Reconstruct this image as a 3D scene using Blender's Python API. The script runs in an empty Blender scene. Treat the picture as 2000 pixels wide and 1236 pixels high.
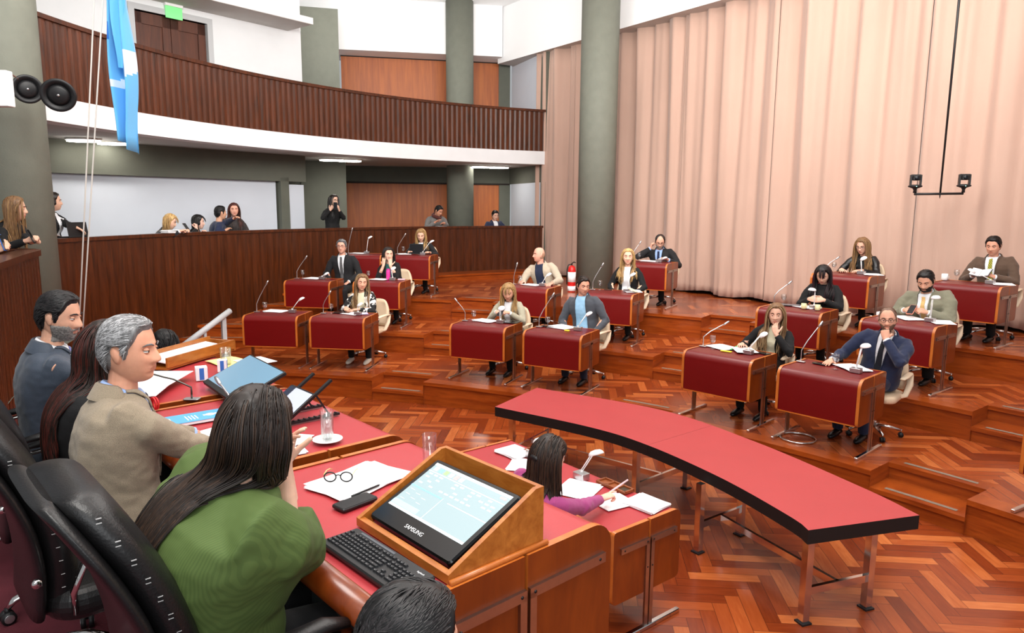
import bpy, bmesh, math, random
import numpy as np
from mathutils import Vector, Matrix, noise

# ------------------------------------------------------------------ camera, world, lights, exposure
SC = bpy.context.scene
COL = SC.collection
CAM_Z = 2.6246
cam_data = bpy.data.cameras.new('camera')
cam_data.sensor_width = 36.0
cam_data.lens = 1383.74 / 2000 * 36.0
cam_data.clip_start = 0.05
cam = bpy.data.objects.new('camera', cam_data)
COL.objects.link(cam)
cam.matrix_world = Matrix.Translation((0, 0, CAM_Z)) @ Matrix.Rotation(math.pi / 2 - 0.1531, 4, 'X') @ Matrix.Rotation(0.0075, 4, 'Z')
SC.camera = cam
SC.view_settings.view_transform = 'Standard'
SC.view_settings.look = 'None'
SC.view_settings.gamma = 1.0
SC.view_settings.use_curve_mapping = False
SC.view_settings.exposure = 0.0

world = bpy.data.worlds.new('hall_ambient')
SC.world = world
world.use_nodes = True
bg = world.node_tree.nodes['Background']
bg.inputs[0].default_value = (0.94, 0.97, 1.0, 1)
bg.inputs[1].default_value = 0.42


def area(name, loc, target, sx, sy, power, color=(1, 0.97, 0.92)):
    l = bpy.data.lights.new(name, 'AREA')
    l.shape = 'RECTANGLE'
    l.size, l.size_y = sx, sy
    l.energy = power
    l.color = color
    o = bpy.data.objects.new(name, l)
    COL.objects.link(o)
    o.location = loc
    o.rotation_euler = (Vector(target) - Vector(loc)).to_track_quat('-Z', 'Y').to_euler()
    return o


# indirect hall lighting: uplights that wash the white ceiling, a few direct ceiling lamps, added fill from behind the rostrum
for lx, ly, tx, ty, pw in ((-3.5, 1.0, -3.5, 2.5, 98), (0.5, 1.0, 0.5, 3.0, 98), (4.5, 1.5, 4.5, 3.5, 98), (-3.2, 5.5, -3.4, 9.5, 150), (0.6, 5.8, 0.6, 10.0, 165),
                       (4.4, 5.6, 4.4, 9.5, 150), (-1.2, 7.2, -1.6, 13.5, 205), (2.6, 7.2, 2.6, 12.5, 175)):
    area('uplight', (lx, ly, 5.7), (tx, ty, 7.65), 2.2, 2.2, pw)
for lx, ly in ((-2.5, 4.0), (1.5, 5.0), (5.0, 5.5), (0.5, 9.5)):
    area('overhead_light', (lx, ly, 7.45), (lx, ly, 0), 1.6, 1.6, 95)
area('overhead_light', (-0.6, 0.6, 6.2), (-1.2, 3.0, 1.5), 1.8, 1.8, 190)  # unseen light added to brighten the people on the rostrum
area('front_fill', (1.5, -3.0, 4.6), (0.5, 8.0, 1.6), 6.0, 3.0, 210, (0.95, 0.98, 1.0))  # unseen fill light added on the camera side
area('cove_lamp', (-2.2, 15.2, 6.0), (-1.9, 17.2, 7.6), 4.5, 0.5, 60)

# ------------------------------------------------------------------ materials
MATS = {}


def lin(c):
    return tuple((v / 255 / 12.92) if v / 255 <= 0.04045 else ((v / 255 + 0.055) / 1.055) ** 2.4 for v in c)


def newmat(name):
    m = bpy.data.materials.new(name)
    m.use_nodes = True
    return m, m.node_tree, m.node_tree.nodes['Principled BSDF']


def link(nt, a, b):
    nt.links.new(a, b)


def mat(name, rgb, rough=0.5, metal=0.0, spec=0.5, var=0.0, scale=20.0, stretch=(1, 1, 1), bump=0.0, bscale=None,
        emit=0.0, trans=0.0, coat=0.0, sheen=0.0, ior=1.45, alpha=1.0, rot=(0, 0, 0)):
    """one procedural material: a base colour broken up by stretched noise, with optional bump"""
    if name in MATS:
        return MATS[name]
    m, nt, b = newmat(name)
    c = lin(rgb)
    b.inputs['Base Color'].default_value = (*c, 1)
    b.inputs['Roughness'].default_value = rough
    b.inputs['Metallic'].default_value = metal
    b.inputs['Specular IOR Level'].default_value = spec
    b.inputs['IOR'].default_value = ior
    b.inputs['Coat Weight'].default_value = coat
    b.inputs['Coat Roughness'].default_value = 0.12
    b.inputs['Sheen Weight'].default_value = sheen
    b.inputs['Transmission Weight'].default_value = trans
    b.inputs['Alpha'].default_value = alpha
    if emit:
        b.inputs['Emission Color'].default_value = (*c, 1)
        b.inputs['Emission Strength'].default_value = emit
    if var or bump:
        tc = nt.nodes.new('ShaderNodeTexCoord')
        mp = nt.nodes.new('ShaderNodeMapping')
        mp.inputs['Scale'].default_value = stretch
        mp.inputs['Rotation'].default_value = rot
        link(nt, tc.outputs['Object'], mp.inputs['Vector'])
        nz = nt.nodes.new('ShaderNodeTexNoise')
        nz.inputs['Scale'].default_value = scale
        nz.inputs['Detail'].default_value = 5
        link(nt, mp.outputs['Vector'], nz.inputs['Vector'])
        if var:
            rp = nt.nodes.new('ShaderNodeValToRGB')
            rp.color_ramp.elements[0].position = 0.3
            rp.color_ramp.elements[1].position = 0.7
            rp.color_ramp.elements[0].color = (*[max(0, v * (1 - var)) for v in c], 1)
            rp.color_ramp.elements[1].color = (*[min(1, v * (1 + var)) for v in c], 1)
            link(nt, nz.outputs['Fac'], rp.inputs['Fac'])
            link(nt, rp.outputs['Color'], b.inputs['Base Color'])
        if bump:
            src = nz
            if bscale:
                src = nt.nodes.new('ShaderNodeTexNoise')
                src.inputs['Scale'].default_value = bscale
                src.inputs['Detail'].default_value = 3
                link(nt, mp.outputs['Vector'], src.inputs['Vector'])
            bp = nt.nodes.new('ShaderNodeBump')
            bp.inputs['Strength'].default_value = bump
            bp.inputs['Distance'].default_value = 0.01
            link(nt, src.outputs['Fac'], bp.inputs['Height'])
            link(nt, bp.outputs['Normal'], b.inputs['Normal'])
    MATS[name] = m
    return m


def wood(name, dark, light, rough=0.35, stretch=(1, 1, 12), scale=3.0, coat=0.2):
    """veneer: two tones mixed by noise drawn out along the grain"""
    if name in MATS:
        return MATS[name]
    m, nt, b = newmat(name)
    tc = nt.nodes.new('ShaderNodeTexCoord')
    mp = nt.nodes.new('ShaderNodeMapping')
    mp.inputs['Scale'].default_value = stretch
    link(nt, tc.outputs['Object'], mp.inputs['Vector'])
    nz = nt.nodes.new('ShaderNodeTexNoise')
    nz.inputs['Scale'].default_value = scale
    nz.inputs['Detail'].default_value = 8
    nz.inputs['Roughness'].default_value = 0.65
    nz.inputs['Distortion'].default_value = 0.6
    link(nt, mp.outputs['Vector'], nz.inputs['Vector'])
    rp = nt.nodes.new('ShaderNodeValToRGB')
    rp.color_ramp.elements[0].position = 0.3
    rp.color_ramp.elements[1].position = 0.7
    rp.color_ramp.elements[0].color = (*lin(dark), 1)
    rp.color_ramp.elements[1].color = (*lin(light), 1)
    link(nt, nz.outputs['Fac'], rp.inputs['Fac'])
    link(nt, rp.outputs['Color'], b.inputs['Base Color'])
    b.inputs['Roughness'].default_value = rough
    b.inputs['Coat Weight'].default_value = coat
    b.inputs['Coat Roughness'].default_value = 0.15
    MATS[name] = m
    return m


def herringbone(name, angle, w=0.1, n=5, ramp=((0.0, (92, 32, 12)), (0.35, (130, 54, 22)), (0.7, (160, 76, 34)), (1.0, (204, 118, 62))), rough=0.24):
    """parquet: each plank of a herringbone gets its own tone from a white noise, with dark joints"""
    m, nt, b = newmat(name)
    N = nt.nodes

    def math_(op, a, b2=None, c=None):
        nd = N.new('ShaderNodeMath')
        nd.operation = op
        for i, v in enumerate((a, b2, c)):
            if v is None:
                continue
            if isinstance(v, (int, float)):
                nd.inputs[i].default_value = v
            else:
                link(nt, v, nd.inputs[i])
        return nd.outputs[0]
    tc = N.new('ShaderNodeTexCoord')
    mp = N.new('ShaderNodeMapping')
    mp.inputs['Rotation'].default_value = (0, 0, angle)
    mp.inputs['Scale'].default_value = (1 / w, 1 / w, 1)
    mp.inputs['Location'].default_value = (200.3, 200.7, 0)
    link(nt, tc.outputs['Object'], mp.inputs['Vector'])
    sp = N.new('ShaderNodeSeparateXYZ')
    link(nt, mp.outputs['Vector'], sp.inputs[0])
    u, v = sp.outputs[0], sp.outputs[1]
    i, j = math_('FLOOR', u), math_('FLOOR', v)
    fu, fv = math_('SUBTRACT', u, i), math_('SUBTRACT', v, j)
    k = math_('FLOORED_MODULO', math_('SUBTRACT', i, j), 2 * n)
    hor = math_('LESS_THAN', k, n - 0.5)
    kv = math_('SUBTRACT', k, n)
    # plank identity
    idx = math_('ADD', math_('MULTIPLY', math_('SUBTRACT', i, k), hor), math_('MULTIPLY', i, math_('SUBTRACT', 1, hor)))
    idy = math_('ADD', math_('MULTIPLY', j, hor), math_('MULTIPLY', math_('ADD', j, kv), math_('SUBTRACT', 1, hor)))
    cb = N.new('ShaderNodeCombineXYZ')
    link(nt, idx, cb.inputs[0])
    link(nt, idy, cb.inputs[1])
    link(nt, hor, cb.inputs[2])
    wn = N.new('ShaderNodeTexWhiteNoise')
    wn.noise_dimensions = '3D'
    link(nt, cb.outputs[0], wn.inputs['Vector'])
    # position across and along the plank
    acr = math_('ADD', math_('MULTIPLY', fv, hor), math_('MULTIPLY', fu, math_('SUBTRACT', 1, hor)))
    alh = math_('ADD', fu, k)
    alv = math_('ADD', math_('SUBTRACT', n - 1, kv), fv)
    al = math_('ADD', math_('MULTIPLY', alh, hor), math_('MULTIPLY', alv, math_('SUBTRACT', 1, hor)))
    ea = math_('MINIMUM', acr, math_('SUBTRACT', 1, acr))
    el = math_('MINIMUM', al, math_('SUBTRACT', n, al))
    edge = math_('LESS_THAN', math_('MINIMUM', ea, el), 0.025)
    # grain along the plank
    gv = N.new('ShaderNodeCombineXYZ')
    link(nt, math_('MULTIPLY', acr, 1.6), gv.inputs[0])
    link(nt, math_('MULTIPLY', al, 0.22), gv.inputs[1])
    link(nt, math_('MULTIPLY', wn.outputs['Value'], 97.0), gv.inputs[2])
    gn = N.new('ShaderNodeTexNoise')
    gn.inputs['Scale'].default_value = 2.6
    gn.inputs['Detail'].default_value = 6
    link(nt, gv.outputs[0], gn.inputs['Vector'])
    fac = math_('ADD', math_('MULTIPLY', wn.outputs['Value'], 0.72), math_('MULTIPLY', gn.outputs['Fac'], 0.34))
    rp = N.new('ShaderNodeValToRGB')
    els = rp.color_ramp.elements
    els[0].position, els[0].color = ramp[0][0], (*lin(ramp[0][1]), 1)
    els[1].position, els[1].color = ramp[-1][0], (*lin(ramp[-1][1]), 1)
    for p, c in ramp[1:-1]:
        e = els.new(p)
        e.color = (*lin(c), 1)
    link(nt, fac, rp.inputs['Fac'])
    mx = N.new('ShaderNodeMix')
    mx.data_type = 'RGBA'
    link(nt, math_('MULTIPLY', edge, 0.6), mx.inputs[0])
    link(nt, rp.outputs['Color'], mx.inputs[6])
    mx.inputs[7].default_value = (*lin((60, 24, 14)), 1)
    link(nt, mx.outputs[2], b.inputs['Base Color'])
    b.inputs['Roughness'].default_value = rough
    b.inputs['Specular IOR Level'].default_value = 0.4
    b.inputs['Coat Weight'].default_value = 0.12
    b.inputs['Coat Roughness'].default_value = 0.12
    return m


def thin_glass(name, tint, refl=0.12):
    """thin-walled glass: see-through with a Fresnel reflection"""
    m = bpy.data.materials.new(name)
    m.use_nodes = True
    nt = m.node_tree
    nt.nodes.remove(nt.nodes['Principled BSDF'])
    tr = nt.nodes.new('ShaderNodeBsdfTransparent')
    tr.inputs[0].default_value = (*tint, 1)
    gl = nt.nodes.new('ShaderNodeBsdfGlossy')
    gl.inputs['Roughness'].default_value = .03
    lw = nt.nodes.new('ShaderNodeLayerWeight')
    lw.inputs['Blend'].default_value = .5
    pw = nt.nodes.new('ShaderNodeMath')
    pw.operation = 'POWER'
    pw.inputs[1].default_value = 3.0
    link(nt, lw.outputs['Facing'], pw.inputs[0])
    ma = nt.nodes.new('ShaderNodeMath')
    ma.operation = 'MULTIPLY_ADD'
    ma.inputs[1].default_value = .55
    ma.inputs[2].default_value = refl
    link(nt, pw.outputs[0], ma.inputs[0])
    mx = nt.nodes.new('ShaderNodeMixShader')
    link(nt, ma.outputs[0], mx.inputs[0])
    link(nt, tr.outputs[0], mx.inputs[1])
    link(nt, gl.outputs[0], mx.inputs[2])
    link(nt, mx.outputs[0], nt.nodes['Material Output'].inputs[0])
    return m


M_PARQUET = herringbone('parquet', math.radians(5))
M_TIER = wood('step_wood', (122, 46, 8), (170, 80, 24), rough=0.28, stretch=(1.5, 1.5, 14), scale=1.6, coat=0.2)
M_DARKWOOD = wood('dark_panel_wood', (40, 15, 2), (92, 42, 12), rough=0.36, stretch=(9, 9, 0.7), scale=2.2, coat=0.2)
M_WALLWOOD = wood('orange_wall_veneer', (146, 68, 14), (184, 98, 28), rough=0.5, stretch=(6, 6, 0.4), scale=2.0, coat=0.0)
M_DOORWOOD = wood('door_wood', (64, 32, 20), (96, 50, 30), rough=0.5, stretch=(6, 6, 0.6), scale=2.0, coat=0.0)
M_OLIVE = mat('olive_plaster', (113, 116, 105), rough=0.75, var=0.06, scale=6, bump=0.15, bscale=60)
M_OLIVE_D = mat('dark_olive_plaster', (96, 98, 88), rough=0.8, var=0.05, scale=4, bump=0.1, bscale=60)
M_WHITE = mat('white_plaster', (226, 228, 230), rough=0.85, var=0.02, scale=3, bump=0.08, bscale=70)
M_PANELW = mat('pale_blue_white_panel', (206, 212, 222), rough=0.6, var=0.02, scale=2)
M_CEIL = mat('ceiling_white', (246, 247, 248), rough=0.9)
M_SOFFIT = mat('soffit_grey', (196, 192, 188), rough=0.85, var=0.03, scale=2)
M_CARPET = mat('burgundy_carpet', (104, 40, 50), rough=0.95, var=0.12, scale=9, bump=0.4, bscale=300)
M_CHROME = mat('polished_chrome', (216, 214, 212), rough=0.14, metal=1.0)
M_STEEL = mat('brushed_steel', (176, 170, 164), rough=0.28, metal=1.0, var=0.05, scale=40)
M_BLACK = mat('black_plastic', (24, 24, 26), rough=0.45)
M_RED = mat('red_leatherette', (108, 7, 8), rough=0.38, spec=0.5, coat=.15, var=0.03, scale=4, bump=0.05, bscale=400)
M_RED_LIT = mat('red_leatherette_lit', (172, 50, 56), rough=0.42, spec=0.6, coat=.15, var=0.03, scale=4, bump=0.05, bscale=400)  # lighter copy of the red leatherette, ceiling sheen put into its colour
M_DESKWOOD = wood('desk_veneer', (104, 38, 4), (134, 58, 10), rough=0.32, stretch=(3, 3, 0.7), scale=3.0, coat=0.25)
M_EDGE = wood('desk_edge_wood', (180, 92, 30), (204, 120, 52), rough=0.3, stretch=(3, 3, 1), scale=4.0, coat=0.3)
M_CURTAIN = mat('dusty_pink_velvet', (190, 158, 142), rough=0.85, var=0.06, scale=1.4, stretch=(1, 1, 0.35), sheen=0.25, bump=0.12, bscale=30)


# ------------------------------------------------------------------ mesh building helpers
class MB:
    def __init__(self):
        self.v, self.f, self.m, self.s = [], [], [], []
        self.mats = []
        self.cur = 0
        self.smooth = False

    def mat(self, m, smooth=None):
        if m not in self.mats:
            self.mats.append(m)
        self.cur = self.mats.index(m)
        if smooth is not None:
            self.smooth = smooth
        return self

    def add(self, vs, fs, smooth=None):
        o = len(self.v)
        self.v += [tuple(p) for p in vs]
        self.f += [tuple(i + o for i in f) for f in fs]
        self.m += [self.cur] * len(fs)
        self.s += [self.smooth if smooth is None else smooth] * len(fs)
        return self

    def box(self, c, s, rz=0.0, M=None):
        x, y, z = s[0] / 2, s[1] / 2, s[2] / 2
        vs = [Vector((a * x, b * y, d * z)) for a in (-1, 1) for b in (-1, 1) for d in (-1, 1)]
        R = Matrix.Rotation(rz, 3, 'Z') if M is None else M
        vs = [R @ p + Vector(c) for p in vs]
        return self.add(vs, [(0, 1, 3, 2), (4, 6, 7, 5), (0, 4, 5, 1), (2, 3, 7, 6), (0, 2, 6, 4), (1, 5, 7, 3)], False)

    def rbox(self, c, s, r=0.01, rz=0.0, M=None, n=3):
        """box with its vertical edges rounded and a small chamfer on top and bottom"""
        x, y, z = s[0] / 2, s[1] / 2, s[2] / 2
        r = min(r, x * 0.98, y * 0.98)
        ch = min(r * 0.4, z * 0.5)
        R = Matrix.Rotation(rz, 3, 'Z') if M is None else M

        def ring(inset, zz):
            out = []
            rr = max(r - inset, 1e-4)
            for q, (sx, sy) in enumerate(((1, 1), (-1, 1), (-1, -1), (1, -1))):
                for i in range(n + 1):
                    a = math.pi / 2 * (q + i / n)
                    out.append(R @ Vector((sx * (x - r) + rr * math.cos(a), sy * (y - r) + rr * math.sin(a), zz)) + Vector(c))
            return out
        rings = [ring(ch, -z), ring(0, -z + ch), ring(0, z - ch), ring(ch, z)]
        k = len(rings[0])
        vs = sum(rings, [])
        fs = [tuple(range(k - 1, -1, -1)), tuple(range(3 * k, 4 * k))]
        for a in range(3):
            for i in range(k):
                j = (i + 1) % k
                fs.append((a * k + i, a * k + j, (a + 1) * k + j, (a + 1) * k + i))
        return self.add(vs, fs, False)

    def tube(self, pts, r, n=8, cap=True, flat=None, smooth=True, up=None):
        """swept tube along pts; r is a number or one radius per point; flat=(a,b) scales the section"""
        pts = [Vector(p) for p in pts]
        rs = [r] * len(pts) if isinstance(r, (int, float)) else list(r)
        vs, fs = [], []
        prev = None
        for i, p in enumerate(pts):
            t = (pts[min(i + 1, len(pts) - 1)] - pts[max(i - 1, 0)])
            if t.length < 1e-9:
                t = Vector((0, 0, 1))
            t.normalize()
            if prev is None:
                a = Vector(up) if up is not None else (Vector((0, 0, 1)) if abs(t.z) < 0.9 else Vector((1, 0, 0)))
                a = (a - t * a.dot(t))
                if a.length < 1e-6:
                    a = t.orthogonal()
                a.normalize()
            else:
                a = prev - t * prev.dot(t)
                if a.length < 1e-6:
                    a = t.orthogonal()
                a.normalize()
            prev = a
            b = t.cross(a)
            fa, fb = flat if flat else (1, 1)
            for k in range(n):
                an = 2 * math.pi * k / n
                vs.append(p + a * (math.cos(an) * rs[i] * fa) + b * (math.sin(an) * rs[i] * fb))
        for i in range(len(pts) - 1):
            for k in range(n):
                j = (k + 1) % n
                fs.append((i * n + k, i * n + j, (i + 1) * n + j, (i + 1) * n + k))
        if cap:
            fs.append(tuple(range(n - 1, -1, -1)))
            fs.append(tuple((len(pts) - 1) * n + k for k in range(n)))
        return self.add(vs, fs, smooth)

    def bar(self, p0, p1, w, h, up=(0, 0, 1)):
        """rectangular bar from p0 to p1, w wide and h high"""
        p0, p1 = Vector(p0), Vector(p1)
        t = (p1 - p0).normalized()
        u = Vector(up)
        u = u - t * u.dot(t)
        if u.length < 1e-6:
            u = t.orthogonal()
        u.normalize()
        s = t.cross(u)
        vs = []
        for p in (p0, p1):
            for a, b in ((-1, -1), (1, -1), (1, 1), (-1, 1)):
                vs.append(p + s * (a * w / 2) + u * (b * h / 2))
        return self.add(vs, [(0, 3, 2, 1), (4, 5, 6, 7), (0, 1, 5, 4), (1, 2, 6, 5), (2, 3, 7, 6), (3, 0, 4, 7)], False)

    def lathe(self, prof, n=20, c=(0, 0, 0), M=None, smooth=True):
        """prof: (radius, z) pairs"""
        vs, fs = [], []
        for r, z in prof:
            for k in range(n):
                a = 2 * math.pi * k / n
                p = Vector((r * math.cos(a), r * math.sin(a), z))
                if M is not None:
                    p = M @ p
                vs.append(p + Vector(c))
        for i in range(len(prof) - 1):
            for k in range(n):
                j = (k + 1) % n
                fs.append((i * n + k, i * n + j, (i + 1) * n + j, (i + 1) * n + k))
        if prof[0][0] > 1e-6:
            fs.append(tuple(range(n - 1, -1, -1)))
        if prof[-1][0] > 1e-6:
            fs.append(tuple((len(prof) - 1) * n + k for k in range(n)))
        return self.add(vs, fs, smooth)

    def prism(self, poly, z0, z1, M=None, smooth=False):
        """extrude a polygon (list of xy, counter-clockwise) from z0 to z1; M maps local to final"""
        n = len(poly)
        vs = [Vector((x, y, z0)) for x, y in poly] + [Vector((x, y, z1)) for x, y in poly]
        if M is not None:
            vs = [M @ p for p in vs]
        fs = [tuple(range(n - 1, -1, -1)), tuple(range(n, 2 * n))]
        self.add(vs, fs, False)
        self.f = self.f
        o = len(self.v) - 2 * n
        for i in range(n):
            j = (i + 1) % n
            self.f.append((o + i, o + j, o + n + j, o + n + i))
            self.m.append(self.cur)
            self.s.append(smooth)
        return self

    def ellipsoid(self, c, s, nu=20, nv=12, M=None):
        vs, fs = [], []
        R = M if M is not None else Matrix.Identity(3)
        for i in range(nv + 1):
            th = math.pi * i / nv
            for k in range(nu):
                ph = 2 * math.pi * k / nu
                p = Vector((s[0] * math.sin(th) * math.cos(ph), s[1] * math.sin(th) * math.sin(ph), -s[2] * math.cos(th)))
                vs.append(R @ p + Vector(c))
        for i in range(nv):
            for k in range(nu):
                j = (k + 1) % nu
                fs.append((i * nu + k, i * nu + j, (i + 1) * nu + j, (i + 1) * nu + k))
        return self.add(vs, fs, True)

    def grid(self, rows, smooth=True, closed=False):
        """rows: list of equally long point lists"""
        n = len(rows[0])
        vs = [p for r in rows for p in r]
        fs = []
        for i in range(len(rows) - 1):
            for k in range(n if closed else n - 1):
                j = (k + 1) % n
                fs.append((i * n + k, i * n + j, (i + 1) * n + j, (i + 1) * n + k))
        return self.add(vs, fs, smooth)

    def mesh(self, name):
        me = bpy.data.meshes.new(name)
        me.from_pydata([tuple(p) for p in self.v], [], self.f)
        for m in self.mats:
            me.materials.append(m)
        me.polygons.foreach_set('material_index', self.m)
        me.polygons.foreach_set('use_smooth', self.s)
        me.update()
        return me

    def build(self, name, parent=None, loc=(0, 0, 0), rz=0.0, bevel=0.0, fix=True):
        me = self.mesh(name)
        if fix:
            bm = bmesh.new()
            bm.from_mesh(me)
            bmesh.ops.remove_doubles(bm, verts=bm.verts, dist=1e-6)
            bmesh.ops.recalc_face_normals(bm, faces=bm.faces)
            bm.to_mesh(me)
            bm.free()
        o = bpy.data.objects.new(name, me)
        COL.objects.link(o)
        o.location = loc
        o.rotation_euler = (0, 0, rz)
        if parent is not None:
            o.parent = parent
        if bevel:
            md = o.modifiers.new('edge', 'BEVEL')
            md.width = bevel
            md.segments = 2
            md.limit_method = 'ANGLE'
        return o


def tag(o, label=None, cat=None, group=None, kind=None):
    if label:
        o['label'] = label
    if cat:
        o['category'] = cat
    if group:
        o['group'] = group
    if kind:
        o['kind'] = kind
    return o


def thing(name, label, cat, loc=(0, 0, 0), rz=0.0, group=None):
    o = bpy.data.objects.new(name, None)
    COL.objects.link(o)
    o.location = loc
    o.rotation_euler = (0, 0, rz)
    o.empty_display_size = 0.05
    return tag(o, label, cat, group)


def struct(mb, name, **k):
    return tag(mb.build(name, **k), kind='structure')


CHILDREN = {}


def dup(root, loc, rz, label, group=None):
    """a copy of a thing with copies of its parts and sub-parts"""
    r = root.copy()
    COL.objects.link(r)
    r.location = loc
    r.rotation_euler = (0, 0, rz)
    r['label'] = label
    if group:
        r['group'] = group
    for ch in kids(root):
        c = ch.copy()
        COL.objects.link(c)
        c.parent = r
        for g in kids(ch):
            d = g.copy()
            COL.objects.link(d)
            d.parent = c
    return r


def kids(o):
    k = o.name
    if k not in CHILDREN:
        CHILDREN[k] = list(o.children)
    return CHILDREN[k]


PC = Vector((4.144, 8.197))     # centre of the gallery curve
PR = 10.10                      # its radius
TC = Vector((-4.5, -0.18))      # common centre of the curved tiers


def gal(psi, r=PR):
    """plan point on the gallery curve, psi in degrees from +y towards -x"""
    a = math.radians(psi)
    return Vector((PC.x - r * math.sin(a), PC.y + r * math.cos(a)))


def pol(r, phi):
    a = math.radians(phi)
    return Vector((TC.x + r * math.sin(a), TC.y + r * math.cos(a)))


T1, T2, T3 = 0.31, 0.623, 0.953

# ------------------------------------------------------------------ the room
# main floor
mb = MB().mat(M_PARQUET)
mb.add([(-9, 0.2, 0), (9, 0.2, 0), (9, 12, 0), (-9, 12, 0)], [(0, 1, 2, 3)])
struct(mb, 'floor')


def tier(name, re, z1, z0, a0, a1, notches, rout):
    """one curved platform with recesses for its steps"""
    mb = MB()
    cuts = sorted({a0, a1, *[n[0] for n in notches], *[n[1] for n in notches]})
    angs = []
    for p, q in zip(cuts[:-1], cuts[1:]):
        k = max(1, int(round((q - p) / 1.0)))
        angs += [(p + (q - p) * i / k, p + (q - p) * (i + 1) / k) for i in range(k)]

    def rad(a):
        for n0, n1, d in notches:
            if n0 < a < n1:
                return re + d
        return re
    last = None
    for p, q in angs:
        r = rad((p + q) / 2)
        P = lambda rr, an, z: (*pol(rr, an), z)
        mb.mat(M_TIER)
        mb.add([P(r, p, z1), P(r, q, z1), P(r + .2, q, z1), P(r + .2, p, z1)], [(0, 1, 2, 3)])
        mb.add([P(r, p, z1), P(r, q, z1), P(r, q, z1 - .045), P(r, p, z1 - .045)], [(0, 1, 2, 3)])
        mb.add([P(r, p, z1 - .045), P(r, q, z1 - .045), P(r + .03, q, z1 - .045), P(r + .03, p, z1 - .045)], [(0, 1, 2, 3)])
        mb.add([P(r + .03, p, z1 - .045), P(r + .03, q, z1 - .045), P(r + .03, q, z0), P(r + .03, p, z0)], [(0, 1, 2, 3)])
        mb.mat(M_PARQUET)
        mb.add([P(r + .2, p, z1), P(r + .2, q, z1), P(rout, q, z1), P(rout, p, z1)], [(0, 1, 2, 3)])
        if last is not None and abs(last - r) > 1e-6:
            mb.mat(M_TIER)
            lo, hi = min(last, r), max(last, r)
            mb.add([P(lo, p, z1), P(hi + .2, p, z1), P(hi + .2, p, z0), P(lo, p, z0)], [(0, 1, 2, 3)])
        last = r
    return struct(mb, name)


N1 = [(-7, 2.2, .36), (15.1, 19.5, .36), (33.8, 38.2, .36), (51.0, 55.5, .36)]
N2 = [(-7, 2.0, .40), (15.6, 19.3, .40), (33.7, 37.4, .40), (52.2, 56.2, .40)]
N3 = [(-7, 2.4, .42), (14.8, 18.2, .42), (34.0, 37.2, .42), (52.4, 56.2, .42)]
tier('floor_tier_low', 9.95, T1, 0.0, -9, 80, N1, 12.1)
tier('floor_tier_middle', 11.58, T2, T1, -9, 80, N2, 13.9)
tier('floor_tier_high', 13.3, T3, T2, -9, 80, N3, 22.0)
# the single step in every recess
for k, (re, zb, za, notches) in enumerate(((9.95, 0.0, T1, N1), (11.58, T1, T2, N2), (13.3, T2, T3, N3))):
    for a0, a1, d in notches:
        mb = MB().mat(M_TIER)
        zt = (zb + za) / 2
        n = 8
        P = lambda rr, an, z: (*pol(rr, an), z)
        for i in range(n):
            p, q = a0 + (a1 - a0) * i / n, a0 + (a1 - a0) * (i + 1) / n
            r0 = re + 0.0
            mb.mat(M_TIER)
            mb.add([P(r0, p, zt), P(r0, q, zt), P(re + d + .05, q, zt), P(re + d + .05, p, zt)], [(0, 1, 2, 3)])
            mb.add([P(r0, p, zt), P(r0, q, zt), P(r0, q, zt - .04), P(r0, p, zt - .04)], [(0, 1, 2, 3)])
            mb.add([P(r0 + .025, p, zt - .04), P(r0 + .025, q, zt - .04), P(r0 + .025, q, zb), P(r0 + .025, p, zb)], [(0, 1, 2, 3)])
            mb.add([P(r0, p, zt - .04), P(r0, q, zt - .04), P(r0 + .025, q, zt - .04), P(r0 + .025, p, zt - .04)], [(0, 1, 2, 3)])
        # worn grey grip strips let into the tread and the floor above
        mb.mat(mat('grip_strip', (128, 112, 98), rough=0.8, var=0.15, scale=60))
        for rr, zz in ((r0 + .07, zt + .002), (re + d + .07, za + .002)):
            for i in range(1, n - 1):
                p, q = a0 + (a1 - a0) * i / n, a0 + (a1 - a0) * (i + 1) / n
                mb.add([P(rr, p, zz), P(rr, q, zz), P(rr + .045, q, zz), P(rr + .045, p, zz)], [(0, 1, 2, 3)])
        struct(mb, 'trim_step')

# wooden plinth that follows the foot of the gallery wall on the highest tier
mb = MB().mat(M_TIER)
for i in range(40):
    p, q = 20 + 29 * i / 40, 20 + 29 * (i + 1) / 40
    zz = T3 + .16
    a, b = gal(p, 9.45), gal(q, 9.45)
    c, d = gal(q, 10.2), gal(p, 10.2)
    mb.add([(*a, zz), (*b, zz), (*c, zz), (*d, zz)], [(0, 1, 2, 3)])
    mb.add([(*a, zz), (*b, zz), (*b, zz - .04), (*a, zz - .04)], [(0, 1, 2, 3)])
    a2, b2 = gal(p, 9.48), gal(q, 9.48)
    mb.add([(*a, zz - .04), (*b, zz - .04), (*b2, zz - .04), (*a2, zz - .04)], [(0, 1, 2, 3)])
    mb.add([(*a2, zz - .04), (*b2, zz - .04), (*b2, T3 - .3), (*a2, T3 - .3)], [(0, 1, 2, 3)])
struct(mb, 'trim_plinth')


def boards(mb, psi0, psi1, r, z0, z1, step=0.125, bulge=0.011):
    """vertical boards, each slightly hollow with a raised edge, on the gallery curve"""
    n = int(abs(math.radians(psi1 - psi0)) * r / step)
    prof = [0, -.6, -.95, -1.0, -.8, -.35]
    cols = []
    for i in range(n):
        for k, h in enumerate(prof):
            a = psi0 + (psi1 - psi0) * (i + k / len(prof)) / n
            cols.append(gal(a, r - bulge * h * -1.0))
    cols.append(gal(psi1, r))
    mb.grid([[(*p, z0) for p in cols], [(*p, z1) for p in cols]], smooth=False)
    return cols


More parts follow.
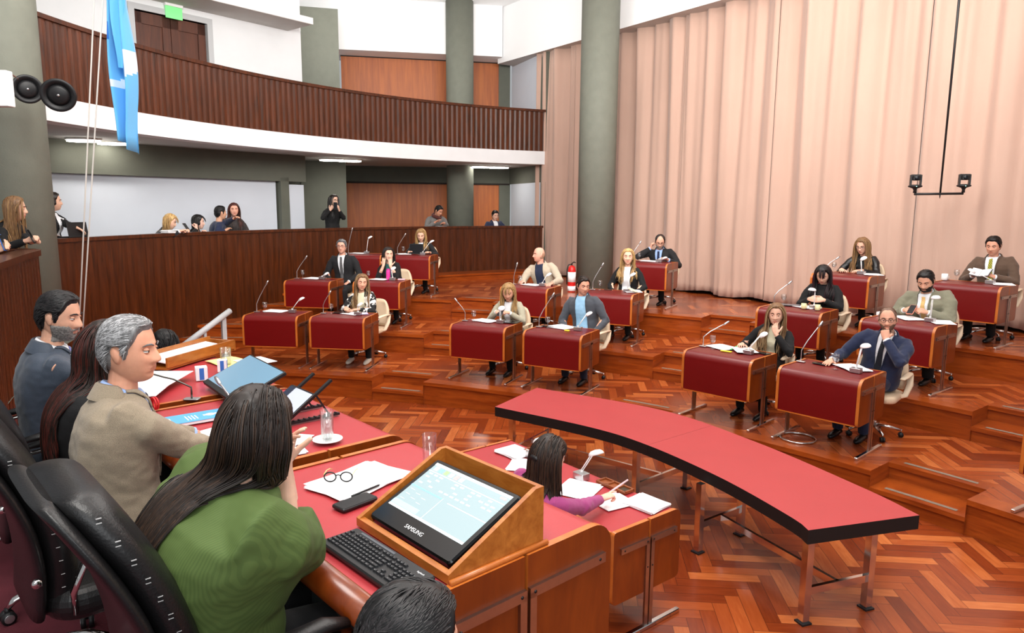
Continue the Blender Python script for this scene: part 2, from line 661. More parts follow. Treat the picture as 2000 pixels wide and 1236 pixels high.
def ring(mb, psi0, psi1, r0, r1, z0, z1, n=100, smooth=False):
    """curved block between two radii"""
    A = [psi0 + (psi1 - psi0) * i / n for i in range(n + 1)]
    rows = [[(*gal(a, r0), z0) for a in A], [(*gal(a, r0), z1) for a in A], [(*gal(a, r1), z1) for a in A], [(*gal(a, r1), z0) for a in A],
            [(*gal(a, r0), z0) for a in A]]
    for k in range(4):
        mb.grid(rows[k:k + 2], smooth=smooth)
    return mb


# lower gallery parapet
Z_PAR, Z_GAL = 2.175, 1.10
mb = MB().mat(M_DARKWOOD)
boards(mb, 18.6, 92, PR, 0.0, Z_PAR - .05, step=.19, bulge=.006)
ring(mb, 18.6, 92, PR - .03, PR + .12, Z_PAR - .05, Z_PAR)
ring(mb, 18.6, 92, PR + .06, PR + .10, Z_GAL - .2, Z_PAR - .05)
struct(mb, 'wall_gallery_parapet')
# balcony slab, its white fascia and the parapet on it
Z_UND, Z_BT, Z_RAIL = 3.66, 3.972, 4.955
mb = MB().mat(M_WHITE)
ring(mb, 18.4, 100, PR - .05, PR + .25, Z_UND, Z_BT)
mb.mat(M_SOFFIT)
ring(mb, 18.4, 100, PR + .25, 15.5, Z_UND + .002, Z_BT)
struct(mb, 'ceiling_gallery_slab')
mb = MB().mat(M_DARKWOOD)
boards(mb, 18.5, 100, PR - .02, Z_BT, Z_RAIL - .05)
ring(mb, 18.5, 100, PR - .06, PR + .10, Z_RAIL - .055, Z_RAIL)
ring(mb, 18.5, 100, PR + .04, PR + .08, Z_BT, Z_RAIL - .05)
struct(mb, 'wall_balcony_parapet')
# gallery floor
mb = MB().mat(M_OLIVE_D)
ring(mb, 18.4, 120, PR + .1, 15.5, Z_GAL - .3, Z_GAL)
struct(mb, 'floor_gallery')


def slab_wall(mb, p, q, z0, z1, t=0.2):
    """straight upright wall from plan point p to q; t is its thickness away from the hall"""
    p, q = Vector(p), Vector(q)
    d = (q - p).normalized()
    n = Vector((-d.y, d.x)) * t
    vs = [(*p, z0), (*q, z0), (*(q + n), z0), (*(p + n), z0), (*p, z1), (*q, z1), (*(q + n), z1), (*(p + n), z1)]
    mb.add(vs, [(0, 3, 2, 1), (4, 5, 6, 7), (0, 1, 5, 4), (1, 2, 6, 5), (2, 3, 7, 6), (3, 0, 4, 7)], False)
    return mb


# back walls.  W0-W1: long white wall on the left, W2-W3: panelled wall, W3-W4: short white return by the curtain
W0, W1 = Vector((-10.6, 7.66)), Vector((-4.42, 15.38))
dW = (W1 - W0).normalized()
nW = Vector((-dW.y, dW.x))


def onW(px_t):
    return W0 + dW * px_t


LW = (W1 - W0).length
W2, W3, W4 = Vector((-4.42, 18.85)), Vector((-0.10, 19.75)), Vector((0.74, 17.75))
TOPZ = 8.45
mb = MB().mat(M_OLIVE_D)
slab_wall(mb, W0, W1, 3.12, Z_UND, .3)                       # header over the white panel
slab_wall(mb, onW(LW - .62), onW(LW - .42), Z_GAL, 3.2, .3)    # narrow pier
slab_wall(mb, W0 + nW * .35, W1 + nW * .35, Z_GAL, Z_UND, .2)
struct(mb, 'wall_gallery_header')
mb = MB().mat(M_PANELW)
slab_wall(mb, W0 + nW * .12, onW(LW - .66) + nW * .12, Z_GAL, 3.12, .1)
slab_wall(mb, onW(LW - .42) + nW * .06, onW(LW - .02) + nW * .06, Z_GAL, 3.06, .1)
struct(mb, 'wall_gallery_white')
mb = MB().mat(M_OLIVE_D)
slab_wall(mb, (-4.97, 16.9), (-3.97, 17.15), Z_GAL, Z_UND, 1.0)
slab_wall(mb, (-5.6, 16.95), (-4.9, 16.95), Z_GAL, Z_UND, .3)
slab_wall(mb, W2, W3, 3.24, Z_UND, .3)
slab_wall(mb, W3, W4, 3.24, Z_UND, .3)
slab_wall(mb, W3 + Vector((-.28, -.06)), W3 + Vector((.02, -.0)), Z_GAL, Z_UND, .2)
slab_wall(mb, W3 + Vector((-.30, -.06)), W3 + Vector((.0, -.0)), Z_UND, 6.7, .2)
struct(mb, 'wall_gallery_olive')
M_WALLWOOD_P = M_WALLWOOD
mb = MB().mat(M_WALLWOOD_P)
slab_wall(mb, W2 + Vector((0, .03)), W3 + Vector((0, .03)), Z_GAL, 3.24, .1)
slab_wall(mb, W2 + Vector((0, .03)), W3 + Vector((0, .03)), Z_BT, 6.45, .1)
mb.mat(mat('black_joint', (34, 24, 18), rough=0.7))
slab_wall(mb, W2 + Vector((0, -.02)), W3 + Vector((0, -.02)), 3.22, 3.26, .1)
slab_wall(mb, W2 + Vector((0, -.02)), W3 + Vector((0, -.02)), 6.40, 6.46, .1)
struct(mb, 'wall_back_panelling')
mb = MB().mat(M_PANELW)
slab_wall(mb, W3 + (W4 - W3) * .06, W3 + (W4 - W3) * .93, Z_GAL, 3.24, .1)
slab_wall(mb, W3 + (W4 - W3) * .06, W3 + (W4 - W3) * .9, Z_BT, 6.4, .1)
mb.mat(M_OLIVE_D)
slab_wall(mb, W3 + (W4 - W3) * .9, W4 + Vector((.05, -.1)), Z_BT, 6.4, .1)
slab_wall(mb, W3 + (W4 - W3) * .93, W4 + Vector((.05, -.1)), Z_GAL, 3.24, .1)
struct(mb, 'wall_back_return')
# upper white wall with the double door
dx0, dx1 = 0.0, 0.0


def w_at(px, dist):
    """distance along W0-W1 of the plan direction of picture column px"""
    d = Vector(((px - 1000) / 1383.74, 1.0))
    # solve W0 + s*dW = t*d
    den = dW.x * d.y - dW.y * d.x
    s = (-W0.x * d.y + W0.y * d.x) / den
    return s


mb = MB().mat(M_WHITE)
sd0, sd1 = w_at(294, 0), w_at(428, 0)
ZD = 5.93
slab_wall(mb, W0, onW(sd0), Z_BT, 7.0, .2)
slab_wall(mb, onW(sd1), W1, Z_BT, 7.0, .2)
slab_wall(mb, onW(sd0), onW(sd1), ZD, 7.0, .2)
struct(mb, 'wall_balcony_white')
mb = MB().mat(mat('door_frame_grey', (186, 188, 190), rough=0.6))
for s0, s1 in ((sd0 - .1, sd0), (sd1, sd1 + .1)):
    slab_wall(mb, onW(s0) - nW * .03, onW(s1) - nW * .03, Z_BT, ZD + .1, .2)
slab_wall(mb, onW(sd0) - nW * .03, onW(sd1) - nW * .03, ZD, ZD + .1, .2)
struct(mb, 'trim_1')
dr = thing('door_1', None, None, (0, 0, 0))
dr['kind'] = 'structure'
for a, b in ((sd0 + .005, (sd0 + sd1) / 2 - .006), ((sd0 + sd1) / 2 + .006, sd1 - .005)):
    mb = MB().mat(M_DOORWOOD)
    slab_wall(mb, onW(a) + nW * .08, onW(b) + nW * .08, Z_BT, ZD - .01, .05)
    for s0, s1, z0, z1 in ((a, a + .14, Z_BT, ZD - .01), (b - .14, b, Z_BT, ZD - .01), (a, b, ZD - .2, ZD - .01), (a, b, Z_BT, Z_BT + .25), (a, b, 5.0, 5.12)):
        slab_wall(mb, onW(s0) + nW * .055, onW(s1) + nW * .055, z0, z1, .03)
    mb.build('door_leaf', parent=dr)
# white canopy slab over the balcony door
mb = MB().mat(M_WHITE)
slab_wall(mb, W0 - nW * .85, W1 - nW * .85 - dW * .30, 6.14, 6.26, .9)
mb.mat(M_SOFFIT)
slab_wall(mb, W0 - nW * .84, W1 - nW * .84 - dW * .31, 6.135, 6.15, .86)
struct(mb, 'ceiling_canopy')
# big olive pier
mb = MB().mat(M_OLIVE)
slab_wall(mb, (-5.02, 16.72), (-4.02, 17.0), Z_UND, 7.05, 1.1)
struct(mb, 'column_pier')
# white bulkhead, ceiling
mb = MB().mat(M_CEIL)
slab_wall(mb, (-9.5, 17.2), (-0.3, 18.9), 6.42, 7.7, 1.4)
struct(mb, 'ceiling_bulkhead')
mb = MB().mat(M_CEIL)
mb.add([(-14, 0, 7.65), (12, 0, 7.65), (12, 24, 7.65), (-14, 24, 7.65), (-14, 0, 7.75), (12, 0, 7.75), (12, 24, 7.75), (-14, 24, 7.75)],
       [(0, 3, 2, 1), (4, 5, 6, 7), (0, 1, 5, 4), (2, 3, 7, 6), (1, 2, 6, 5), (0, 4, 7, 3)])
struct(mb, 'ceiling')

# curtain line, with its hem on the highest tier
CL = [(0.60, 18.0), (2.3, 15.95), (3.45, 14.3), (4.35, 12.95), (5.72, 11.05), (7.0, 9.65), (8.6, 7.9), (9.6, 6.7)]


def cl(t):
    """point at arc length t of the curtain line and its normal towards the hall"""
    acc = 0
    for (a, b) in zip(CL[:-1], CL[1:]):
        a, b = Vector(a), Vector(b)
        L = (b - a).length
        if t <= acc + L or b == Vector(CL[-1]):
            d = (b - a) / L
            return a + d * (t - acc), Vector((d.y, -d.x)) * -1
        acc += L


# white fascia above the curtain with its grey underside
mb = MB().mat(M_CEIL)
fa = [(-0.42, 19.2), (1.75, 16.1), (4.0, 12.9), (6.6, 9.6), (9.4, 6.4)]
for p, q in zip(fa[:-1], fa[1:]):
    p, q = Vector(p), Vector(q)
    d = (q - p).normalized()
    n = Vector((-d.y, d.x))
    vs = [(*p, 6.3), (*q, 6.3), (*q, 7.75), (*p, 7.75)]
    mb.mat(M_CEIL).add(vs, [(0, 1, 2, 3)])
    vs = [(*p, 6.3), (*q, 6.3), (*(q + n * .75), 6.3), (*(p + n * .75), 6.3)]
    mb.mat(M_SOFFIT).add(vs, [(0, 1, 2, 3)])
struct(mb, 'ceiling_fascia')
# wall behind the curtain
mb = MB().mat(M_OLIVE_D)
for p, q in zip(CL[:-1], CL[1:]):
    p, q = Vector(p), Vector(q)
    d = (q - p).normalized()
    n = Vector((-d.y, d.x)) * -1
    off = n * -.45
    slab_wall(mb, p + off, q + off, T3, 7.7, .1)
struct(mb, 'wall_curtain_side')

rng = random.Random(4)
seams = [0.0, 1.35, 4.55, 6.65, 9.1, 11.9, 15.3]
names = ['narrow pink curtain panel between the gallery end and the round column',
         'pink curtain panel behind the column and the bearded man at his desk',
         'pink curtain panel with rippled hem behind the empty stretch of high tier',
         'pink curtain panel behind the woman in the black leather jacket',
         'pink curtain panel with the hanging camera bar in front',
         'pink curtain panel behind the man in the brown suit']
for k, (s0, s1) in enumerate(zip(seams[:-1], seams[1:])):
    ph = [rng.uniform(0, 6.28) for _ in range(6)]
    n = int((s1 - s0) / 0.035)
    rows = []
    zs = [T3 + .05, T3 + .2, T3 + .6, 2.2, 3.4, 4.6, 5.8, 6.5]
    for zi, z in enumerate(zs):
        row = []
        g = (z - T3) / 5.8
        for i in range(n + 1):
            t = s0 + .004 + (s1 - s0 - .008) * i / n
            p, nn = cl(t)
            e = min(1, min(t - s0, s1 - t) / .1)
            w = (.070 * math.sin(t * 13.0 + ph[0] + .35 * math.sin(z * .9 + ph[3])) * (.45 + .55 * g)
                 + .055 * math.sin(t * 7.3 + ph[1] + .5 * math.sin(z * .5 + ph[4]))
                 + .022 * math.sin(t * 29 + ph[2]) * (.25 + .75 * g)
                 + .030 * math.sin(t * 3.1 + ph[5] + z * .25))
            w += .02 * math.sin(t * 41 + z * 3) * max(0, 1 - g * 4)
            hem = .025 * math.sin(t * 5 + ph[1]) if zi == 0 else 0
            q = p + nn * (-.02 + w * e - (1 - e) * .05)
            row.append((q.x, q.y, z + hem))
        rows.append(row)
    mb = MB().mat(M_CURTAIN)
    mb.grid(rows)
    o = mb.build('curtain', fix=False)
    so = o.modifiers.new('cloth', 'SOLIDIFY')
    so.thickness = 0.006
    tag(o, names[k], 'curtain', 'pink stage curtains')

# round columns
for nm, lab, c, r, z0, z1 in (('column', 'olive round column at the left with two loudspeakers', (-5.80, 8.25), .44, 0, 7.66),
                              ('column', 'olive round column rising through gallery and balcony', (-1.36, 18.55), .345, 1.0, 7.66),
                              ('column', 'tall olive round column in front of the pink curtain', (1.69, 14.55), .372, T3 - .3, 7.66)):
    mb = MB().mat(M_OLIVE)
    mb.lathe([(r, z0), (r, z1)], n=64)
    o = struct(mb, nm, loc=(c[0], c[1], 0))
    o['label'] = lab

# left gallery parapet end, in front of the left column
pts = [(-3.3, 4.3), (-3.9, 5.3), (-4.38, 6.3), (-4.66, 6.95), (-4.74, 7.07), (-4.84, 7.13), (-4.98, 7.15), (-5.7, 7.1)]
cur = []
for a, b in zip(pts[:-1], pts[1:]):
    a, b = Vector(a), Vector(b)
    n = max(1, int((b - a).length / .02))
    cur += [a + (b - a) * i / n for i in range(n)]
cur.append(Vector(pts[-1]))
mb = MB().mat(M_DARKWOOD)
off = []
for i, p in enumerate(cur):
    d = (cur[min(i + 1, len(cur) - 1)] - cur[max(i - 1, 0)]).normalized()
    n = Vector((d.y, -d.x))
    off.append((p, n))
mb.grid([[(*(p + n * (.012 * (1 if (i % 6) else -.3))), 0.2) for i, (p, n) in enumerate(off)],
         [(*(p + n * (.012 * (1 if (i % 6) else -.3))), Z_PAR - .05) for i, (p, n) in enumerate(off)]], smooth=False)
prof = [(.035, Z_PAR - .055), (.035, Z_PAR), (-.16, Z_PAR), (-.16, Z_PAR - .055)]
mb.grid([[(*(p + n * d), z) for p, n in off] for d, z in prof + prof[:1]], smooth=False)
mb.grid([[(*(p - n * .1), 0.2) for p, n in off], [(*(p - n * .1), Z_PAR - .05) for p, n in off]])
struct(mb, 'wall_left_parapet')
mb = MB().mat(M_OLIVE_D)
mb.add([(-3.4, 4.3, Z_GAL), (-4.7, 7.0, Z_GAL), (-5.0, 8.0, Z_GAL), (-9, 8.0, Z_GAL), (-9, 4, Z_GAL)], [(0, 1, 2, 3, 4)])
struct(mb, 'floor_gallery_left')

# rostrum platform with burgundy carpet
Z_P = 0.74
mb = MB()
poly = [(.40, .2), (.40, 2.40), (.32, 2.44), (-2.30, 5.34), (-6.0, 7.75), (-6.5, .2)]
mb.mat(M_CARPET).add([(x, y, Z_P) for x, y in poly], [tuple(range(len(poly)))])
mb.mat(M_DESKWOOD)
for a, b in zip(poly, poly[1:] + poly[:1]):
    mb.add([(*a, 0), (*b, 0), (*b, Z_P), (*a, Z_P)], [(0, 1, 2, 3)])
struct(mb, 'floor_rostrum')

# oval lamps under the gallery
M_LAMP = mat('lamp_glass_lit', (255, 250, 240), emit=20.0)
M_LAMPRIM = mat('lamp_rim', (230, 228, 222), rough=0.5)


def und(px, py, z=Z_UND):
    """plan point of picture position px,py on the gallery soffit"""
    u, w = px - 1000, py - 618
    c, s = math.cos(.0075), math.sin(.0075)
    u, w = c * u + s * w, -s * u + c * w
    d = Vector((u / 1383.74, 1, -w / 1383.74))
    c, s = math.cos(.1531), math.sin(.1531)
    d = Vector((d.x, c * d.y + s * d.z, -s * d.y + c * d.z))
    t = (z - CAM_Z) / d.z
    return Vector((d.x * t, d.y * t))


for px, py, lab in ((163, 270, 'left lamp of the pair beside the flag rope'), (222, 276, 'right lamp of the pair under the flag tip'),
                    (647, 309.5, 'left lamp of the pair above the standing woman with a phone'), (683, 311, 'right lamp of the pair above the standing woman with a phone'),
                    (940, 323.5, 'left lamp of the pair just right of the gallery column'), (974, 324.5, 'right lamp of the pair just right of the gallery column')):
    p = und(px, py)
    t = thing('ceiling_light', 'oval glowing soffit lamp, ' + lab, 'light', (p.x, p.y, Z_UND), math.radians(8), 'oval gallery soffit lamps')
    ov = lambda a, b: [(a * math.cos(2 * math.pi * k / 32), b * math.sin(2 * math.pi * k / 32)) for k in range(32)]
    MB().mat(M_LAMPRIM).prism(ov(.27, .17), -.03, 0.0).build('rim', parent=t)
    MB().mat(M_LAMP).prism(ov(.25, .15), -.055, -.03).build('diffuser', parent=t)

# ------------------------------------------------------------------ delegates' desks
DW, DD, DH, DZB = 0.8136, 0.608, 0.76, 0.312


def side_profile(D, H, zb, R=.085, rb=.035):
    """outline of a desk end panel in (y, z), clockwise from the front bottom"""
    pts = []
    for i in range(5):
        a = math.pi * (1.5 - .5 * i / 4)
        pts.append((rb + rb * math.cos(a), zb + rb + rb * math.sin(a)))
    for i in range(9):
        a = math.pi * (1 - .5 * i / 8)
        pts.append((R + R * math.cos(a), H - R + R * math.sin(a)))
    for i in range(4):
        a = math.pi / 2 * (1 - i / 3)
        pts.append((D - .02 + .02 * math.cos(a), H - .02 + .02 * math.sin(a)))
    for i in range(5):
        a = -math.pi / 2 * i / 4
        pts.append((D - rb + rb * math.cos(a), zb + rb + rb * math.sin(a)))
    return pts


def clip_poly(pts, y0, y1):
    """keep the part of a convex outline with y0 <= y <= y1"""
    def half(ps, f):
        out = []
        for a, b in zip(ps, ps[1:] + ps[:1]):
            fa, fb = f(a), f(b)
            if fa >= 0:
                out.append(a)
            if fa * fb < 0:
                t = fa / (fa - fb)
                out.append((a[0] + (b[0] - a[0]) * t, a[1] + (b[1] - a[1]) * t))
        return out
    return half(half(pts, lambda p: p[0] - y0), lambda p: y1 - p[0])


def make_desk(name, label, cat, W, D, H, zb, gap, group=None, R=.085, side_zb=None, floor_z=0.0, back_nosing=False, skin_m=None):
    t = thing(name, label, cat, group=group)
    szb = zb if side_zb is None else side_zb
    prof = side_profile(D, H, szb, R)
    PM = Matrix(((0, 0, 1, 0), (1, 0, 0, 0), (0, 1, 0, 0), (0, 0, 0, 1)))   # (y,z,x) -> (x,y,z)
    th = .028
    for x0 in (0.0, W - th):
        mb = MB()
        for y0, y1 in ((-.1, gap - .007), (gap + .007, D + .1)):
            pp = clip_poly(prof, y0, y1)[::-1]
            n = len(pp)
            vs = [PM @ Vector((y, z, x0)) for y, z in pp] + [PM @ Vector((y, z, x0 + th)) for y, z in pp]
            mb.mat(M_DESKWOOD).add(vs, [tuple(range(n - 1, -1, -1)), tuple(range(n, 2 * n))], False)
            o = len(mb.v) - 2 * n
            mb.mat(M_EDGE)
            for i in range(n):
                j = (i + 1) % n
                mb.f.append((o + i, o + j, o + n + j, o + n + i))
                mb.m.append(mb.cur)
                mb.s.append(False)
        mb.build('side_panel', parent=t)
    # leather skin over front and top
    wrap, inner = [], []
    e = .006
    wrap.append((e, zb + .012))
    for i in range(13):
        a = math.pi * (1 - .5 * i / 12)
        wrap.append((R + (R - e) * math.cos(a), H - R + (R - e) * math.sin(a)))
    wrap.append((D - (.06 if back_nosing else .012), H - e))
    for i, (y, z) in enumerate(wrap):
        inner.append((y + .022 if i < 7 else y, z - (0 if i < 2 else .022 * min(1, i / 8))))
    mb = MB().mat(skin_m or M_RED, True)
    mb.grid([[(th, y, z) for y, z in wrap], [(W - th, y, z) for y, z in wrap]])
    mb.mat(M_DESKWOOD, False)
    mb.grid([[(W - th, y, z) for y, z in inner], [(th, y, z) for y, z in inner]], smooth=True)
    mb.box((W / 2, D - .12, H - .055), (W - 2 * th, .16, .05))
    o = mb.build('leather_top', parent=t, fix=False)
    mb = MB().mat(M_EDGE)
    mb.box((W / 2, .014, zb + .006), (W - 2 * th, .018, .012))
    mb.build('edge_strip', parent=t)
    mb = MB().mat(M_EDGE)
    if back_nosing:
        mb.mat(M_DESKWOOD).tube([(.0, D - .05, H - .05), (W, D - .05, H - .05)], .05, n=20)
    else:
        mb.box((W / 2, D - .006, H - .02), (W - 2 * th, .012, .034))
    mb.build('back_nosing', parent=t)
    # chrome legs: twin uprights, arms under the top, foot bar
    for sx, x in ((-1, -.007), (1, W + .007)):
        mb = MB().mat(M_STEEL)
        zt = H - .13
        w = .030
        for sg in (-1, 1):
            yc = gap + sg * (.007 + w / 2)
            mb.box((x, yc, (zt + floor_z) / 2 + .01), (.014, w, zt - floor_z - .02))
            y_end = .06 if sg < 0 else D - .07
            mb.box((x, (yc + y_end) / 2, zt), (.014, abs(y_end - yc) + w, .036))
        mb.mat(M_CHROME)
        mb.rbox((x, D / 2 - .01, floor_z + .014), (.034, D - .01, .028), r=.01)
        mb.mat(M_BLACK)
        for y, z in ((.075, zt), (gap - .03, zt), (gap + .03, zt), (D - .085, zt), (gap - .022, .42 + floor_z), (gap + .022, .42 + floor_z)):
            mb.lathe([(.006, -.001), (.006, .0015)], n=8, c=(x + sx * .007, y, z), M=Matrix.Rotation(sx * math.pi / 2, 3, 'Y'))
        mb.build('leg_frame', parent=t)
    return t


DESKS = {  # key: x, y, rotation, floor, description
    'R1': (1.9, 7.739, -.784, T1, 'red delegate desk of the woman in the white turtleneck'),
    'R2': (2.662, 6.941, -.827, T1, 'red delegate desk of the man in the navy suit with glasses'),
    'M1': (-.841, 9.351, -.405, T1, 'red delegate desk of the woman in the pale tweed jacket'),
    'M2': (.135, 8.904, -.5, T1, 'red delegate desk of the man in the grey jacket and light blue shirt'),
    'L1': (-3.852, 9.97, -.098, T1, 'unoccupied red delegate desk with a sheet of paper on it'),
    'L2': (-2.866, 9.859, -.141, T1, 'red delegate desk of the woman in the black and white print jacket'),
    'L3': (-3.822, 11.771, -.149, T2, 'red delegate desk of the grey-haired man in the black suit'),
    'L4': (-2.648, 11.679, -.158, T2, 'red delegate desk of the woman holding both hands to her face'),
    'M3': (-.201, 11.141, -.434, T2, 'red delegate desk of the bald man in the beige jacket'),
    'M4': (.999, 10.46, -.463, T2, 'red delegate desk of the blonde woman in the black cardigan'),
    'R3': (3.118, 8.973, -.752, T2, 'red delegate desk of the black-haired woman with a fringe'),
    'R4': (4.019, 8.105, -.904, T2, 'red delegate desk of the man in khaki looking at his phone'),
    'L5': (-3.284, 13.414, -.093, T3, 'unoccupied red delegate desk behind the grey-haired man'),
    'L6': (-2.334, 13.274, -.153, T3, 'red delegate desk of the blonde woman reading a tablet'),
    'M6': (1.849, 12.1, -.53, T3, 'red delegate desk of the balding bearded man near the curtain'),
    'R5': (4.32, 10.244, -.801, T3, 'red delegate desk of the woman in the leather jacket'),
    'R6': (5.363, 9.104, -.911, T3, 'red delegate desk of the man in the brown suit'),
    'N1': (3.90, 5.20, -1.04, T1, 'red delegate desk cut off by the right edge of the view'),
}
proto = None
DESK_M = {}
for k, (x, y, r, z, lab) in DESKS.items():
    if proto is None:
        proto = make_desk('delegate_desk', lab, 'desk', DW, DD, DH, DZB, .31, group='red delegate desks on the curved tiers')
        proto.location = (x, y, z)
        proto.rotation_euler = (0, 0, r)
    else:
        dup(proto, (x, y, z), r, lab)
    DESK_M[k] = Matrix.Translation((x, y, z)) @ Matrix.Rotation(r, 4, 'Z')


def onD(k, lx, ly, lz=0.0):
    return DESK_M[k] @ Vector((lx, ly, lz))


# ------------------------------------------------------------------ delegates' chairs
M_CREAM = mat('cream_upholstery', (222, 196, 166), rough=0.6, var=0.03, scale=8)
M_CREAMTRIM = mat('cream_shell', (228, 206, 178), rough=0.45)


def star_base(mb, r, z0, n=5, mt=None, caster=.028, a0=.3):
    pass


def make_chair(label, group):
    """cream office chair, front towards -y"""
    t = thing('delegate_chair', label, 'chair', group=group)
    mb = MB().mat(M_CREAM)
    mb.rbox((0, 0, .43), (.48, .47, .075), r=.10, n=6)
    mb.build('seat', parent=t, bevel=.012)
    rows = []
    for d in (0, .05):
        for i in range(9):
            z = .48 + .40 * i / 8
            w = .225 + .02 * math.sin(math.pi * i / 8) - (.05 * (i / 8) ** 4)
            row = []
            for k in range(11):
                s = -1 + 2 * k / 10
                row.append((w * s, .22 + .09 * (i / 8) - .055 * s * s + d + .01 * math.sin(math.pi * i / 8), z - .03 * abs(s) ** 4 * (i / 8)))
            rows.append((d, row))
    f = [r for d, r in rows if d == 0]
    b = [r for d, r in rows if d != 0]
    mb = MB().mat(M_CREAM)
    mb.grid(f)
    mb.grid(b)
    mb.grid([[r[0] for r in f], [r[0] for r in b]])
    mb.grid([[r[-1] for r in f], [r[-1] for r in b]])
    mb.grid([f[-1], b[-1]])
    mb.grid([f[0], b[0]])
    mb.build('backrest', parent=t)
    for s in (-1, 1):
        mb = MB().mat(M_CREAMTRIM)
        mb.tube([(s * .27, .20, .655), (s * .285, .08, .668), (s * .285, -.10, .668), (s * .275, -.17, .655)], [.03, .036, .036, .022], n=10, flat=(.42, 1), up=(0, 0, 1))
        mb.tube([(s * .275, .18, .65), (s * .29, .12, .55), (s * .27, .06, .45), (s * .20, .03, .42)], [.028, .03, .026, .02], n=8, flat=(.5, 1.1))
        mb.build('armrest', parent=t)
    mb = MB().mat(M_CHROME)
    mb.tube([(0, 0, .40), (0, 0, .26)], .028, n=12)
    mb.tube([(0, 0, .26), (0, 0, .09)], .020, n=12)
    mb.build('gas_stem', parent=t)
    mb = MB().mat(M_CHROME)
    for k in range(5):
        a = 2 * math.pi * k / 5 + .3
        c, s = math.cos(a), math.sin(a)
        mb.tube([(0.02 * c, .02 * s, .105), (.15 * c, .15 * s, .10), (.27 * c, .27 * s, .075)], [.022, .018, .013], n=8)
        mb.tube([(.27 * c, .27 * s, .085), (.27 * c, .27 * s, .05)], .009, n=6)
    mb.build('star_base', parent=t)
    for k in range(5):
        a = 2 * math.pi * k / 5 + .3
        c, s = math.cos(a), math.sin(a)
        mb = MB().mat(M_BLACK)
        for q in (-.012, .012):
            p = Vector((.27 * c - q * s, .27 * s + q * c, .026))
            d = Vector((-s, c, 0)) * .008
            mb.tube([p - d, p + d], .026, n=12)
        mb.build('caster', parent=t)
    return t


chair_spots = {'R1': (.50, .93, .1), 'R2': (.60, .95, .12), 'M1': (.46, .93, 0), 'M2': (.46, .96, -.1), 'L2': (.52, .95, -.15), 'L3': (.68, 1.0, .1),
               'L4': (.42, .93, 0), 'M3': (.34, .96, .1), 'M4': (.44, .96, .05), 'R3': (.50, .95, 0), 'R4': (.40, .93, .1), 'L6': (.42, .93, 0), 'M6': (.40, .90, .1),
               'R5': (.40, .88, 0), 'R6': (.44, .90, .15), 'L1': (.75, 1.0, -.4)}
occ = {'R1': 'the woman in the white turtleneck', 'R2': 'the man in the navy suit with glasses', 'M1': 'the woman in the pale tweed jacket',
       'M2': 'the man in the grey jacket', 'L2': 'the woman in the black and white print', 'L3': 'the grey-haired man in black',
       'L4': 'the woman with both hands at her face', 'M3': 'the bald man in beige', 'M4': 'the blonde woman in the black cardigan',
       'R3': 'the black-haired woman with a fringe', 'R4': 'the man in khaki with a phone', 'L6': 'the blonde woman reading a tablet',
       'M6': 'the balding bearded man', 'R5': 'the woman in the leather jacket', 'R6': 'the man in the brown suit'}
cproto = None
for k, (lx, ly, dr) in chair_spots.items():
    if k == 'L1':
        continue
    p = onD(k, lx, ly)
    rz = DESKS[k][2] + dr
    lab = 'cream swivel chair under ' + occ[k]
    if cproto is None:
        cproto = make_chair(lab, 'cream swivel chairs of the delegates')
        cproto.location, cproto.rotation_euler = p, (0, 0, rz)
    else:
        dup(cproto, p, rz, lab)

# ------------------------------------------------------------------ things on the delegates' desks
M_SILVER = mat('satin_silver', (200, 200, 202), rough=0.3, metal=0.9)
M_WHITEP = mat('white_lamp_plastic', (244, 244, 244), rough=0.35)
M_PAPER = mat('paper', (245, 246, 248), rough=0.8)
M_GLASS = thin_glass('clear_glass', (.96, .97, .97), .06)
M_WATER = thin_glass('water', (.90, .93, .95), .10)
DARKGLASS = mat('dark_screen_glass', (14, 15, 20), rough=0.12)


def microphone(loc, rz, tip, label, group='gooseneck microphones on the delegate desks', metal=None):
    """tip: position of the capsule relative to the foot"""
    t = thing('microphone', label, 'microphone', loc, rz, group)
    tip = Vector(tip)
    m = metal or M_SILVER
    mb = MB().mat(M_SILVER)
    mb.rbox((0.0, 0, .004), (.09, .05, .008), r=.01)
    mb.build('base_plate', parent=t)
    up = min(.12, tip.z * .42)
    pts = [Vector((0, 0, .006)), Vector((0, 0, up * .6))]
    b, d = Vector((0, 0, up)), tip
    for i in range(7):
        q = i / 6
        pts.append(b.lerp(d, q) * 1.0 + Vector((0, 0, .018 * math.sin(math.pi * q) * (1 if q < .5 else .6))))
    MB().mat(m).tube(pts, .0055, n=8).build('gooseneck', parent=t)
    dr = (tip - b).normalized()
    MB().mat(m).tube([tip - dr * .03, tip - dr * .005, tip + dr * .025, tip + dr * .05], [.0065, .011, .012, .008], n=10).build('capsule', parent=t)
    return t


def goblet(loc, label, group='stemmed water glasses'):
    t = thing('water_glass', label, 'glass', loc, 0, group)
    mb = MB().mat(M_GLASS)
    prof = [(.030, 0), (.030, .003), (.006, .008), (.0045, .04), (.006, .062), (.022, .075), (.033, .10), (.034, .12), (.030, .15), (.0285, .15), (.0325, .12), (.0315, .10), (.020, .078), (0.0, .072)]
    mb.lathe(prof, n=20)
    mb.build('glass_bowl', parent=t)
    mb = MB().mat(M_WATER)
    mb.lathe([(0.0, .074), (.019, .079), (.0308, .10), (.0318, .118), (.0, .118)], n=20)
    mb.build('water', parent=t)
    return t


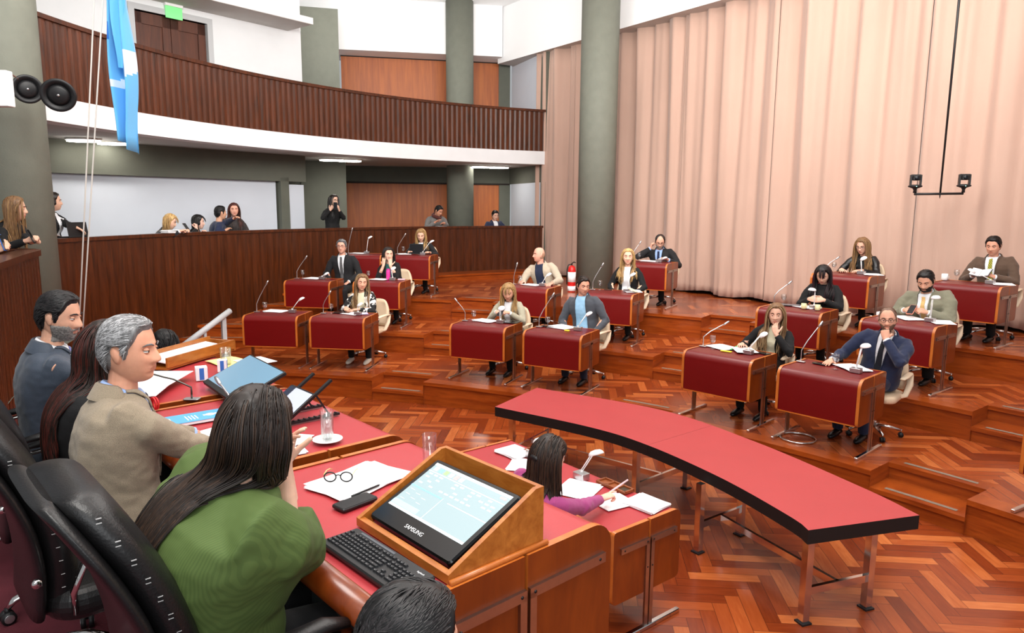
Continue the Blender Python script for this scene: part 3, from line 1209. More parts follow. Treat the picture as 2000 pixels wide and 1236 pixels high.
def desk_lamp(loc, rz, head, label, group='white desk lamps of the delegates', tilt=0.5, boxed=.045, hr=.05):
    """head: centre of the round lamp head relative to the foot"""
    t = thing('desk_lamp', label, 'lamp', loc, rz, group)
    head = Vector(head)
    mb = MB().mat(M_SILVER)
    mb.rbox((0, 0, boxed / 2), (.10, .075, boxed), r=.006)
    mb.build('base', parent=t)
    hd = Vector((head.x, head.y, 0))
    hd = hd.normalized() if hd.length > .01 else Vector((0, -1, 0))
    el = head - hd * .035 + Vector((0, 0, -.012))
    p0 = Vector((0, 0, boxed))
    sd = Vector((-hd.y, hd.x, 0)) * .010
    mb = MB().mat(M_WHITEP)
    mb.tube([p0, p0 + Vector((0, 0, .015))], .012, n=8)
    for q in (-1, 1):
        mb.tube([p0 + sd * q + Vector((0, 0, .008)), el + sd * q], .0042, n=6)
    mb.tube([el - sd * 1.3, el + sd * 1.3], .008, n=8)
    mb.tube([el, head], .006, n=6)
    mb.build('arm', parent=t)
    ax = (Vector((0, 0, 1)) + hd * -tilt).normalized()
    M = ax.to_track_quat('Z', 'Y').to_matrix()
    mb = MB().mat(M_WHITEP)
    mb.lathe([(hr * .96, -.012), (hr, -.006), (hr * .9, .008), (hr * .6, .02), (0.0, .025)], n=24, c=head, M=M)
    mb.build('lamp_shade', parent=t)
    return t


def papers(loc, rz, label, size=(.21, .297), n=3, h=.004, spread=.03, group='papers on the delegate desks', mt=None, seed=0):
    """a few loose sheets lying on each other, one thing"""
    rg = random.Random(seed + int(loc[0] * 100))
    mb = MB().mat(mt or M_PAPER)
    for i in range(n):
        dx, dy, da = (rg.uniform(-spread, spread), rg.uniform(-spread, spread), rg.uniform(-.12, .12)) if i else (0, 0, 0)
        mb.box((dx, dy, h / n * (i + .5)), (size[0], size[1], h / n * .9), rz=da)
    o = mb.build('paper_sheets', loc=loc, rz=rz)
    return tag(o, label, 'paper', group)


def phone(loc, rz, label, s=(.075, .15, .009), m=None):
    t = thing('mobile_phone', label, 'phone', loc, rz)
    MB().mat(m or M_BLACK).rbox((0, 0, s[2] / 2), s, r=.012).build('phone_body', parent=t)
    MB().mat(DARKGLASS).rbox((0, 0, s[2] + .0004), (s[0] - .008, s[1] - .01, .001), r=.009).build('screen', parent=t)
    return t


def tablet(loc, rz, label, tiltdeg=0, s=(.25, .18), scr=None):
    t = thing('tablet', label, 'tablet', loc, rz)
    a = math.radians(tiltdeg)
    M = Matrix.Rotation(a, 3, 'X')
    c = Vector((0, 0, s[1] / 2 * math.sin(a) + .006))
    MB().mat(M_BLACK).rbox(c, (s[0], s[1], .008), r=.012, M=M).build('tablet_body', parent=t)
    MB().mat(scr or DARKGLASS).rbox(c + M @ Vector((0, 0, .0046)), (s[0] - .02, s[1] - .02, .001), r=.004, M=M).build('screen', parent=t)
    return t


who = {'R1': 'woman in the white turtleneck', 'R2': 'man in the navy suit', 'M1': 'woman in the tweed jacket', 'M2': 'man in the grey jacket', 'L1': '',
       'L2': 'woman in the black and white print', 'L3': 'grey-haired man in black', 'L4': 'woman with hands at her face', 'L5': '', 'L6': 'blonde woman reading a tablet',
       'M3': 'bald man in beige', 'M4': 'blonde woman in the black cardigan', 'M6': 'balding bearded man', 'R3': 'black-haired woman with a fringe',
       'R4': 'man in khaki', 'R5': 'woman in the leather jacket', 'R6': 'man in the brown suit'}


def of(k):
    if k == 'L1':
        return 'on the unoccupied desk with a paper sheet'
    if k == 'L5':
        return 'on the unoccupied desk behind the grey-haired man'
    return 'on the desk of the ' + who[k]


MIC = {'R1': (.055, .347, .172, .17, .266), 'R2': (.055, .39, .115, .125, .383), 'M1': (.055, .362, -.108, -.04, .272), 'M2': (.055, .361, .15, .08, .412),
       'L1': (.055, .365, .16, .02, .42), 'L2': (.055, .39, .091, .02, .29), 'L3': (.055, .40, .16, .02, .353), 'L5': (.055, .40, .081, .01, .45),
       'L6': (.055, .42, .14, .02, .359), 'M3': (.055, .42, .04, .02, .308), 'M4': (.055, .42, .12, .06, .37), 'M6': (.055, .42, .10, .06, .307),
       'R3': (.055, .42, .134, .12, .283), 'R5': (.055, .42, .10, .10, .197)}
for k, (x, y, dx, dy, dz) in MIC.items():
    microphone(onD(k, x, y, DH), DESKS[k][2], (dx, dy, dz), 'thin silver gooseneck microphone ' + of(k))
GLS = {'R1': (.199, .30), 'R2': (.44, .31), 'M1': (.198, .343), 'M2': (.19, .341), 'L1': (.191, .346), 'L2': (.187, .36), 'L3': (.16, .40), 'L4': (.13, .40),
       'L6': (.17, .42), 'M3': (.17, .42), 'M4': (.17, .42), 'M6': (.17, .42), 'R3': (.18, .42), 'R5': (.16, .42), 'R6': (.17, .42)}
for k, (x, y) in GLS.items():
    goblet(onD(k, x, y, DH), 'stemmed glass of water ' + of(k))
LMP = {'R1': (.613, .33, .11, .10, .215), 'R2': (.634, .324, .05, .05, .262), 'M1': (.574, .40, .004, .02, .20), 'M2': (.6, .39, .12, .06, .215), 'L1': (.588, .39, .14, .015, .2),
       'L2': (.60, .34, .03, .01, .15), 'L3': (.52, .38, .075, .01, .09), 'L4': (.56, .40, .01, .01, .20), 'L5': (.42, .40, .07, .01, .31), 'L6': (.56, .42, .17, .03, .25),
       'M3': (.56, .42, .09, .04, .18), 'M4': (.607, .40, .07, .03, .26), 'M6': (.54, .40, .12, -.06, .07), 'R3': (.572, .42, -.03, -.02, .24), 'R4': (.594, .42, .025, .03, .275),
       'R5': (.55, .42, .01, .01, .225), 'R6': (.56, .42, -.20, -.06, .15)}
for k, (x, y, dx, dy, dz) in LMP.items():
    desk_lamp(onD(k, x, y, DH), DESKS[k][2], (dx, dy, dz), 'white twin-arm desk lamp ' + of(k), tilt={'R2': .2, 'R3': .1, 'R4': .1}.get(k, .6))
PAP = {'R1': (.24, .46, 1.2, 4), 'R2': (.55, .50, .9, 6), 'M1': (.32, .47, 1.3, 5), 'M2': (.33, .49, 1.2, 6), 'L1': (.29, .48, 1.35, 3), 'L2': (.47, .45, 1.1, 4),
       'L3': (.33, .48, 1.3, 4), 'L4': (.30, .47, 1.3, 4), 'L5': (.25, .45, 1.4, 4), 'L6': (.17, .50, .5, 3), 'M3': (.36, .48, 1.3, 3), 'M4': (.66, .50, .4, 4), 'M6': (.36, .48, 1.4, 3),
       'R4': (.34, .48, 1.0, 4), 'R5': (.66, .49, .5, 3), 'R6': (.68, .50, .5, 3), 'R3': (.46, .48, 1.2, 4)}
for k, (x, y, a, n) in PAP.items():
    p = onD(k, x, y, DH)
    papers(p, DESKS[k][2] + a, 'white paper sheets ' + of(k), n=n, h=.002 * n, seed=hash(k) % 1 + 7)
M_GREENF = mat('green_folder', (70, 190, 110), rough=0.5)
M_YELLOW = mat('yellow_note', (236, 216, 60), rough=0.6)
M_LILAC = mat('lilac_paper', (196, 186, 226), rough=0.7)
papers(onD('R1', .36, .50, DH + .009), DESKS['R1'][2] + .2, 'thin green folder between the papers of the woman in the white turtleneck', size=(.02, .28), n=1, h=.003, mt=M_GREENF, group='coloured papers')
o = MB().mat(M_YELLOW).box((0, 0, .004), (.12, .04, .008)).build('sticky_notes', loc=onD('R1', .385, .27, DH), rz=DESKS['R1'][2] + .1)
tag(o, 'yellow notes in front of the papers of the woman in the white turtleneck', 'sticky notes')
o = MB().mat(M_YELLOW).box((0, 0, .006), (.06, .04, .012)).build('sticky_notes', loc=onD('M2', .50, .27, DH), rz=DESKS['M2'][2])
tag(o, 'small yellow note pad at the front of the grey-jacketed man\'s desk', 'sticky notes')
phone(onD('R1', .72, .47, DH), DESKS['R1'][2] + 1.3, 'dark phone lying beside the lamp of the woman in the white turtleneck')
phone(onD('R2', .24, .43, DH), DESKS['R2'][2] + 1.45, 'black phone lying on the desk of the man in the navy suit')
tablet(onD('M1', .68, .50, DH), DESKS['M1'][2] + .05, 'dark tablet lying flat on the tweed-jacketed woman\'s desk')
tablet(onD('M2', .16, .48, DH), DESKS['M2'][2] + .05, 'dark tablet lying flat on the grey-jacketed man\'s desk', s=(.22, .16))
tablet(onD('L2', .30, .50, DH), DESKS['L2'][2] + .05, 'dark tablet lying flat on the desk of the woman in black and white print', s=(.25, .16))
tablet(onD('L6', .40, .50, DH), DESKS['L6'][2], 'black tablet standing upright before the blonde woman who reads it', tiltdeg=72, s=(.27, .2))
tablet(onD('R3', .24, .50, DH), DESKS['R3'][2] + .3, 'grey tablet lying flat before the black-haired woman with a fringe', s=(.25, .17), scr=mat('grey_slate', (96, 100, 108), rough=.3))
# pink bottle, cups, booklet, glasses case
t = thing('drink_bottle', 'bright pink drink bottle before the woman with hands at her face', 'bottle', onD('L4', .46, .47, DH))
MB().mat(mat('pink_bottle', (232, 62, 160), rough=.35)).lathe([(.034, 0), (.036, .004), (.036, .15), (.03, .165), (.0, .165)], n=20).build('bottle_body', parent=t)
MB().mat(mat('pink_lid', (210, 40, 140), rough=.4)).lathe([(.03, .165), (.03, .185), (.0, .187)], n=20).build('lid', parent=t)
M_CUP = mat('white_ceramic', (240, 240, 238), rough=.25)


def cup(loc, label, m=None, r=.032, h=.07):
    t = thing('cup', label, 'cup', loc)
    MB().mat(m or M_CUP).lathe([(r * .8, 0), (r, .01), (r, h), (r - .004, h), (r - .005, .012), (0, .01)], n=20).build('cup_body', parent=t)
    mb = MB().mat(m or M_CUP)
    mb.tube([(r * .95 + .018 * math.sin(math.pi * i / 6), 0, h * .25 + h * .5 * i / 6) for i in range(7)], .004, n=6)
    mb.build('handle', parent=t)
    return t


cup(onD('R6', .03, .42, DH), 'white cup on the front corner of the brown-suited man\'s desk', r=.04, h=.085)
cup(onD('R3', .49, .30, DH), 'pale yellow cup left of the lamp of the woman with a fringe', mat('pale_yellow_ceramic', (232, 222, 172), rough=.35))
cup(onD('R3', .66, .30, DH), 'pale yellow cup right of the lamp of the woman with a fringe', mat('pale_yellow_ceramic', (232, 222, 172), rough=.35))
o = MB().mat(mat('cream_booklet', (222, 212, 186), rough=.6)).box((0, 0, .004), (.15, .11, .008), M=Matrix.Rotation(.35, 3, 'Y')).build('booklet', loc=onD('M4', .70, .40, DH + .03), rz=DESKS['M4'][2])
tag(o, 'open cream booklet propped on the blonde cardigan woman\'s desk', 'booklet')
o = MB().mat(mat('pink_pouch', (226, 178, 186), rough=.6)).rbox((0, 0, .012), (.13, .07, .024), r=.02).build('pouch', loc=onD('L4', .70, .45, DH), rz=DESKS['L4'][2])
tag(o, 'pale pink pouch at the desk end beside the pink bottle', 'pouch')
o = MB().mat(M_PAPER).rbox((0, 0, .02), (.13, .09, .04), r=.01).build('tissue_box', loc=onD('R4', .06, .46, DH), rz=DESKS['R4'][2])
tag(o, 'small white box left of the khaki-suited man', 'box')
o = MB().mat(M_BLACK).tube([(-.06, 0, .008), (.06, .01, .008)], .006, n=6).build('pen', loc=onD('M4', .29, .45, DH), rz=DESKS['M4'][2])
tag(o, 'dark pen left of the blonde woman in the black cardigan', 'pen')
papers(onD('L2', .60, .48, DH), DESKS['L2'][2] + .5, 'lilac sheets beside the lamp of the woman in the print jacket', size=(.15, .2), n=2, mt=M_LILAC, group='coloured papers')
papers(onD('R4', .70, .49, DH), DESKS['R4'][2] + .6, 'white paper sheets right of the khaki man\'s lamp', n=3)
papers(onD('R1', .50, .46, DH + .012), DESKS['R1'][2] + .7, 'white sheets behind the lamp of the turtlenecked woman', n=3)

# ------------------------------------------------------------------ curved red table on the main floor
OUT = [(0.281, 7.617), (1.463, 6.799), (2.078, 5.863), (2.529, 4.831), (2.673, 4.381)]
INN = [(-0.164, 6.851), (0.715, 6.21), (1.143, 5.736), (1.552, 5.016), (1.815, 4.343), (1.851, 4.149)]


def smooth_line(pts, n):
    """Catmull-Rom through pts, resampled"""
    P = [Vector(p) for p in pts]
    P = [P[0] * 2 - P[1]] + P + [P[-1] * 2 - P[-2]]
    out = []
    for i in range(1, len(P) - 2):
        for k in range(12):
            t = k / 12
            out.append(.5 * ((2 * P[i]) + (P[i + 1] - P[i - 1]) * t + (2 * P[i - 1] - 5 * P[i] + 4 * P[i + 1] - P[i + 2]) * t * t + (3 * P[i] - P[i - 1] - 3 * P[i + 1] + P[i + 2]) * t ** 3))
    out.append(P[-2])
    L = [0]
    for a, b in zip(out[:-1], out[1:]):
        L.append(L[-1] + (b - a).length)
    res = []
    for k in range(n + 1):
        s = L[-1] * k / n
        i = min(max(j for j in range(len(L)) if L[j] <= s + 1e-9), len(out) - 2)
        res.append(out[i].lerp(out[i + 1], (s - L[i]) / max(1e-9, L[i + 1] - L[i])))
    return res


M_TABLETOP = mat('red_laminate_top', (172, 60, 62), rough=0.45, spec=0.4, var=0.03, scale=3, bump=0.03, bscale=500)
M_TABLEEDGE = mat('black_table_edge', (14, 13, 14), rough=0.6)
oc, ic = smooth_line(OUT, 40), smooth_line(INN, 40)
t = thing('curved_table', 'long arc-shaped red table with black edge and chrome legs', 'table', (0, 0, 0))
ZT0, ZT1 = .56, .655
for i0, i1 in ((0, 20), (20, 40)):
    mb = MB()
    sl = slice(i0, i1 + 1)
    A, B = oc[sl], ic[sl]
    if i0 == 0:
        A, B = A[:-1] + [A[-1].lerp(A[-2], .02)], B[:-1] + [B[-1].lerp(B[-2], .02)]
    mb.mat(M_TABLETOP).grid([[(*p, ZT1) for p in A], [(*p, ZT1) for p in B]], smooth=False)
    mb.mat(M_TABLEEDGE)
    mb.grid([[(*p, ZT0) for p in B], [(*p, ZT0) for p in A]], smooth=False)
    mb.grid([[(*p, ZT1) for p in B], [(*p, ZT0) for p in B]], smooth=False)
    mb.grid([[(*p, ZT0) for p in A], [(*p, ZT1) for p in A]], smooth=False)
    for e in (0, -1):
        mb.grid([[(*A[e], ZT1), (*B[e], ZT1)], [(*A[e], ZT0), (*B[e], ZT0)]], smooth=False)
    mb.build('table_top', parent=t)
pairs = []
for i in (2, 18, 23, 38):
    a, b = Vector(ic[i]), Vector(oc[i])
    if i == 38:
        a, b = Vector((1.855, 4.19)), Vector((2.43, 4.40))
    if i == 23:
        a, b = Vector((1.40, 5.10)), Vector((1.95, 5.50))
    d = (b - a).normalized()
    p, q = (a + d * .06, b - d * .10) if i not in (38,) else (a + d * .03, b - d * .06)
    pairs.append((p, q))
    for r in (p, q):
        mb = MB().mat(M_CHROME)
        mb.box((r.x, r.y, ZT0 / 2 + .005), (.05, .05, ZT0 - .01), rz=math.atan2(d.y, d.x))
        mb.mat(M_BLACK).box((r.x, r.y, .006), (.075, .075, .012), rz=math.atan2(d.y, d.x))
        mb.build('leg', parent=t)
    MB().mat(M_CHROME).bar((*p, .22), (*q, .22), .025, .05).build('cross_rail', parent=t)
for (a, b), (c, d) in ((pairs[0], pairs[1]), (pairs[2], pairs[3])):
    m0, m1 = (a + b) / 2, (c + d) / 2
    MB().mat(M_CHROME).bar((*m0, .22), (*m1, .22), .025, .05).build('stretcher', parent=t)

# ------------------------------------------------------------------ rostrum desks
RU, RWd = Vector((-.672, .740)), Vector((-.740, -.672))
RU.normalize()
RWd = Vector((-RU.y, RU.x))
RO = Vector((.372, 2.455))
RA = math.atan2(RU.y, RU.x)
RH, RD = .76, 1.0
ZTOP = Z_P + RH


def ros(u, w, z=0.0):
    p = RO + RU * u + RWd * w
    return Vector((p.x, p.y, z))


rl = ['rostrum desk nearest the view, carrying the screen housing', 'middle rostrum desk before the man in the beige jacket', 'far rostrum desk with the wooden paper tray']
for k in range(3):
    t = make_desk('rostrum_desk', rl[k], 'desk', 1.245, RD, RH, .08, .43, group='red-topped rostrum desks', R=.10, side_zb=.02, back_nosing=True, skin_m=M_RED_LIT)
    t.location = ros(1.335 * k, 0, Z_P)
    t.rotation_euler = (0, 0, RA)

# stenographers' desk on the main floor
SZ = .72
S_FAR, S_NEAR = Vector((0.02, 5.69)), Vector((1.10, 4.33))
SUx = (S_FAR - S_NEAR).normalized()
SA = math.atan2(SUx.y, SUx.x)
SN = Vector((-SUx.y, SUx.x))
t = make_desk('stenographer_desk', 'red-topped desk of the woman in magenta below the rostrum', 'desk', (S_FAR - S_NEAR).length, .62, SZ, .25, .30, R=.06, skin_m=M_RED_LIT)
t.location = (*S_NEAR, 0)
t.rotation_euler = (0, 0, SA)


def stn(u, w, z=SZ):
    p = S_NEAR + SUx * u + SN * w
    return Vector((p.x, p.y, z))


def onS(x, y):
    return Vector((x, y, SZ))


# ------------------------------------------------------------------ screen housing on the near rostrum desk
t = thing('screen_housing', 'open wooden housing with a slanted monitor on the near rostrum desk', 'screen housing', ros(0.025, .33, ZTOP), RA)
HWd, HDp, HHt, th = .54, .40, .205, .018
M_BOX = wood('housing_maple', (150, 80, 22), (190, 118, 48), rough=.35, stretch=(2, 8, 8), scale=3)
for x in (0, HWd - th):
    mb = MB().mat(M_BOX)
    pr = [(0, 0), (HDp, 0), (HDp, .03), (.035, HHt), (0, HHt)]
    PM = Matrix(((0, 0, 1, 0), (1, 0, 0, 0), (0, 1, 0, 0), (0, 0, 0, 1)))
    mb.prism(pr, x, x + th, M=PM)
    mb.build('side_cheek', parent=t)
MB().mat(M_BOX).box((HWd / 2, th / 2, HHt / 2), (HWd - 2 * th, th, HHt)).build('back_board', parent=t)
MB().mat(M_BOX).box((HWd / 2, HDp - .012, .015), (HWd - 2 * th, .024, .03)).build('front_board', parent=t)
MB().mat(M_EDGE).tube([(-.008, -.01, .008), (-.008, HDp, .008)], .010, n=8).build('corner_bead', parent=t)
# monitor: slanted slab with bezel, lit screen, lettering
mon = thing('monitor', 'black slanted monitor with a pale lit screen inside the wooden housing', 'monitor', ros(0.025 + HWd / 2, .33, ZTOP), RA)
ang = math.radians(-26)
# local frame: x along desk (viewer's left), slanted upward away from the seat
MW, MHh = .47, .36
y0, z0 = HDp - .035, .03
y1, z1 = .06, .165
sl = Vector((0, y1 - y0, z1 - z0))
sl.normalize()
nrm = Vector((0, -sl.z, sl.y))
if nrm.z < 0:
    nrm = -nrm
xl = Vector((-1, 0, 0))                       # seat-side viewer's right is -x
MM = Matrix((xl, sl, nrm)).transposed()
base = Vector((0, y0, z0))
L = math.hypot(y1 - y0, z1 - z0)
cen = base + sl * (L / 2)
MB().mat(mat('monitor_gloss_black', (12, 12, 13), rough=.12)).rbox(cen, (MW, L, .03), r=.015, M=MM).build('bezel', parent=mon)
M_SCR, nt, b = newmat('monitor_screen')
SCRC = (206, 232, 236)
b.inputs['Base Color'].default_value = (*lin((30, 34, 36)), 1)
b.inputs['Emission Color'].default_value = (*lin(SCRC), 1)
b.inputs['Emission Strength'].default_value = 1.0
b.inputs['Roughness'].default_value = .25
sw, sh = MW - .045, L - .095
sc = base + sl * (L - .02 - sh / 2) + nrm * .0155


def onscr(fx, fy, dz=.0008):
    """fx,fy in 0..1 from the top left of the lit screen as the seat sees it"""
    return sc + xl * ((fx - .5) * sw) + sl * ((.5 - fy) * sh) + nrm * dz


mb = MB().mat(M_SCR)
mb.add([onscr(0, 1, 0), onscr(1, 1, 0), onscr(1, 0, 0), onscr(0, 0, 0)], [(0, 1, 2, 3)], False)


def scr_mat(name, c, e=.8):
    m = mat(name, c, rough=.4, emit=e)
    return m


def scr_rect(mb, x0, yy0, x1, yy1, m, dz=.0008):
    mb.mat(m).add([onscr(x0, yy1, dz), onscr(x1, yy1, dz), onscr(x1, yy0, dz), onscr(x0, yy0, dz)], [(0, 1, 2, 3)], False)


sb, sgr, sw_, scy, sgn = scr_mat('screen_blue', (120, 160, 226)), scr_mat('screen_grey', (196, 214, 218)), scr_mat('screen_white', (236, 246, 248)), scr_mat('screen_cyan', (150, 214, 240)), scr_mat('screen_green', (140, 200, 120))
srd = scr_mat('screen_red', (220, 150, 150))
scr_rect(mb, 0, 0, 1, .05, sw_)
scr_rect(mb, 0, .17, 1, .185, sgr)
for i, m in enumerate((sgr, sb, sgn, sgr, srd, sgr)):
    scr_rect(mb, .04 + i * .07, .065, .09 + i * .07, .15, m, .001)
scr_rect(mb, .9, .07, .97, .11, srd, .001)
rg = random.Random(3)
for r in range(4):
    for c in range(13):
        if rg.random() < .6:
            scr_rect(mb, .04 + c * .072, .21 + r * .072, .085 + c * .072, .235 + r * .072, sw_, .001)
scr_rect(mb, 0, .52, .44, .55, sb, .001)
scr_rect(mb, .44, .52, .446, .96, sgr, .001)
scr_rect(mb, .52, .55, 1, .565, sgr, .001)
for i in range(7):
    scr_rect(mb, .04 + .1 * (i % 3), .60 + i * .035, .10 + .1 * (i % 3), .607 + i * .035, sgr, .001)
scr_rect(mb, 0, .86, .36, .95, scy, .001)
scr_rect(mb, 0, .96, 1, 1, sw_, .001)
mb.build('screen', parent=mon, fix=False)


def text_mesh(txt, size, m, name, parent, origin, ex, ey, extrude=.0004, align='CENTER'):
    """flat lettering: origin, writing direction ex and up direction ey"""
    cu = bpy.data.curves.new(name, 'FONT')
    cu.body = txt
    cu.size = size
    cu.align_x = align
    cu.align_y = 'CENTER'
    cu.extrude = extrude
    ob = bpy.data.objects.new(name, cu)
    dg = bpy.context.evaluated_depsgraph_get()
    COL.objects.link(ob)
    dg.update()
    me = bpy.data.meshes.new_from_object(ob.evaluated_get(dg))
    bpy.data.objects.remove(ob)
    ex, ey = Vector(ex).normalized(), Vector(ey).normalized()
    ez = ex.cross(ey)
    me.transform(Matrix.Translation(origin) @ Matrix((ex, ey, ez)).transposed().to_4x4())
    me.materials.clear()
    me.materials.append(m)
    o = bpy.data.objects.new(name, me)
    COL.objects.link(o)
    o.parent = parent
    return o


M_LETTER = mat('pale_lettering', (220, 222, 224), rough=.4)
text_mesh('SAMSUNG', .022, M_LETTER, 'lettering', mon, base + sl * .035 + nrm * .0155, xl, sl)

# keyboard
kb = thing('keyboard', 'black computer keyboard with printed keys before the screen housing', 'keyboard', ros(.285, .825, ZTOP), RA + math.pi + .02)
M_KB = mat('keyboard_black', (30, 31, 33), rough=.42)
M_KEY = mat('key_black', (38, 39, 42), rough=.5)
KW, KD = .45, .15
MB().mat(M_KB).rbox((0, 0, .010), (KW, KD, .02), r=.014).build('key_tray', parent=kb)


def keyrow(mb, x0, y, widths, g=.0025, h=.0145):
    x = x0
    out = []
    for w in widths:
        if w > 0:
            c = Vector((x + w / 2, y, .0265))
            s0, s1 = (w - g) / 2, (h - g) / 2
            vs = [(c.x + a * s0, c.y + b2 * s1, .019) for a, b2 in ((-1, -1), (1, -1), (1, 1), (-1, 1))] + \
                 [(c.x + a * (s0 - .0018), c.y + b2 * (s1 - .0018), .0265) for a, b2 in ((-1, -1), (1, -1), (1, 1), (-1, 1))]
            mb.add(vs, [(4, 5, 6, 7), (0, 1, 5, 4), (1, 2, 6, 5), (2, 3, 7, 6), (3, 0, 4, 7)], False)
            out.append(c)
        x += abs(w)
    return out


mb = MB().mat(M_KEY)
u = .0182
x0 = -KW / 2 + .014
tops = []
rows_ = [(-.047, [u * 1.25] * 3 + [u * 6.25] + [u * 1.25] * 4), (-.0305, [u * 2.25] + [u] * 10 + [u * 2.75]), (-.014, [u * 1.75] + [u] * 11 + [u * 2.25]),
         (.0025, [u * 1.5] + [u] * 12 + [u * 1.5]), (.019, [u] * 13 + [u * 2]), (.039, [u, -u] + [u] * 4 + [-u * .5] + [u] * 4 + [-u * .5] + [u] * 4)]
for y, ws in rows_:
    tops += keyrow(mb, x0, y, ws)
x1 = x0 + u * 15.3
for y, ws in ((.039, [u] * 3), (.019, [u] * 3), (.0025, [u] * 3), (-.0305, [-u, u]), (-.047, [u] * 3)):
    tops += keyrow(mb, x1, y, ws)
x2 = x1 + u * 3.3
for y, ws in ((.019, [u] * 4), (.0025, [u] * 4), (-.014, [u] * 4), (-.0305, [u] * 4), (-.047, [u * 2, u, u])):
    tops += keyrow(mb, x2, y, ws)
o = mb.build('key_caps', parent=kb, fix=False)
mb = MB().mat(mat('key_legend_grey', (150, 152, 154), rough=.5))
rg = random.Random(8)
for c in tops:
    w, h = rg.uniform(.0016, .003), .0026
    mb.add([(c.x - .004 + a * w, c.y - .002 + b2 * h, .0267) for a, b2 in ((0, 0), (1, 0), (1, 1), (0, 1))], [(0, 1, 2, 3)], False)
mb.build('key_legends', parent=kb, fix=False)
text_mesh('logitech', .011, M_LETTER, 'lettering', kb, Vector((KW / 2 - .045, .048, .0205)), (1, 0, 0), (0, 1, 0))
MB().mat(mat('media_strip', (84, 88, 94), rough=.35)).rbox((x0 + u * 7.5, .058, .0205), (u * 11, .010, .003), r=.004).build('media_strip', parent=kb)
# mouse
ms = thing('computer_mouse', 'glossy black computer mouse below the keyboard corner', 'mouse', ros(.075, .895, ZTOP), RA + math.pi)
MB().mat(mat('mouse_black', (34, 36, 40), rough=.2)).ellipsoid((0, 0, .012), (.031, .052, .024), 20, 12).build('mouse_body', parent=ms)
MB().mat(M_SILVER).tube([(0, .018, .034), (0, .034, .030)], .004, n=8).build('scroll_wheel', parent=ms)

# phone, papers, spectacles, pen on the near rostrum desk
phone(Vector((-.594, 2.567, ZTOP)), math.atan2(.154, .132) - math.pi / 2, 'black mobile phone lying between keyboard and papers on the near rostrum desk', s=(.078, .165, .013))
pc = Vector((-.63, 2.80, ZTOP))
pa = math.atan2(.292, .216)
papers(pc, pa, 'stack of white printed sheets under the spectacles on the near rostrum desk', size=(.36, .25), n=4, h=.006, spread=.008, group='papers on the rostrum')
sp = thing('spectacles', 'dark-rimmed spectacles with clear temples standing on the white papers', 'spectacles', pc + Vector((-.075, -.04, .0065)), pa - .9)
M_RIM = mat('black_spectacle_rim', (20, 20, 22), rough=.25)
M_TEMPLE = mat('clear_yellow_temple', (226, 216, 150), rough=.3, alpha=.75)
for s in (-1, 1):
    mb = MB().mat(M_RIM)
    mb.tube([(s * .033 + .024 * math.cos(a), 0, .024 + .020 * math.sin(a)) for a in [2 * math.pi * i / 20 for i in range(21)]], .0028, n=6, cap=False)
    if s > 0:
        mb.tube([(-.010, 0, .030), (0, 0, .033), (.010, 0, .030)], .0025, n=6)
    mb.build('rim', parent=sp)
    MB().mat(M_GLASS).lathe([(.0225, -.0006), (.0225, .0006)], n=20, c=(s * .033, 0, .024), M=Matrix.Diagonal((1, 1, 1)) @ Matrix.Rotation(math.pi / 2, 3, 'X')).build('lens', parent=sp)
    MB().mat(M_TEMPLE).tube([(s * .058, .002, .034), (s * .060, .06, .030), (s * .058, .11, .018), (s * .054, .135, .004)], .0022, n=6).build('temple', parent=sp)
o = MB().mat(M_BLACK).tube([(-.07, 0, .005), (.07, 0, .005), (.078, 0, .005)], [.0042, .0042, .001], n=8).build('pen', loc=pc + Vector((.055, -.135, .007)), rz=pa)
tag(o, 'thin black pen on the edge of the papers under the spectacles', 'pen')


def tumbler(loc, label, h=.13, r=.032, level=.10, saucer=False):
    t = thing('tumbler', label, 'glass', loc, 0, 'straight water tumblers on the rostrum')
    MB().mat(M_GLASS).lathe([(r * .92, 0), (r, h), (r - .0018, h), (r * .92 - .002, .012), (0, .012)], n=28).build('glass_wall', parent=t)
    if level:
        MB().mat(M_WATER).lathe([(0, .0125), (r * .92 - .0028, .0125), (r * .985 - .0028, level), (0, level)], n=28).build('water', parent=t)
    return t


tumbler(Vector((-.362, 3.02, ZTOP)), 'empty straight glass half hidden behind the wooden screen housing', level=0)
sc_ = thing('saucer', 'white saucer under the water tumbler on the middle rostrum desk', 'saucer', Vector((-.886, 3.288, ZTOP)))
MB().mat(M_CUP).lathe([(.035, 0), (.04, .003), (.072, .013), (.072, .016), (.04, .006), (0, .005)], n=32).build('saucer_dish', parent=sc_)
tumbler(Vector((-.886, 3.288, ZTOP + .0055)), 'tall tumbler of water on a white saucer, middle rostrum desk', h=.15, level=.105)

# things on the middle rostrum desk
M_SKYB = mat('sky_blue_cover', (92, 170, 226), rough=.4)
bk = thing('booklet', 'sky blue booklet with white lettering before the man in the beige jacket', 'booklet', Vector((-1.66, 3.63, ZTOP)), math.atan2(.24, .30))
MB().mat(M_PAPER).box((0, 0, .009), (.40, .16, .014)).build('pages', parent=bk)
MB().mat(M_SKYB).box((0, 0, .017), (.404, .164, .002)).build('cover', parent=bk)
mb = MB().mat(M_PAPER)
for i in range(4):
    mb.box((-.06 + i * .016, -.01, .0185), (.006, .08 - .01 * (i % 2), .0008))
mb.lathe([(.024, .018), (.024, .0186)], n=16, c=(.06, .0, 0))
mb.box((.06, 0, .0186), (.07, .02, .0006))
for i in range(3):
    mb.box((-.16 + i * .012, .0, .0185), (.004, .06, .0008))
mb.build('cover_print', parent=bk)
papers(Vector((-1.42, 3.35, ZTOP)), 1.1, 'white sheets under the hand of the man in the beige jacket', n=3, group='papers on the rostrum')
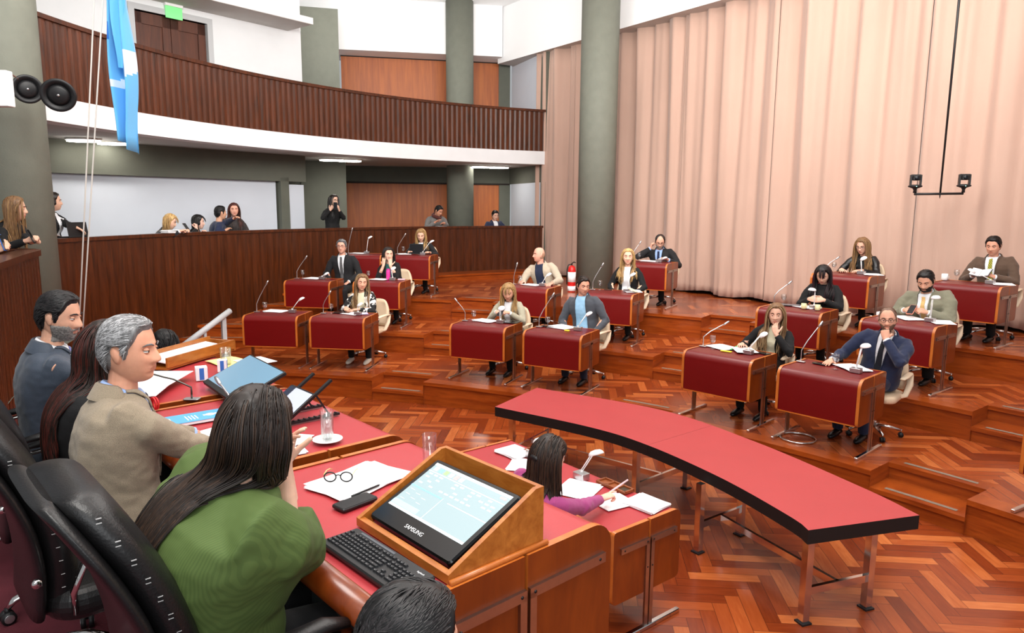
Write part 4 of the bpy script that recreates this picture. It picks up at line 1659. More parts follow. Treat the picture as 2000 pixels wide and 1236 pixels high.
papers(Vector((-1.03, 3.12, ZTOP)), .6, 'white note cards beside the woman in green on the middle rostrum desk', size=(.15, .1), n=3, group='papers on the rostrum')
papers(Vector((-1.10, 3.30, ZTOP)), 1.3, 'loose white sheets behind the hair of the woman in green', size=(.15, .2), n=3, group='papers on the rostrum')
phone(Vector((-1.06, 3.03, ZTOP)), .9, 'silver phone half hidden by the arm of the woman in green', m=M_SILVER)
# tablet on a folding stand
ts = thing('tablet_stand', 'black folding tablet stand on the middle rostrum desk', 'tablet stand', ros(1.93, .27, ZTOP), RA)
for x in (-.10, .10):
    mb = MB().mat(M_BLACK)
    mb.bar((x, -.16, .008), (x, .16, .008), .022, .012)
    for q in range(9):
        mb.box((x, -.14 + q * .03, .016), (.02, .008, .006))
    mb.build('base_rail', parent=ts)
    MB().mat(M_BLACK).bar((x, .15, .012), (x, -.12, .20), .022, .012).build('support_arm', parent=ts)
    MB().mat(M_BLACK).bar((x, -.10, .014), (x, -.03, .13), .01, .008).build('strut', parent=ts)
    MB().mat(M_BLACK).rbox((x, .162, .022), (.03, .018, .03), r=.006).build('lip', parent=ts)
tb = thing('tablet', 'tablet with lit grey screen leaning on the black folding stand', 'tablet', ros(1.93, .27, ZTOP), RA)
td = Vector((0, -.27, .188)).normalized()
tn = Vector((0, .188, .27)).normalized()
TM = Matrix((Vector((-1, 0, 0)), td, tn)).transposed()
tc_ = Vector((0, .145, .026)) + td * .10 + tn * .012
MB().mat(M_BLACK).rbox(tc_, (.27, .19, .009), r=.012, M=TM).build('tablet_body', parent=tb)
MB().mat(mat('tablet_screen_lit', (176, 182, 204), rough=.2, emit=.45)).rbox(tc_ + tn * .005 + Vector((-.03, 0, 0)), (.19, .17, .001), r=.004, M=TM).build('screen', parent=tb)
MB().mat(mat('tablet_screen_dark', (40, 48, 70), rough=.2)).rbox(tc_ + tn * .005 + Vector((.10, 0, 0)), (.06, .17, .001), r=.004, M=TM).build('screen_margin', parent=tb)

# flat monitor leaning over the middle/far desk joint
fm = thing('monitor', 'large flat tilted monitor with a pale blue screen on the far rostrum desk', 'monitor', (0, 0, 0))


def pxat(px, py, y):
    u, w = px - 1000, py - 618
    c, s = math.cos(.0075), math.sin(.0075)
    u, w = c * u + s * w, -s * u + c * w
    d = Vector((u / 1383.74, 1, -w / 1383.74))
    c, s = math.cos(.1531), math.sin(.1531)
    d = Vector((d.x, c * d.y + s * d.z, -s * d.y + c * d.z))
    return Vector((0, 0, CAM_Z)) + d * (y / d.y)


bl, br, tl = pxat(397, 748, 4.287), pxat(457, 790, 3.811), Vector((-1.70, 4.50, 1.665))
bl.z = br.z = ZTOP + .03
ex = (br - bl).normalized()
ey = tl - bl
ML = ey.length
ey = (ey - ex * ey.dot(ex)).normalized()
ez = ex.cross(ey)
FM = Matrix((ex, ey, ez)).transposed()
MWd = (br - bl).length
cc = (bl + br) / 2 + ey * (ML * .5)
MB().mat(M_BLACK).rbox(cc, (MWd, ML, .022), r=.008, M=FM).build('monitor_body', parent=fm)
MB().mat(mat('tilted_screen_lit', (104, 142, 166), rough=.18, emit=.3)).rbox(cc + ez * .0115 + ey * .012, (MWd - .02, ML - .045, .001), r=.004, M=FM).build('screen', parent=fm)
e_ = bl + ey * (ML * .8) + ex * (MWd * .5)
MB().mat(M_BLACK).bar(e_ - ez * .02, Vector((e_.x, e_.y, ZTOP + .004)), .06, .02).build('stand', parent=fm)

# microphones of the rostrum
microphone(Vector((-1.867, 4.017, ZTOP)), 0, (-.30, -.02, .175), 'dark gooseneck microphone in front of the beige-jacketed man\'s chin', group='rostrum gooseneck microphones', metal=mat('gunmetal', (90, 88, 84), rough=.3, metal=.9))
microphone(Vector((-1.50, 3.70, ZTOP)), 0, (-.13, .14, .15), 'silver gooseneck microphone before the tilted blue monitor', group='rostrum gooseneck microphones')

# far rostrum desk: paper tray, cartons, glass, papers
tr = thing('paper_tray', 'shallow wooden tray holding white paper on the far rostrum desk', 'tray', (0, 0, 0))
a, bq = pxat(300, 722, 4.75), pxat(433, 672, 5.45)
a.z = bq.z = ZTOP + .05
ta = math.atan2(bq.y - a.y, bq.x - a.x)
tr.location = ((a + bq) / 2) + Vector((0, 0, -.045))
tr.rotation_euler = (0, 0, ta)
TL = (bq - a).length
for y, n_ in ((-.11, 'front_board'), (.11, 'back_board')):
    MB().mat(M_BOX).box((0, y, .05), (TL, .016, .10 if y > 0 else .07)).build(n_, parent=tr)
MB().mat(M_BOX).box((0, 0, .006), (TL, .22, .012)).build('bottom_board', parent=tr)
MB().mat(M_BOX).box((TL / 2, 0, .04), (.016, .236, .08)).build('end_board', parent=tr)
o = MB().mat(M_PAPER).box((-.02, 0, .055), (TL - .08, .20, .008), M=Matrix.Rotation(.12, 3, 'X')).build('paper_sheets', loc=tr.location, rz=ta)
tag(o, 'white paper lying in the shallow wooden tray', 'paper', 'papers on the rostrum')
papers(Vector((-2.25, 4.22, ZTOP + .035)), .12, 'large white document held by the hand with a red bracelet', size=(.30, .60), n=3, h=.012, group='papers on the rostrum')
papers(Vector((-2.36, 4.12, ZTOP)), .25, 'stack of white papers under the large document', size=(.30, .40), n=6, h=.03, group='papers on the rostrum')
papers(Vector((-2.02, 5.02, ZTOP)), .9, 'pale yellow papers behind the water glass on the far rostrum desk', size=(.21, .30), n=3, h=.008, mt=mat('yellow_paper', (240, 228, 150), rough=.7), group='papers on the rostrum')
papers(Vector((-1.86, 5.02, ZTOP + .008)), .8, 'white papers above the tilted monitor on the far rostrum desk', size=(.2, .24), n=3, h=.008, group='papers on the rostrum')
M_CBLUE = mat('carton_blue', (54, 112, 196), rough=.45)
for (x, y, rz, s, lab) in ((-2.02, 4.50, .5, (.07, .07, .085), 'blue and white carton beside the large document'),
                           (-1.98, 4.74, .3, (.06, .05, .08), 'small blue carton behind the other carton'),
                           (-1.84, 4.60, .6, (.035, .035, .07), 'narrow blue packet before the water glass')):
    c = thing('carton', lab, 'carton', Vector((x, y, ZTOP)), rz)
    MB().mat(M_PAPER).box((0, 0, s[2] / 2), s).build('carton_body', parent=c)
    mb = MB().mat(M_CBLUE)
    mb.box((s[0] / 2 + .0006, 0, s[2] / 2), (.001, s[1] * .98, s[2] * .9))
    mb.box((0, -s[1] / 2 - .0006, s[2] * .5), (s[0] * .4, .001, s[2] * .9))
    mb.build('carton_print', parent=c)
tumbler(Vector((-2.02, 4.90, ZTOP)), 'clear tumbler in front of the yellow papers, far rostrum desk', h=.13, r=.038, level=.08)
o = MB().mat(M_SILVER).tube([(-.03, 0, .02), (.03, 0, .02)], .018, n=16).build('tape_holder', loc=Vector((-2.55, 4.75, ZTOP)), rz=.4)
tag(o, 'small chrome desk holder at the near end of the paper tray', 'desk holder')

# ------------------------------------------------------------------ things on the stenographers' desk
papers(onS(.03, 5.33), SA + .1, 'thick white paper block at the far end of the stenographer desk', size=(.25, .21), n=5, h=.016, spread=.003, group='papers on the stenographer desk')
papers(onS(.09, 5.06), SA + .7, 'white sheet left of the woman in magenta', size=(.21, .25), n=2, group='papers on the stenographer desk')
papers(onS(.47, 4.60), SA + .4, 'white sheets in front of the woman in magenta below the lamp', size=(.24, .28), n=3, group='papers on the stenographer desk')
papers(onS(.66, 4.42), SA - .1, 'white sheet under the pen hand of the woman in magenta', size=(.2, .24), n=2, group='papers on the stenographer desk')
papers(onS(.88, 4.37), SA + .08, 'thick white paper block at the near end of the stenographer desk', size=(.24, .21), n=5, h=.016, spread=.003, group='papers on the stenographer desk')
desk_lamp(onS(.50, 4.80), SA, (-.16, .02, .24), 'silver-armed lamp with white head to the right of the woman in magenta', group='stenographer lamps', boxed=.05, hr=.055)
desk_lamp(onS(.17, 5.22), SA, (-.10, .02, .17), 'silver-armed lamp mostly hidden by the head of the woman in magenta', group='stenographer lamps', boxed=.05, hr=.055)
M_TRAYW = wood('tray_wood', (130, 66, 30), (160, 88, 44), rough=.35)


def desk_tray(loc, rz, label, s, cells):
    t = thing('desk_tray', label, 'tray', loc, rz)
    mb = MB().mat(M_TRAYW)
    mb.box((0, 0, .003), (s[0], s[1], .006))
    for y in (-s[1] / 2, s[1] / 2):
        mb.box((0, y, .009), (s[0] + .012, .012, .018))
    for x in [-s[0] / 2 + s[0] * i / cells for i in range(cells + 1)]:
        mb.box((x, 0, .009), (.012, s[1], .018))
    mb.build('tray_frame', parent=t)
    MB().mat(mat('tray_insert', (70, 58, 44), rough=.3, metal=.3)).box((s[0] / 2 - s[0] / cells / 2, 0, .008), (s[0] / cells - .02, s[1] - .02, .004)).build('tray_insert', parent=t)
    return t


desk_tray(onS(.72, 4.66), SA + math.pi, 'wooden pen tray with a square well behind the pen hand', (.26, .085), 3)
desk_tray(onS(.20, 5.32), SA + math.pi, 'wooden pen tray beside the far paper block', (.2, .085), 2)
# dark floor mat-like reflection object is not needed: the glossy parquet mirrors the hall

# ------------------------------------------------------------------ black executive chairs on the rostrum
M_LEATHER = mat('black_leather', (20, 19, 20), rough=.38, spec=.5, bump=.12, bscale=160, var=.1, scale=30)
M_STITCH = mat('white_stitch', (170, 170, 170), rough=.7)


def make_exec(label):
    """high-backed black leather swivel chair, front towards -y"""
    t = thing('executive_chair', label, 'chair', group='black leather rostrum chairs')
    mb = MB().mat(M_LEATHER)
    mb.rbox((0, 0, .47), (.54, .54, .12), r=.12, n=6)
    mb.build('seat', parent=t, bevel=.03)

    def shell(w0, w1, d0, thick, zs, ins=0):
        f, b = [], []
        n = len(zs)
        for i, z in enumerate(zs):
            q = i / (n - 1)
            w = (w0 + (w1 - w0) * math.sin(math.pi * min(1, q * 1.15) * .75)) - ins
            if q > .86:
                w *= 1 - (q - .86) * 1.9
            y = .23 + d0 + .20 * q ** 1.5 - .05 * math.sin(math.pi * q)
            fr, br_ = [], []
            for k in range(13):
                s = math.sin(math.pi / 2 * (-1 + 2 * k / 12))
                e = math.sqrt(max(0, 1 - abs(s) ** 5)) * .92 + .08
                fr.append((w * s, y - thick / 2 * e - .03 * s * s * 0 + .0, z))
                br_.append((w * s, y + thick / 2 * e, z))
            f.append(fr)
            b.append(br_)
        return f, b
    zs = [.44 + .76 * i / 14 for i in range(15)]
    f, b = shell(.22, .285, .06, .05, zs)
    mb = MB().mat(M_LEATHER)
    mb.grid(f)
    mb.grid([r[::-1] for r in b])
    mb.grid([f[-1], b[-1]])
    mb.grid([f[0], b[0]])
    for e_ in (0, -1):
        mb.grid([[r[e_] for r in f], [r[e_] for r in b]])
    mb.build('back_shell', parent=t, bevel=.0)
    f, b = shell(.20, .265, -.005, .11, zs)
    # quilted cushion: horizontal rolls
    for i, r in enumerate(f):
        for k in range(len(r)):
            x, y, z = r[k]
            r[k] = (x, y - .012 * (1 - (abs(x) / .3) ** 2), z)
    mb = MB().mat(M_LEATHER)
    mb.grid(f)
    mb.grid([r[::-1] for r in b])
    mb.grid([f[-1], b[-1]])
    mb.grid([f[0], b[0]])
    for e_ in (0, -1):
        mb.grid([[r[e_] for r in f], [r[e_] for r in b]])
    mb.mat(M_STITCH)
    for s in (-1, 1):
        for i in range(1, 14):
            r = f[i]
            x, y, z = r[1 if s < 0 else -2]
            for d in (0, .012):
                mb.box((x + s * .008, y + .03 + d * 0, z + d), (.003, .012, .002))
    mb.build('back_cushion', parent=t)
    for s in (-1, 1):
        mb = MB().mat(M_CHROME)
        mb.tube([(s * .25, .19, .46), (s * .31, .20, .56), (s * .315, .16, .66), (s * .315, -.10, .69), (s * .31, -.20, .66), (s * .29, -.22, .55), (s * .24, -.18, .44)], .016, n=10, flat=(1.3, .7))
        mb.build('arm_loop', parent=t)
        mb = MB().mat(M_LEATHER)
        mb.tube([(s * .315, .15, .695), (s * .315, .02, .715), (s * .315, -.12, .715), (s * .315, -.19, .695)], [.024, .033, .033, .022], n=10, flat=(.6, 1), up=(0, 0, 1))
        mb.build('arm_pad', parent=t)
    mb = MB().mat(M_CHROME)
    mb.tube([(0, 0, .42), (0, 0, .10)], .026, n=14)
    for k in range(5):
        a = 2 * math.pi * k / 5 + .5
        c, s = math.cos(a), math.sin(a)
        mb.tube([(.03 * c, .03 * s, .135), (.17 * c, .17 * s, .135), (.29 * c, .29 * s, .10), (.32 * c, .32 * s, .07)], [.026, .024, .019, .013], n=10, flat=(.8, 1))
    mb.build('star_base', parent=t)
    for k in range(5):
        a = 2 * math.pi * k / 5 + .5
        c, s = math.cos(a), math.sin(a)
        mb = MB()
        for q in (-.016, .016):
            p = Vector((.32 * c - q * s, .32 * s + q * c, .03))
            d = Vector((-s, c, 0)) * .010
            mb.mat(M_BLACK).tube([p - d, p + d], .030, n=16)
            sgn = 1 if q > 0 else -1
            mb.mat(M_SILVER).tube([p + d * 1.02 * sgn, p + d * 1.1 * sgn], [.021, .019], n=16)
        mb.mat(M_BLACK).tube([(.32 * c, .32 * s, .045), (.32 * c, .32 * s, .075)], .012, n=8)
        mb.build('caster', parent=t)
    MB().mat(M_CHROME).lathe([(.016, 0), (.016, .012), (.010, .016), (0, .016)], n=14, c=(-.285, .30, .62), M=Matrix.Rotation(-math.pi / 2, 3, 'Y')).build('pivot_cap', parent=t)
    return t


EX = [('black leather executive chair of the woman in the green blouse', .46, 1.20, .02), ('black leather executive chair of the man in the beige jacket', 1.44, 1.32, .02),
      ('black leather executive chair of the woman in black with long dark hair', 2.20, 1.30, -.05), ('black leather executive chair of the bearded man in slate grey', 2.94, 1.32, .0)]
eproto = None
for lab, u, w, da in EX:
    p = ros(u, w, Z_P)
    if eproto is None:
        eproto = make_exec(lab)
        eproto.location, eproto.rotation_euler = p, (0, 0, RA + da)
    else:
        dup(eproto, p, RA + da, lab)

# computer case under the near rostrum desk
pcx = thing('computer_case', 'grey computer case with vent slots under the near rostrum desk', 'computer', ros(.30, .84, Z_P), RA)
MB().mat(mat('case_grey', (52, 56, 58), rough=.5)).rbox((0, 0, .33), (.42, .20, .62), r=.01).build('case_body', parent=pcx)
mb = MB().mat(mat('vent_light', (120, 124, 126), rough=.5))
for i in range(12):
    mb.box((-.02, .1015, .30 + i * .018), (.22, .002, .004))
mb.build('vent_slots', parent=pcx)

# ------------------------------------------------------------------ flag, halyards, loudspeakers, exit sign, rail, cameras, extinguisher
M_FLAG, nt, b = newmat('light_blue_flag')
tc = nt.nodes.new('ShaderNodeTexCoord')
b.inputs['Base Color'].default_value = (*lin((96, 184, 240)), 1)
b.inputs['Roughness'].default_value = .7
b.inputs['Sheen Weight'].default_value = .3
M_FLAGB = mat('flag_deep_blue', (30, 110, 200), rough=.7)
M_FLAGW = mat('flag_white', (222, 236, 246), rough=.7)
FY = 5.0
rows, ztop, zbot = [], 4.35, 3.07
n, NK = 80, 40
for i in range(n + 1):
    q = i / n
    z = ztop + (zbot - ztop) * q
    xc = -2.675 + .02 * q
    wd = .075 + .012 * math.sin(q * 5)
    row = []
    for k in range(NK + 1):
        s = -1 + 2 * k / NK
        fold = .05 * math.sin(s * 5.5 + q * 2.2) + .02 * math.sin(s * 11 + q * 5)
        zz = z - (.05 * (s + 1) * (q ** 6) if i == n else 0) + .0
        row.append((xc + wd * s + .012 * math.sin(q * 9 + s * 2), FY + fold, zz))
    rows.append(row)
mb = MB().mat(M_FLAG, True)
mb.grid(rows)
for i in range(n):
    for k in range(NK):
        q, s = (i + .5) / n, -1 + 2 * (k + .5) / NK
        idx = i * NK + k
        arc = math.hypot((s + 1.6) * .075, (q - .60) * 1.33)
        if .16 < arc < .205 and q > .55:
            mb.m[idx] = len(mb.mats) if M_FLAGW not in mb.mats else mb.mats.index(M_FLAGW)
            if M_FLAGW not in mb.mats:
                mb.mats.append(M_FLAGW)
        if .41 < q < .50 and s < -.35:
            if M_FLAGB not in mb.mats:
                mb.mats.append(M_FLAGB)
            mb.m[idx] = mb.mats.index(M_FLAGB)
        if .40 < q < .47 and -.25 < s < .3:
            if M_FLAGW not in mb.mats:
                mb.mats.append(M_FLAGW)
            mb.m[idx] = mb.mats.index(M_FLAGW)
fl = mb.build('flag', fix=False)
so = fl.modifiers.new('cloth', 'SOLIDIFY')
so.thickness = .003
tag(fl, 'light blue flag hanging in narrow folds before the balcony', 'flag')
# the second layer of cloth folded over the first
rows = []
for i in range(17):
    q = i / 16
    z = 4.35 - .82 * q
    row = []
    for k in range(9):
        s = k / 8
        row.append((-2.66 + .085 * s * (1 - .55 * q ** 2) + .01 * math.sin(q * 8), FY - .055 - .02 * math.sin(s * 4 + q * 3), z - .10 * s * (1 - q)))
    rows.append(row)
mb = MB().mat(M_FLAG, True)
mb.grid(rows)
f2 = mb.build('folded_corner', parent=fl, fix=False)
M_ROPE = mat('white_rope', (214, 208, 200), rough=.8)
for a, b2, lab in (((184, 0), (150, 740), 'left white halyard rope hanging beside the flag'), ((201, 0), (156, 740), 'right white halyard rope hanging beside the flag')):
    p0, p1 = pxat(*a, FY), pxat(*b2, FY)
    d = p0 - p1
    o = MB().mat(M_ROPE).tube([p1, p1 + d * .5, p0 + d * .6], .0055, n=6).build('flag_rope')
    tag(o, lab, 'rope', 'flag halyards')


def horn(c, d, r, label, cable):
    """round black loudspeaker facing d"""
    t = thing('loudspeaker', label, 'loudspeaker', c, 0, 'black loudspeakers on the left column')
    d = Vector(d).normalized()
    M = d.to_track_quat('Z', 'Y').to_matrix()
    MB().mat(M_BLACK).lathe([(r * .35, -r * 1.1), (r * .5, -r * .6), (r * .95, -r * .15), (r, 0), (r * .97, r * .08), (r * .78, r * .02), (r * .55, -r * .18), (r * .5, -r * .5), (0, -r * .5)], n=36, M=M).build('horn', parent=t)
    MB().mat(M_BLACK).lathe([(r * .5, -r * .5), (r * .62, -r * .06), (r * .45, r * .03), (0, r * .06)], n=28, M=M).build('plug', parent=t)
    MB().mat(M_SILVER).lathe([(r * .08, r * .03), (r * .08, r * .09), (0, r * .10)], n=12, M=M).build('badge', parent=t)
    MB().mat(M_BLACK).tube([d * (-r * .9), d * (-r * .9) + Vector(cable)], r * .28, n=10).build('mount_bracket', parent=t)
    return t


c1, c2 = pxat(54, 174, 7.62), pxat(114, 186, 7.5)
horn(c1, (.62, -.75, -.1), .145, 'smaller black loudspeaker on the front of the left column', (-.10, .15, .02))
horn(c2, (.35, -.90, -.25), .165, 'larger black loudspeaker at the right side of the left column', (-.18, .30, .02))
a = pxat(15, 140, 7.5)
o = MB().mat(mat('brown_cable', (96, 62, 52), rough=.6)).tube([a, (a + c1) / 2 + Vector((0, 0, .02)), c1 + Vector((-.06, .08, .04))], .008, n=6).build('speaker_cable')
tag(o, 'brown cable running from the white box to the smaller loudspeaker', 'cable')
wb = pxat(0, 172, 7.1)
o = MB().mat(M_CEIL).box((0, 0, 0), (.24, .10, .34)).build('junction_box', loc=wb + Vector((-.05, .05, 0)), bevel=.01)
tag(o, 'white box on the left wall beside the round column', 'junction box')

s = w_at(366, 0)
q = onW(s)
ew = thing('exit_sign', 'green lit exit sign with white top above the brown balcony door', 'exit sign', (q.x, q.y, 6.05), math.atan2(dW.y, dW.x))
MB().mat(M_WHITEP).rbox((0, -.05, .075), (.32, .08, .07), r=.01).build('sign_housing', parent=ew)
MB().mat(mat('exit_green_panel', (120, 214, 132), rough=.3, emit=.55)).box((0, -.05, -.06), (.30, .016, .20)).build('sign_panel', parent=ew)

# handrail beside the rostrum steps
hr = thing('handrail', 'grey tubular handrail beside the steps left of the unoccupied desk', 'handrail', (0, 0, 0))
M_RAILG = mat('grey_rail_paint', (186, 188, 190), rough=.4)
p0, p1 = pxat(449, 607, 8.6), pxat(352, 680, 7.9)
MB().mat(M_RAILG).tube([p0, p1], .036, n=14).build('rail_tube', parent=hr)
q0 = pxat(436, 620, 8.52)
MB().mat(M_RAILG).bar((q0.x, q0.y, 0), (q0.x, q0.y, q0.z), .05, .05).build('post', parent=hr)
q1 = pxat(400, 648, 8.22)
MB().mat(M_RAILG).bar((q1.x, q1.y, 0), (q1.x, q1.y, q1.z), .03, .03).build('post', parent=hr)
q2, q3 = pxat(449, 668, 8.5), pxat(420, 690, 8.3)
MB().mat(M_RAILG).tube([q2, q3], .014, n=8).build('lower_rail', parent=hr)

# camera bar hanging before the curtain
cb = thing('camera_mount', 'black pole and crossbar hanging before the curtain', 'camera mount', (0, 0, 0))
pt = pxat(1836, 380, 9.75)
MB().mat(M_BLACK).tube([pt, (pt.x + .0, pt.y, 7.66)], [.012, .02], n=10).build('drop_pole', parent=cb)
e0, e1 = pxat(1786, 379, 9.75), pxat(1881, 378, 9.75)
mb = MB().mat(M_BLACK)
mb.tube([e0, e1], .016, n=10)
mb.tube([pt + Vector((0, 0, .01)), pt + Vector((0, 0, -.05))], [.012, .004], n=8)
mb.build('crossbar', parent=cb)
for e, lab in ((e0, 'black camera at the left end of the hanging crossbar'), (e1, 'black camera at the right end of the hanging crossbar')):
    t = thing('dome_camera', lab, 'camera', e, math.radians(-18), 'cameras on the hanging bar')
    MB().mat(M_BLACK).lathe([(.022, .014), (.018, .05), (.03, .075), (.085, .095), (.088, .11), (.06, .125), (0, .125)], n=24).build('camera_base', parent=t)
    mb = MB().mat(M_BLACK)
    for s in (-1, 1):
        mb.box((s * .06, 0, .185), (.018, .07, .14))
    mb.box((0, 0, .245), (.11, .08, .03))
    mb.build('yoke', parent=t)
    MB().mat(M_BLACK).rbox((0, -.01, .215), (.09, .10, .07), r=.02).build('camera_head', parent=t)
    MB().mat(DARKGLASS).lathe([(.028, 0), (.028, .012), (.02, .014), (0, .012)], n=20, c=(0, -.06, .215), M=Matrix.Rotation(math.pi / 2, 3, 'X')).build('lens', parent=t)
    MB().mat(mat('status_led', (150, 255, 220), emit=3)).lathe([(.005, 0), (.005, .003), (0, .004)], n=8, c=(0, -.087, .10), M=Matrix.Rotation(math.pi / 2, 3, 'X')).build('status_lamp', parent=t)

fe = thing('fire_extinguisher', 'red fire extinguisher with white label at the foot of the tall column', 'fire extinguisher', (1.19, 14.15, T3))
M_FRED = mat('extinguisher_red', (206, 34, 30), rough=.3)
MB().mat(M_FRED).lathe([(.075, .0), (.08, .02), (.08, .43), (.065, .50), (.025, .53), (0, .53)], n=28).build('cylinder', parent=fe)
MB().mat(M_PAPER).lathe([(.0808, .20), (.0808, .40)], n=28).build('label_band', parent=fe)
MB().mat(M_PAPER).lathe([(.0808, .02), (.0808, .12)], n=28).build('label_band', parent=fe)
MB().mat(M_BLACK).tube([(0, 0, .52), (0, 0, .57), (.04, -.02, .60), (.07, -.03, .585)], .012, n=8).build('valve_handle', parent=fe)
MB().mat(M_BLACK).tube([(0, 0, .555), (-.07, 0, .54), (-.095, 0, .45), (-.095, 0, .15)], .011, n=8).build('hose', parent=fe)
# chrome ring on the tier floor between two desks
p = onD('R2', .17, .20)
o = MB().mat(M_CHROME)
o.tube([(.17 * math.cos(2 * math.pi * i / 32), .17 * math.sin(2 * math.pi * i / 32), .012) for i in range(33)], .010, n=8, cap=False)
tag(o.build('foot_ring', loc=p), 'chrome foot ring lying on the floor under the navy-suited man\'s desk', 'foot ring')

# ------------------------------------------------------------------ people
def smoothstep(a, b, x):
    t = max(0.0, min(1.0, (x - a) / (b - a)))
    return t * t * (3 - 2 * t)


def gs(x, s):
    return math.exp(-(x / s) ** 2)


def head_point(d, fem=False, full=0.0):
    """surface point of a head for the unit direction d (face towards -y, head about 0.235 tall)"""
    x, y, z = d.x * .0765, d.y * .099, d.z * .120
    if d.z > 0:
        t = min(d.z, .9999)
        k = (1 - t ** 2.5) ** (1 / 2.5) / max(1e-4, math.sqrt(1 - t * t))
        x, y = x * min(k, 1.6), y * min(k, 1.6)
    s = max(0.0, (-.015 - z) / .105)
    if z < 0:
        t = min(-d.z, .9999)
        k = (1 - t ** 2.6) ** (1 / 2.6) / max(1e-4, math.sqrt(1 - t * t))
        x, y = x * min(k, 1.5), y * min(k, 1.5)
    x *= 1 - (.38 if fem else .30) * s ** 1.3 + full * .22 * s
    if y > 0:
        y *= 1 - .50 * s
    else:
        y -= .010 * s
        y += .010 * max(0.0, (z - .05) / .07)
    if y < -.045:
        f = smoothstep(.045, .09, -y)
        # flatten the face plane
        y = -.045 - (-y - .045) * (1 - .22 * f)
        y -= f * (.026 if not fem else .022) * gs(x, .009 + .009 * smoothstep(.015, -.03, z)) * smoothstep(.022, -.026, z) * smoothstep(-.050, -.034, z)
        y -= f * .006 * gs(x, .010) * gs(z - .010, .016)
        for sx in (-1, 1):
            y += f * .011 * gs(x - sx * .031, .017) * gs(z - .007, .012)
            y -= f * .005 * gs(x - sx * .043, .020) * gs(z + .024, .018)
            y -= f * .006 * gs(x - sx * .014, .008) * gs(z + .034, .008)
        y -= f * (.005 if not fem else .002) * gs(z - .029, .010) * gs(x, .05)
        y -= f * .006 * gs(x, .022) * (gs(z + .060, .006) + gs(z + .070, .007))
        y += f * .004 * gs(x, .024) * gs(z + .0645, .0025)
        y += f * .004 * gs(x, .03) * gs(z + .082, .007)
        y -= f * .008 * gs(x, .022) * gs(z + .100, .015)
    return Vector((x, y, z))


def head_dir(q):
    return Vector((q.x / .0765, q.y / .099, q.z / .120)).normalized()


def dirs(nu, nv):
    out = []
    for i in range(nv + 1):
        th = math.pi * i / nv
        out.append([Vector((math.sin(th) * math.sin(2 * math.pi * k / nu), -math.sin(th) * math.cos(2 * math.pi * k / nu), -math.cos(th))) for k in range(nu)])
    return out


HEADS = {}


def head_grid(fem, full, lod):
    k = (fem, full, lod)
    if k not in HEADS:
        nu, nv = (96, 72) if lod < .005 else (64, 48)
        HEADS[k] = [[head_point(d, fem, full) for d in row] for row in dirs(nu, nv)]
    return HEADS[k]


def remesh(mb, voxel, it=2, factor=.5):
    """fuse overlapping closed pieces into one continuous skin"""
    me = mb.mesh('fuse')
    o = bpy.data.objects.new('fuse', me)
    COL.objects.link(o)
    m = o.modifiers.new('r', 'REMESH')
    m.mode = 'VOXEL'
    m.voxel_size = voxel
    if it:
        s = o.modifiers.new('s', 'SMOOTH')
        s.factor = factor
        s.iterations = it
    dg = bpy.context.evaluated_depsgraph_get()
    dg.update()
    out = bpy.data.meshes.new_from_object(o.evaluated_get(dg))
    bpy.data.objects.remove(o)
    bpy.data.meshes.remove(me)
    return out


def np_mesh(me):
    n = len(me.vertices)
    v = np.empty(n * 3)
    me.vertices.foreach_get('co', v)
    nn = np.empty(n * 3)
    me.vertices.foreach_get('normal', nn)
    return v.reshape(-1, 3), nn.reshape(-1, 3)


def put(me, name, mats, parent, smooth=True):
    me.materials.clear()
    for m in mats:
        me.materials.append(m)
    if smooth:
        me.polygons.foreach_set('use_smooth', [True] * len(me.polygons))
    o = bpy.data.objects.new(name, me)
    COL.objects.link(o)
    o.parent = parent
    return o


def finger(mb, base, d, n, s, L, r, curl, spread=0.0):
    """one finger: three bones bending from direction d towards the palm normal n"""
    p = Vector(base)
    ang = 0
    pts, rs = [p - d * .02], [r]
    dd = (d + s * spread).normalized()
    for i, (f, rr) in enumerate(((.44, 1.0), (.30, .92), (.26, .78))):
        ang += curl * (.75, 1.15, .8)[i]
        v = dd * math.cos(ang) + n * math.sin(ang)
        pts.append(p + v * (L * f * .5))
        rs.append(r * rr)
        p = p + v * (L * f)
        pts.append(p.copy())
        rs.append(r * rr * .95)
    pts.append(p + v * r * .35)
    rs.append(r * .4)
    mb.tube(pts, rs, n=8)


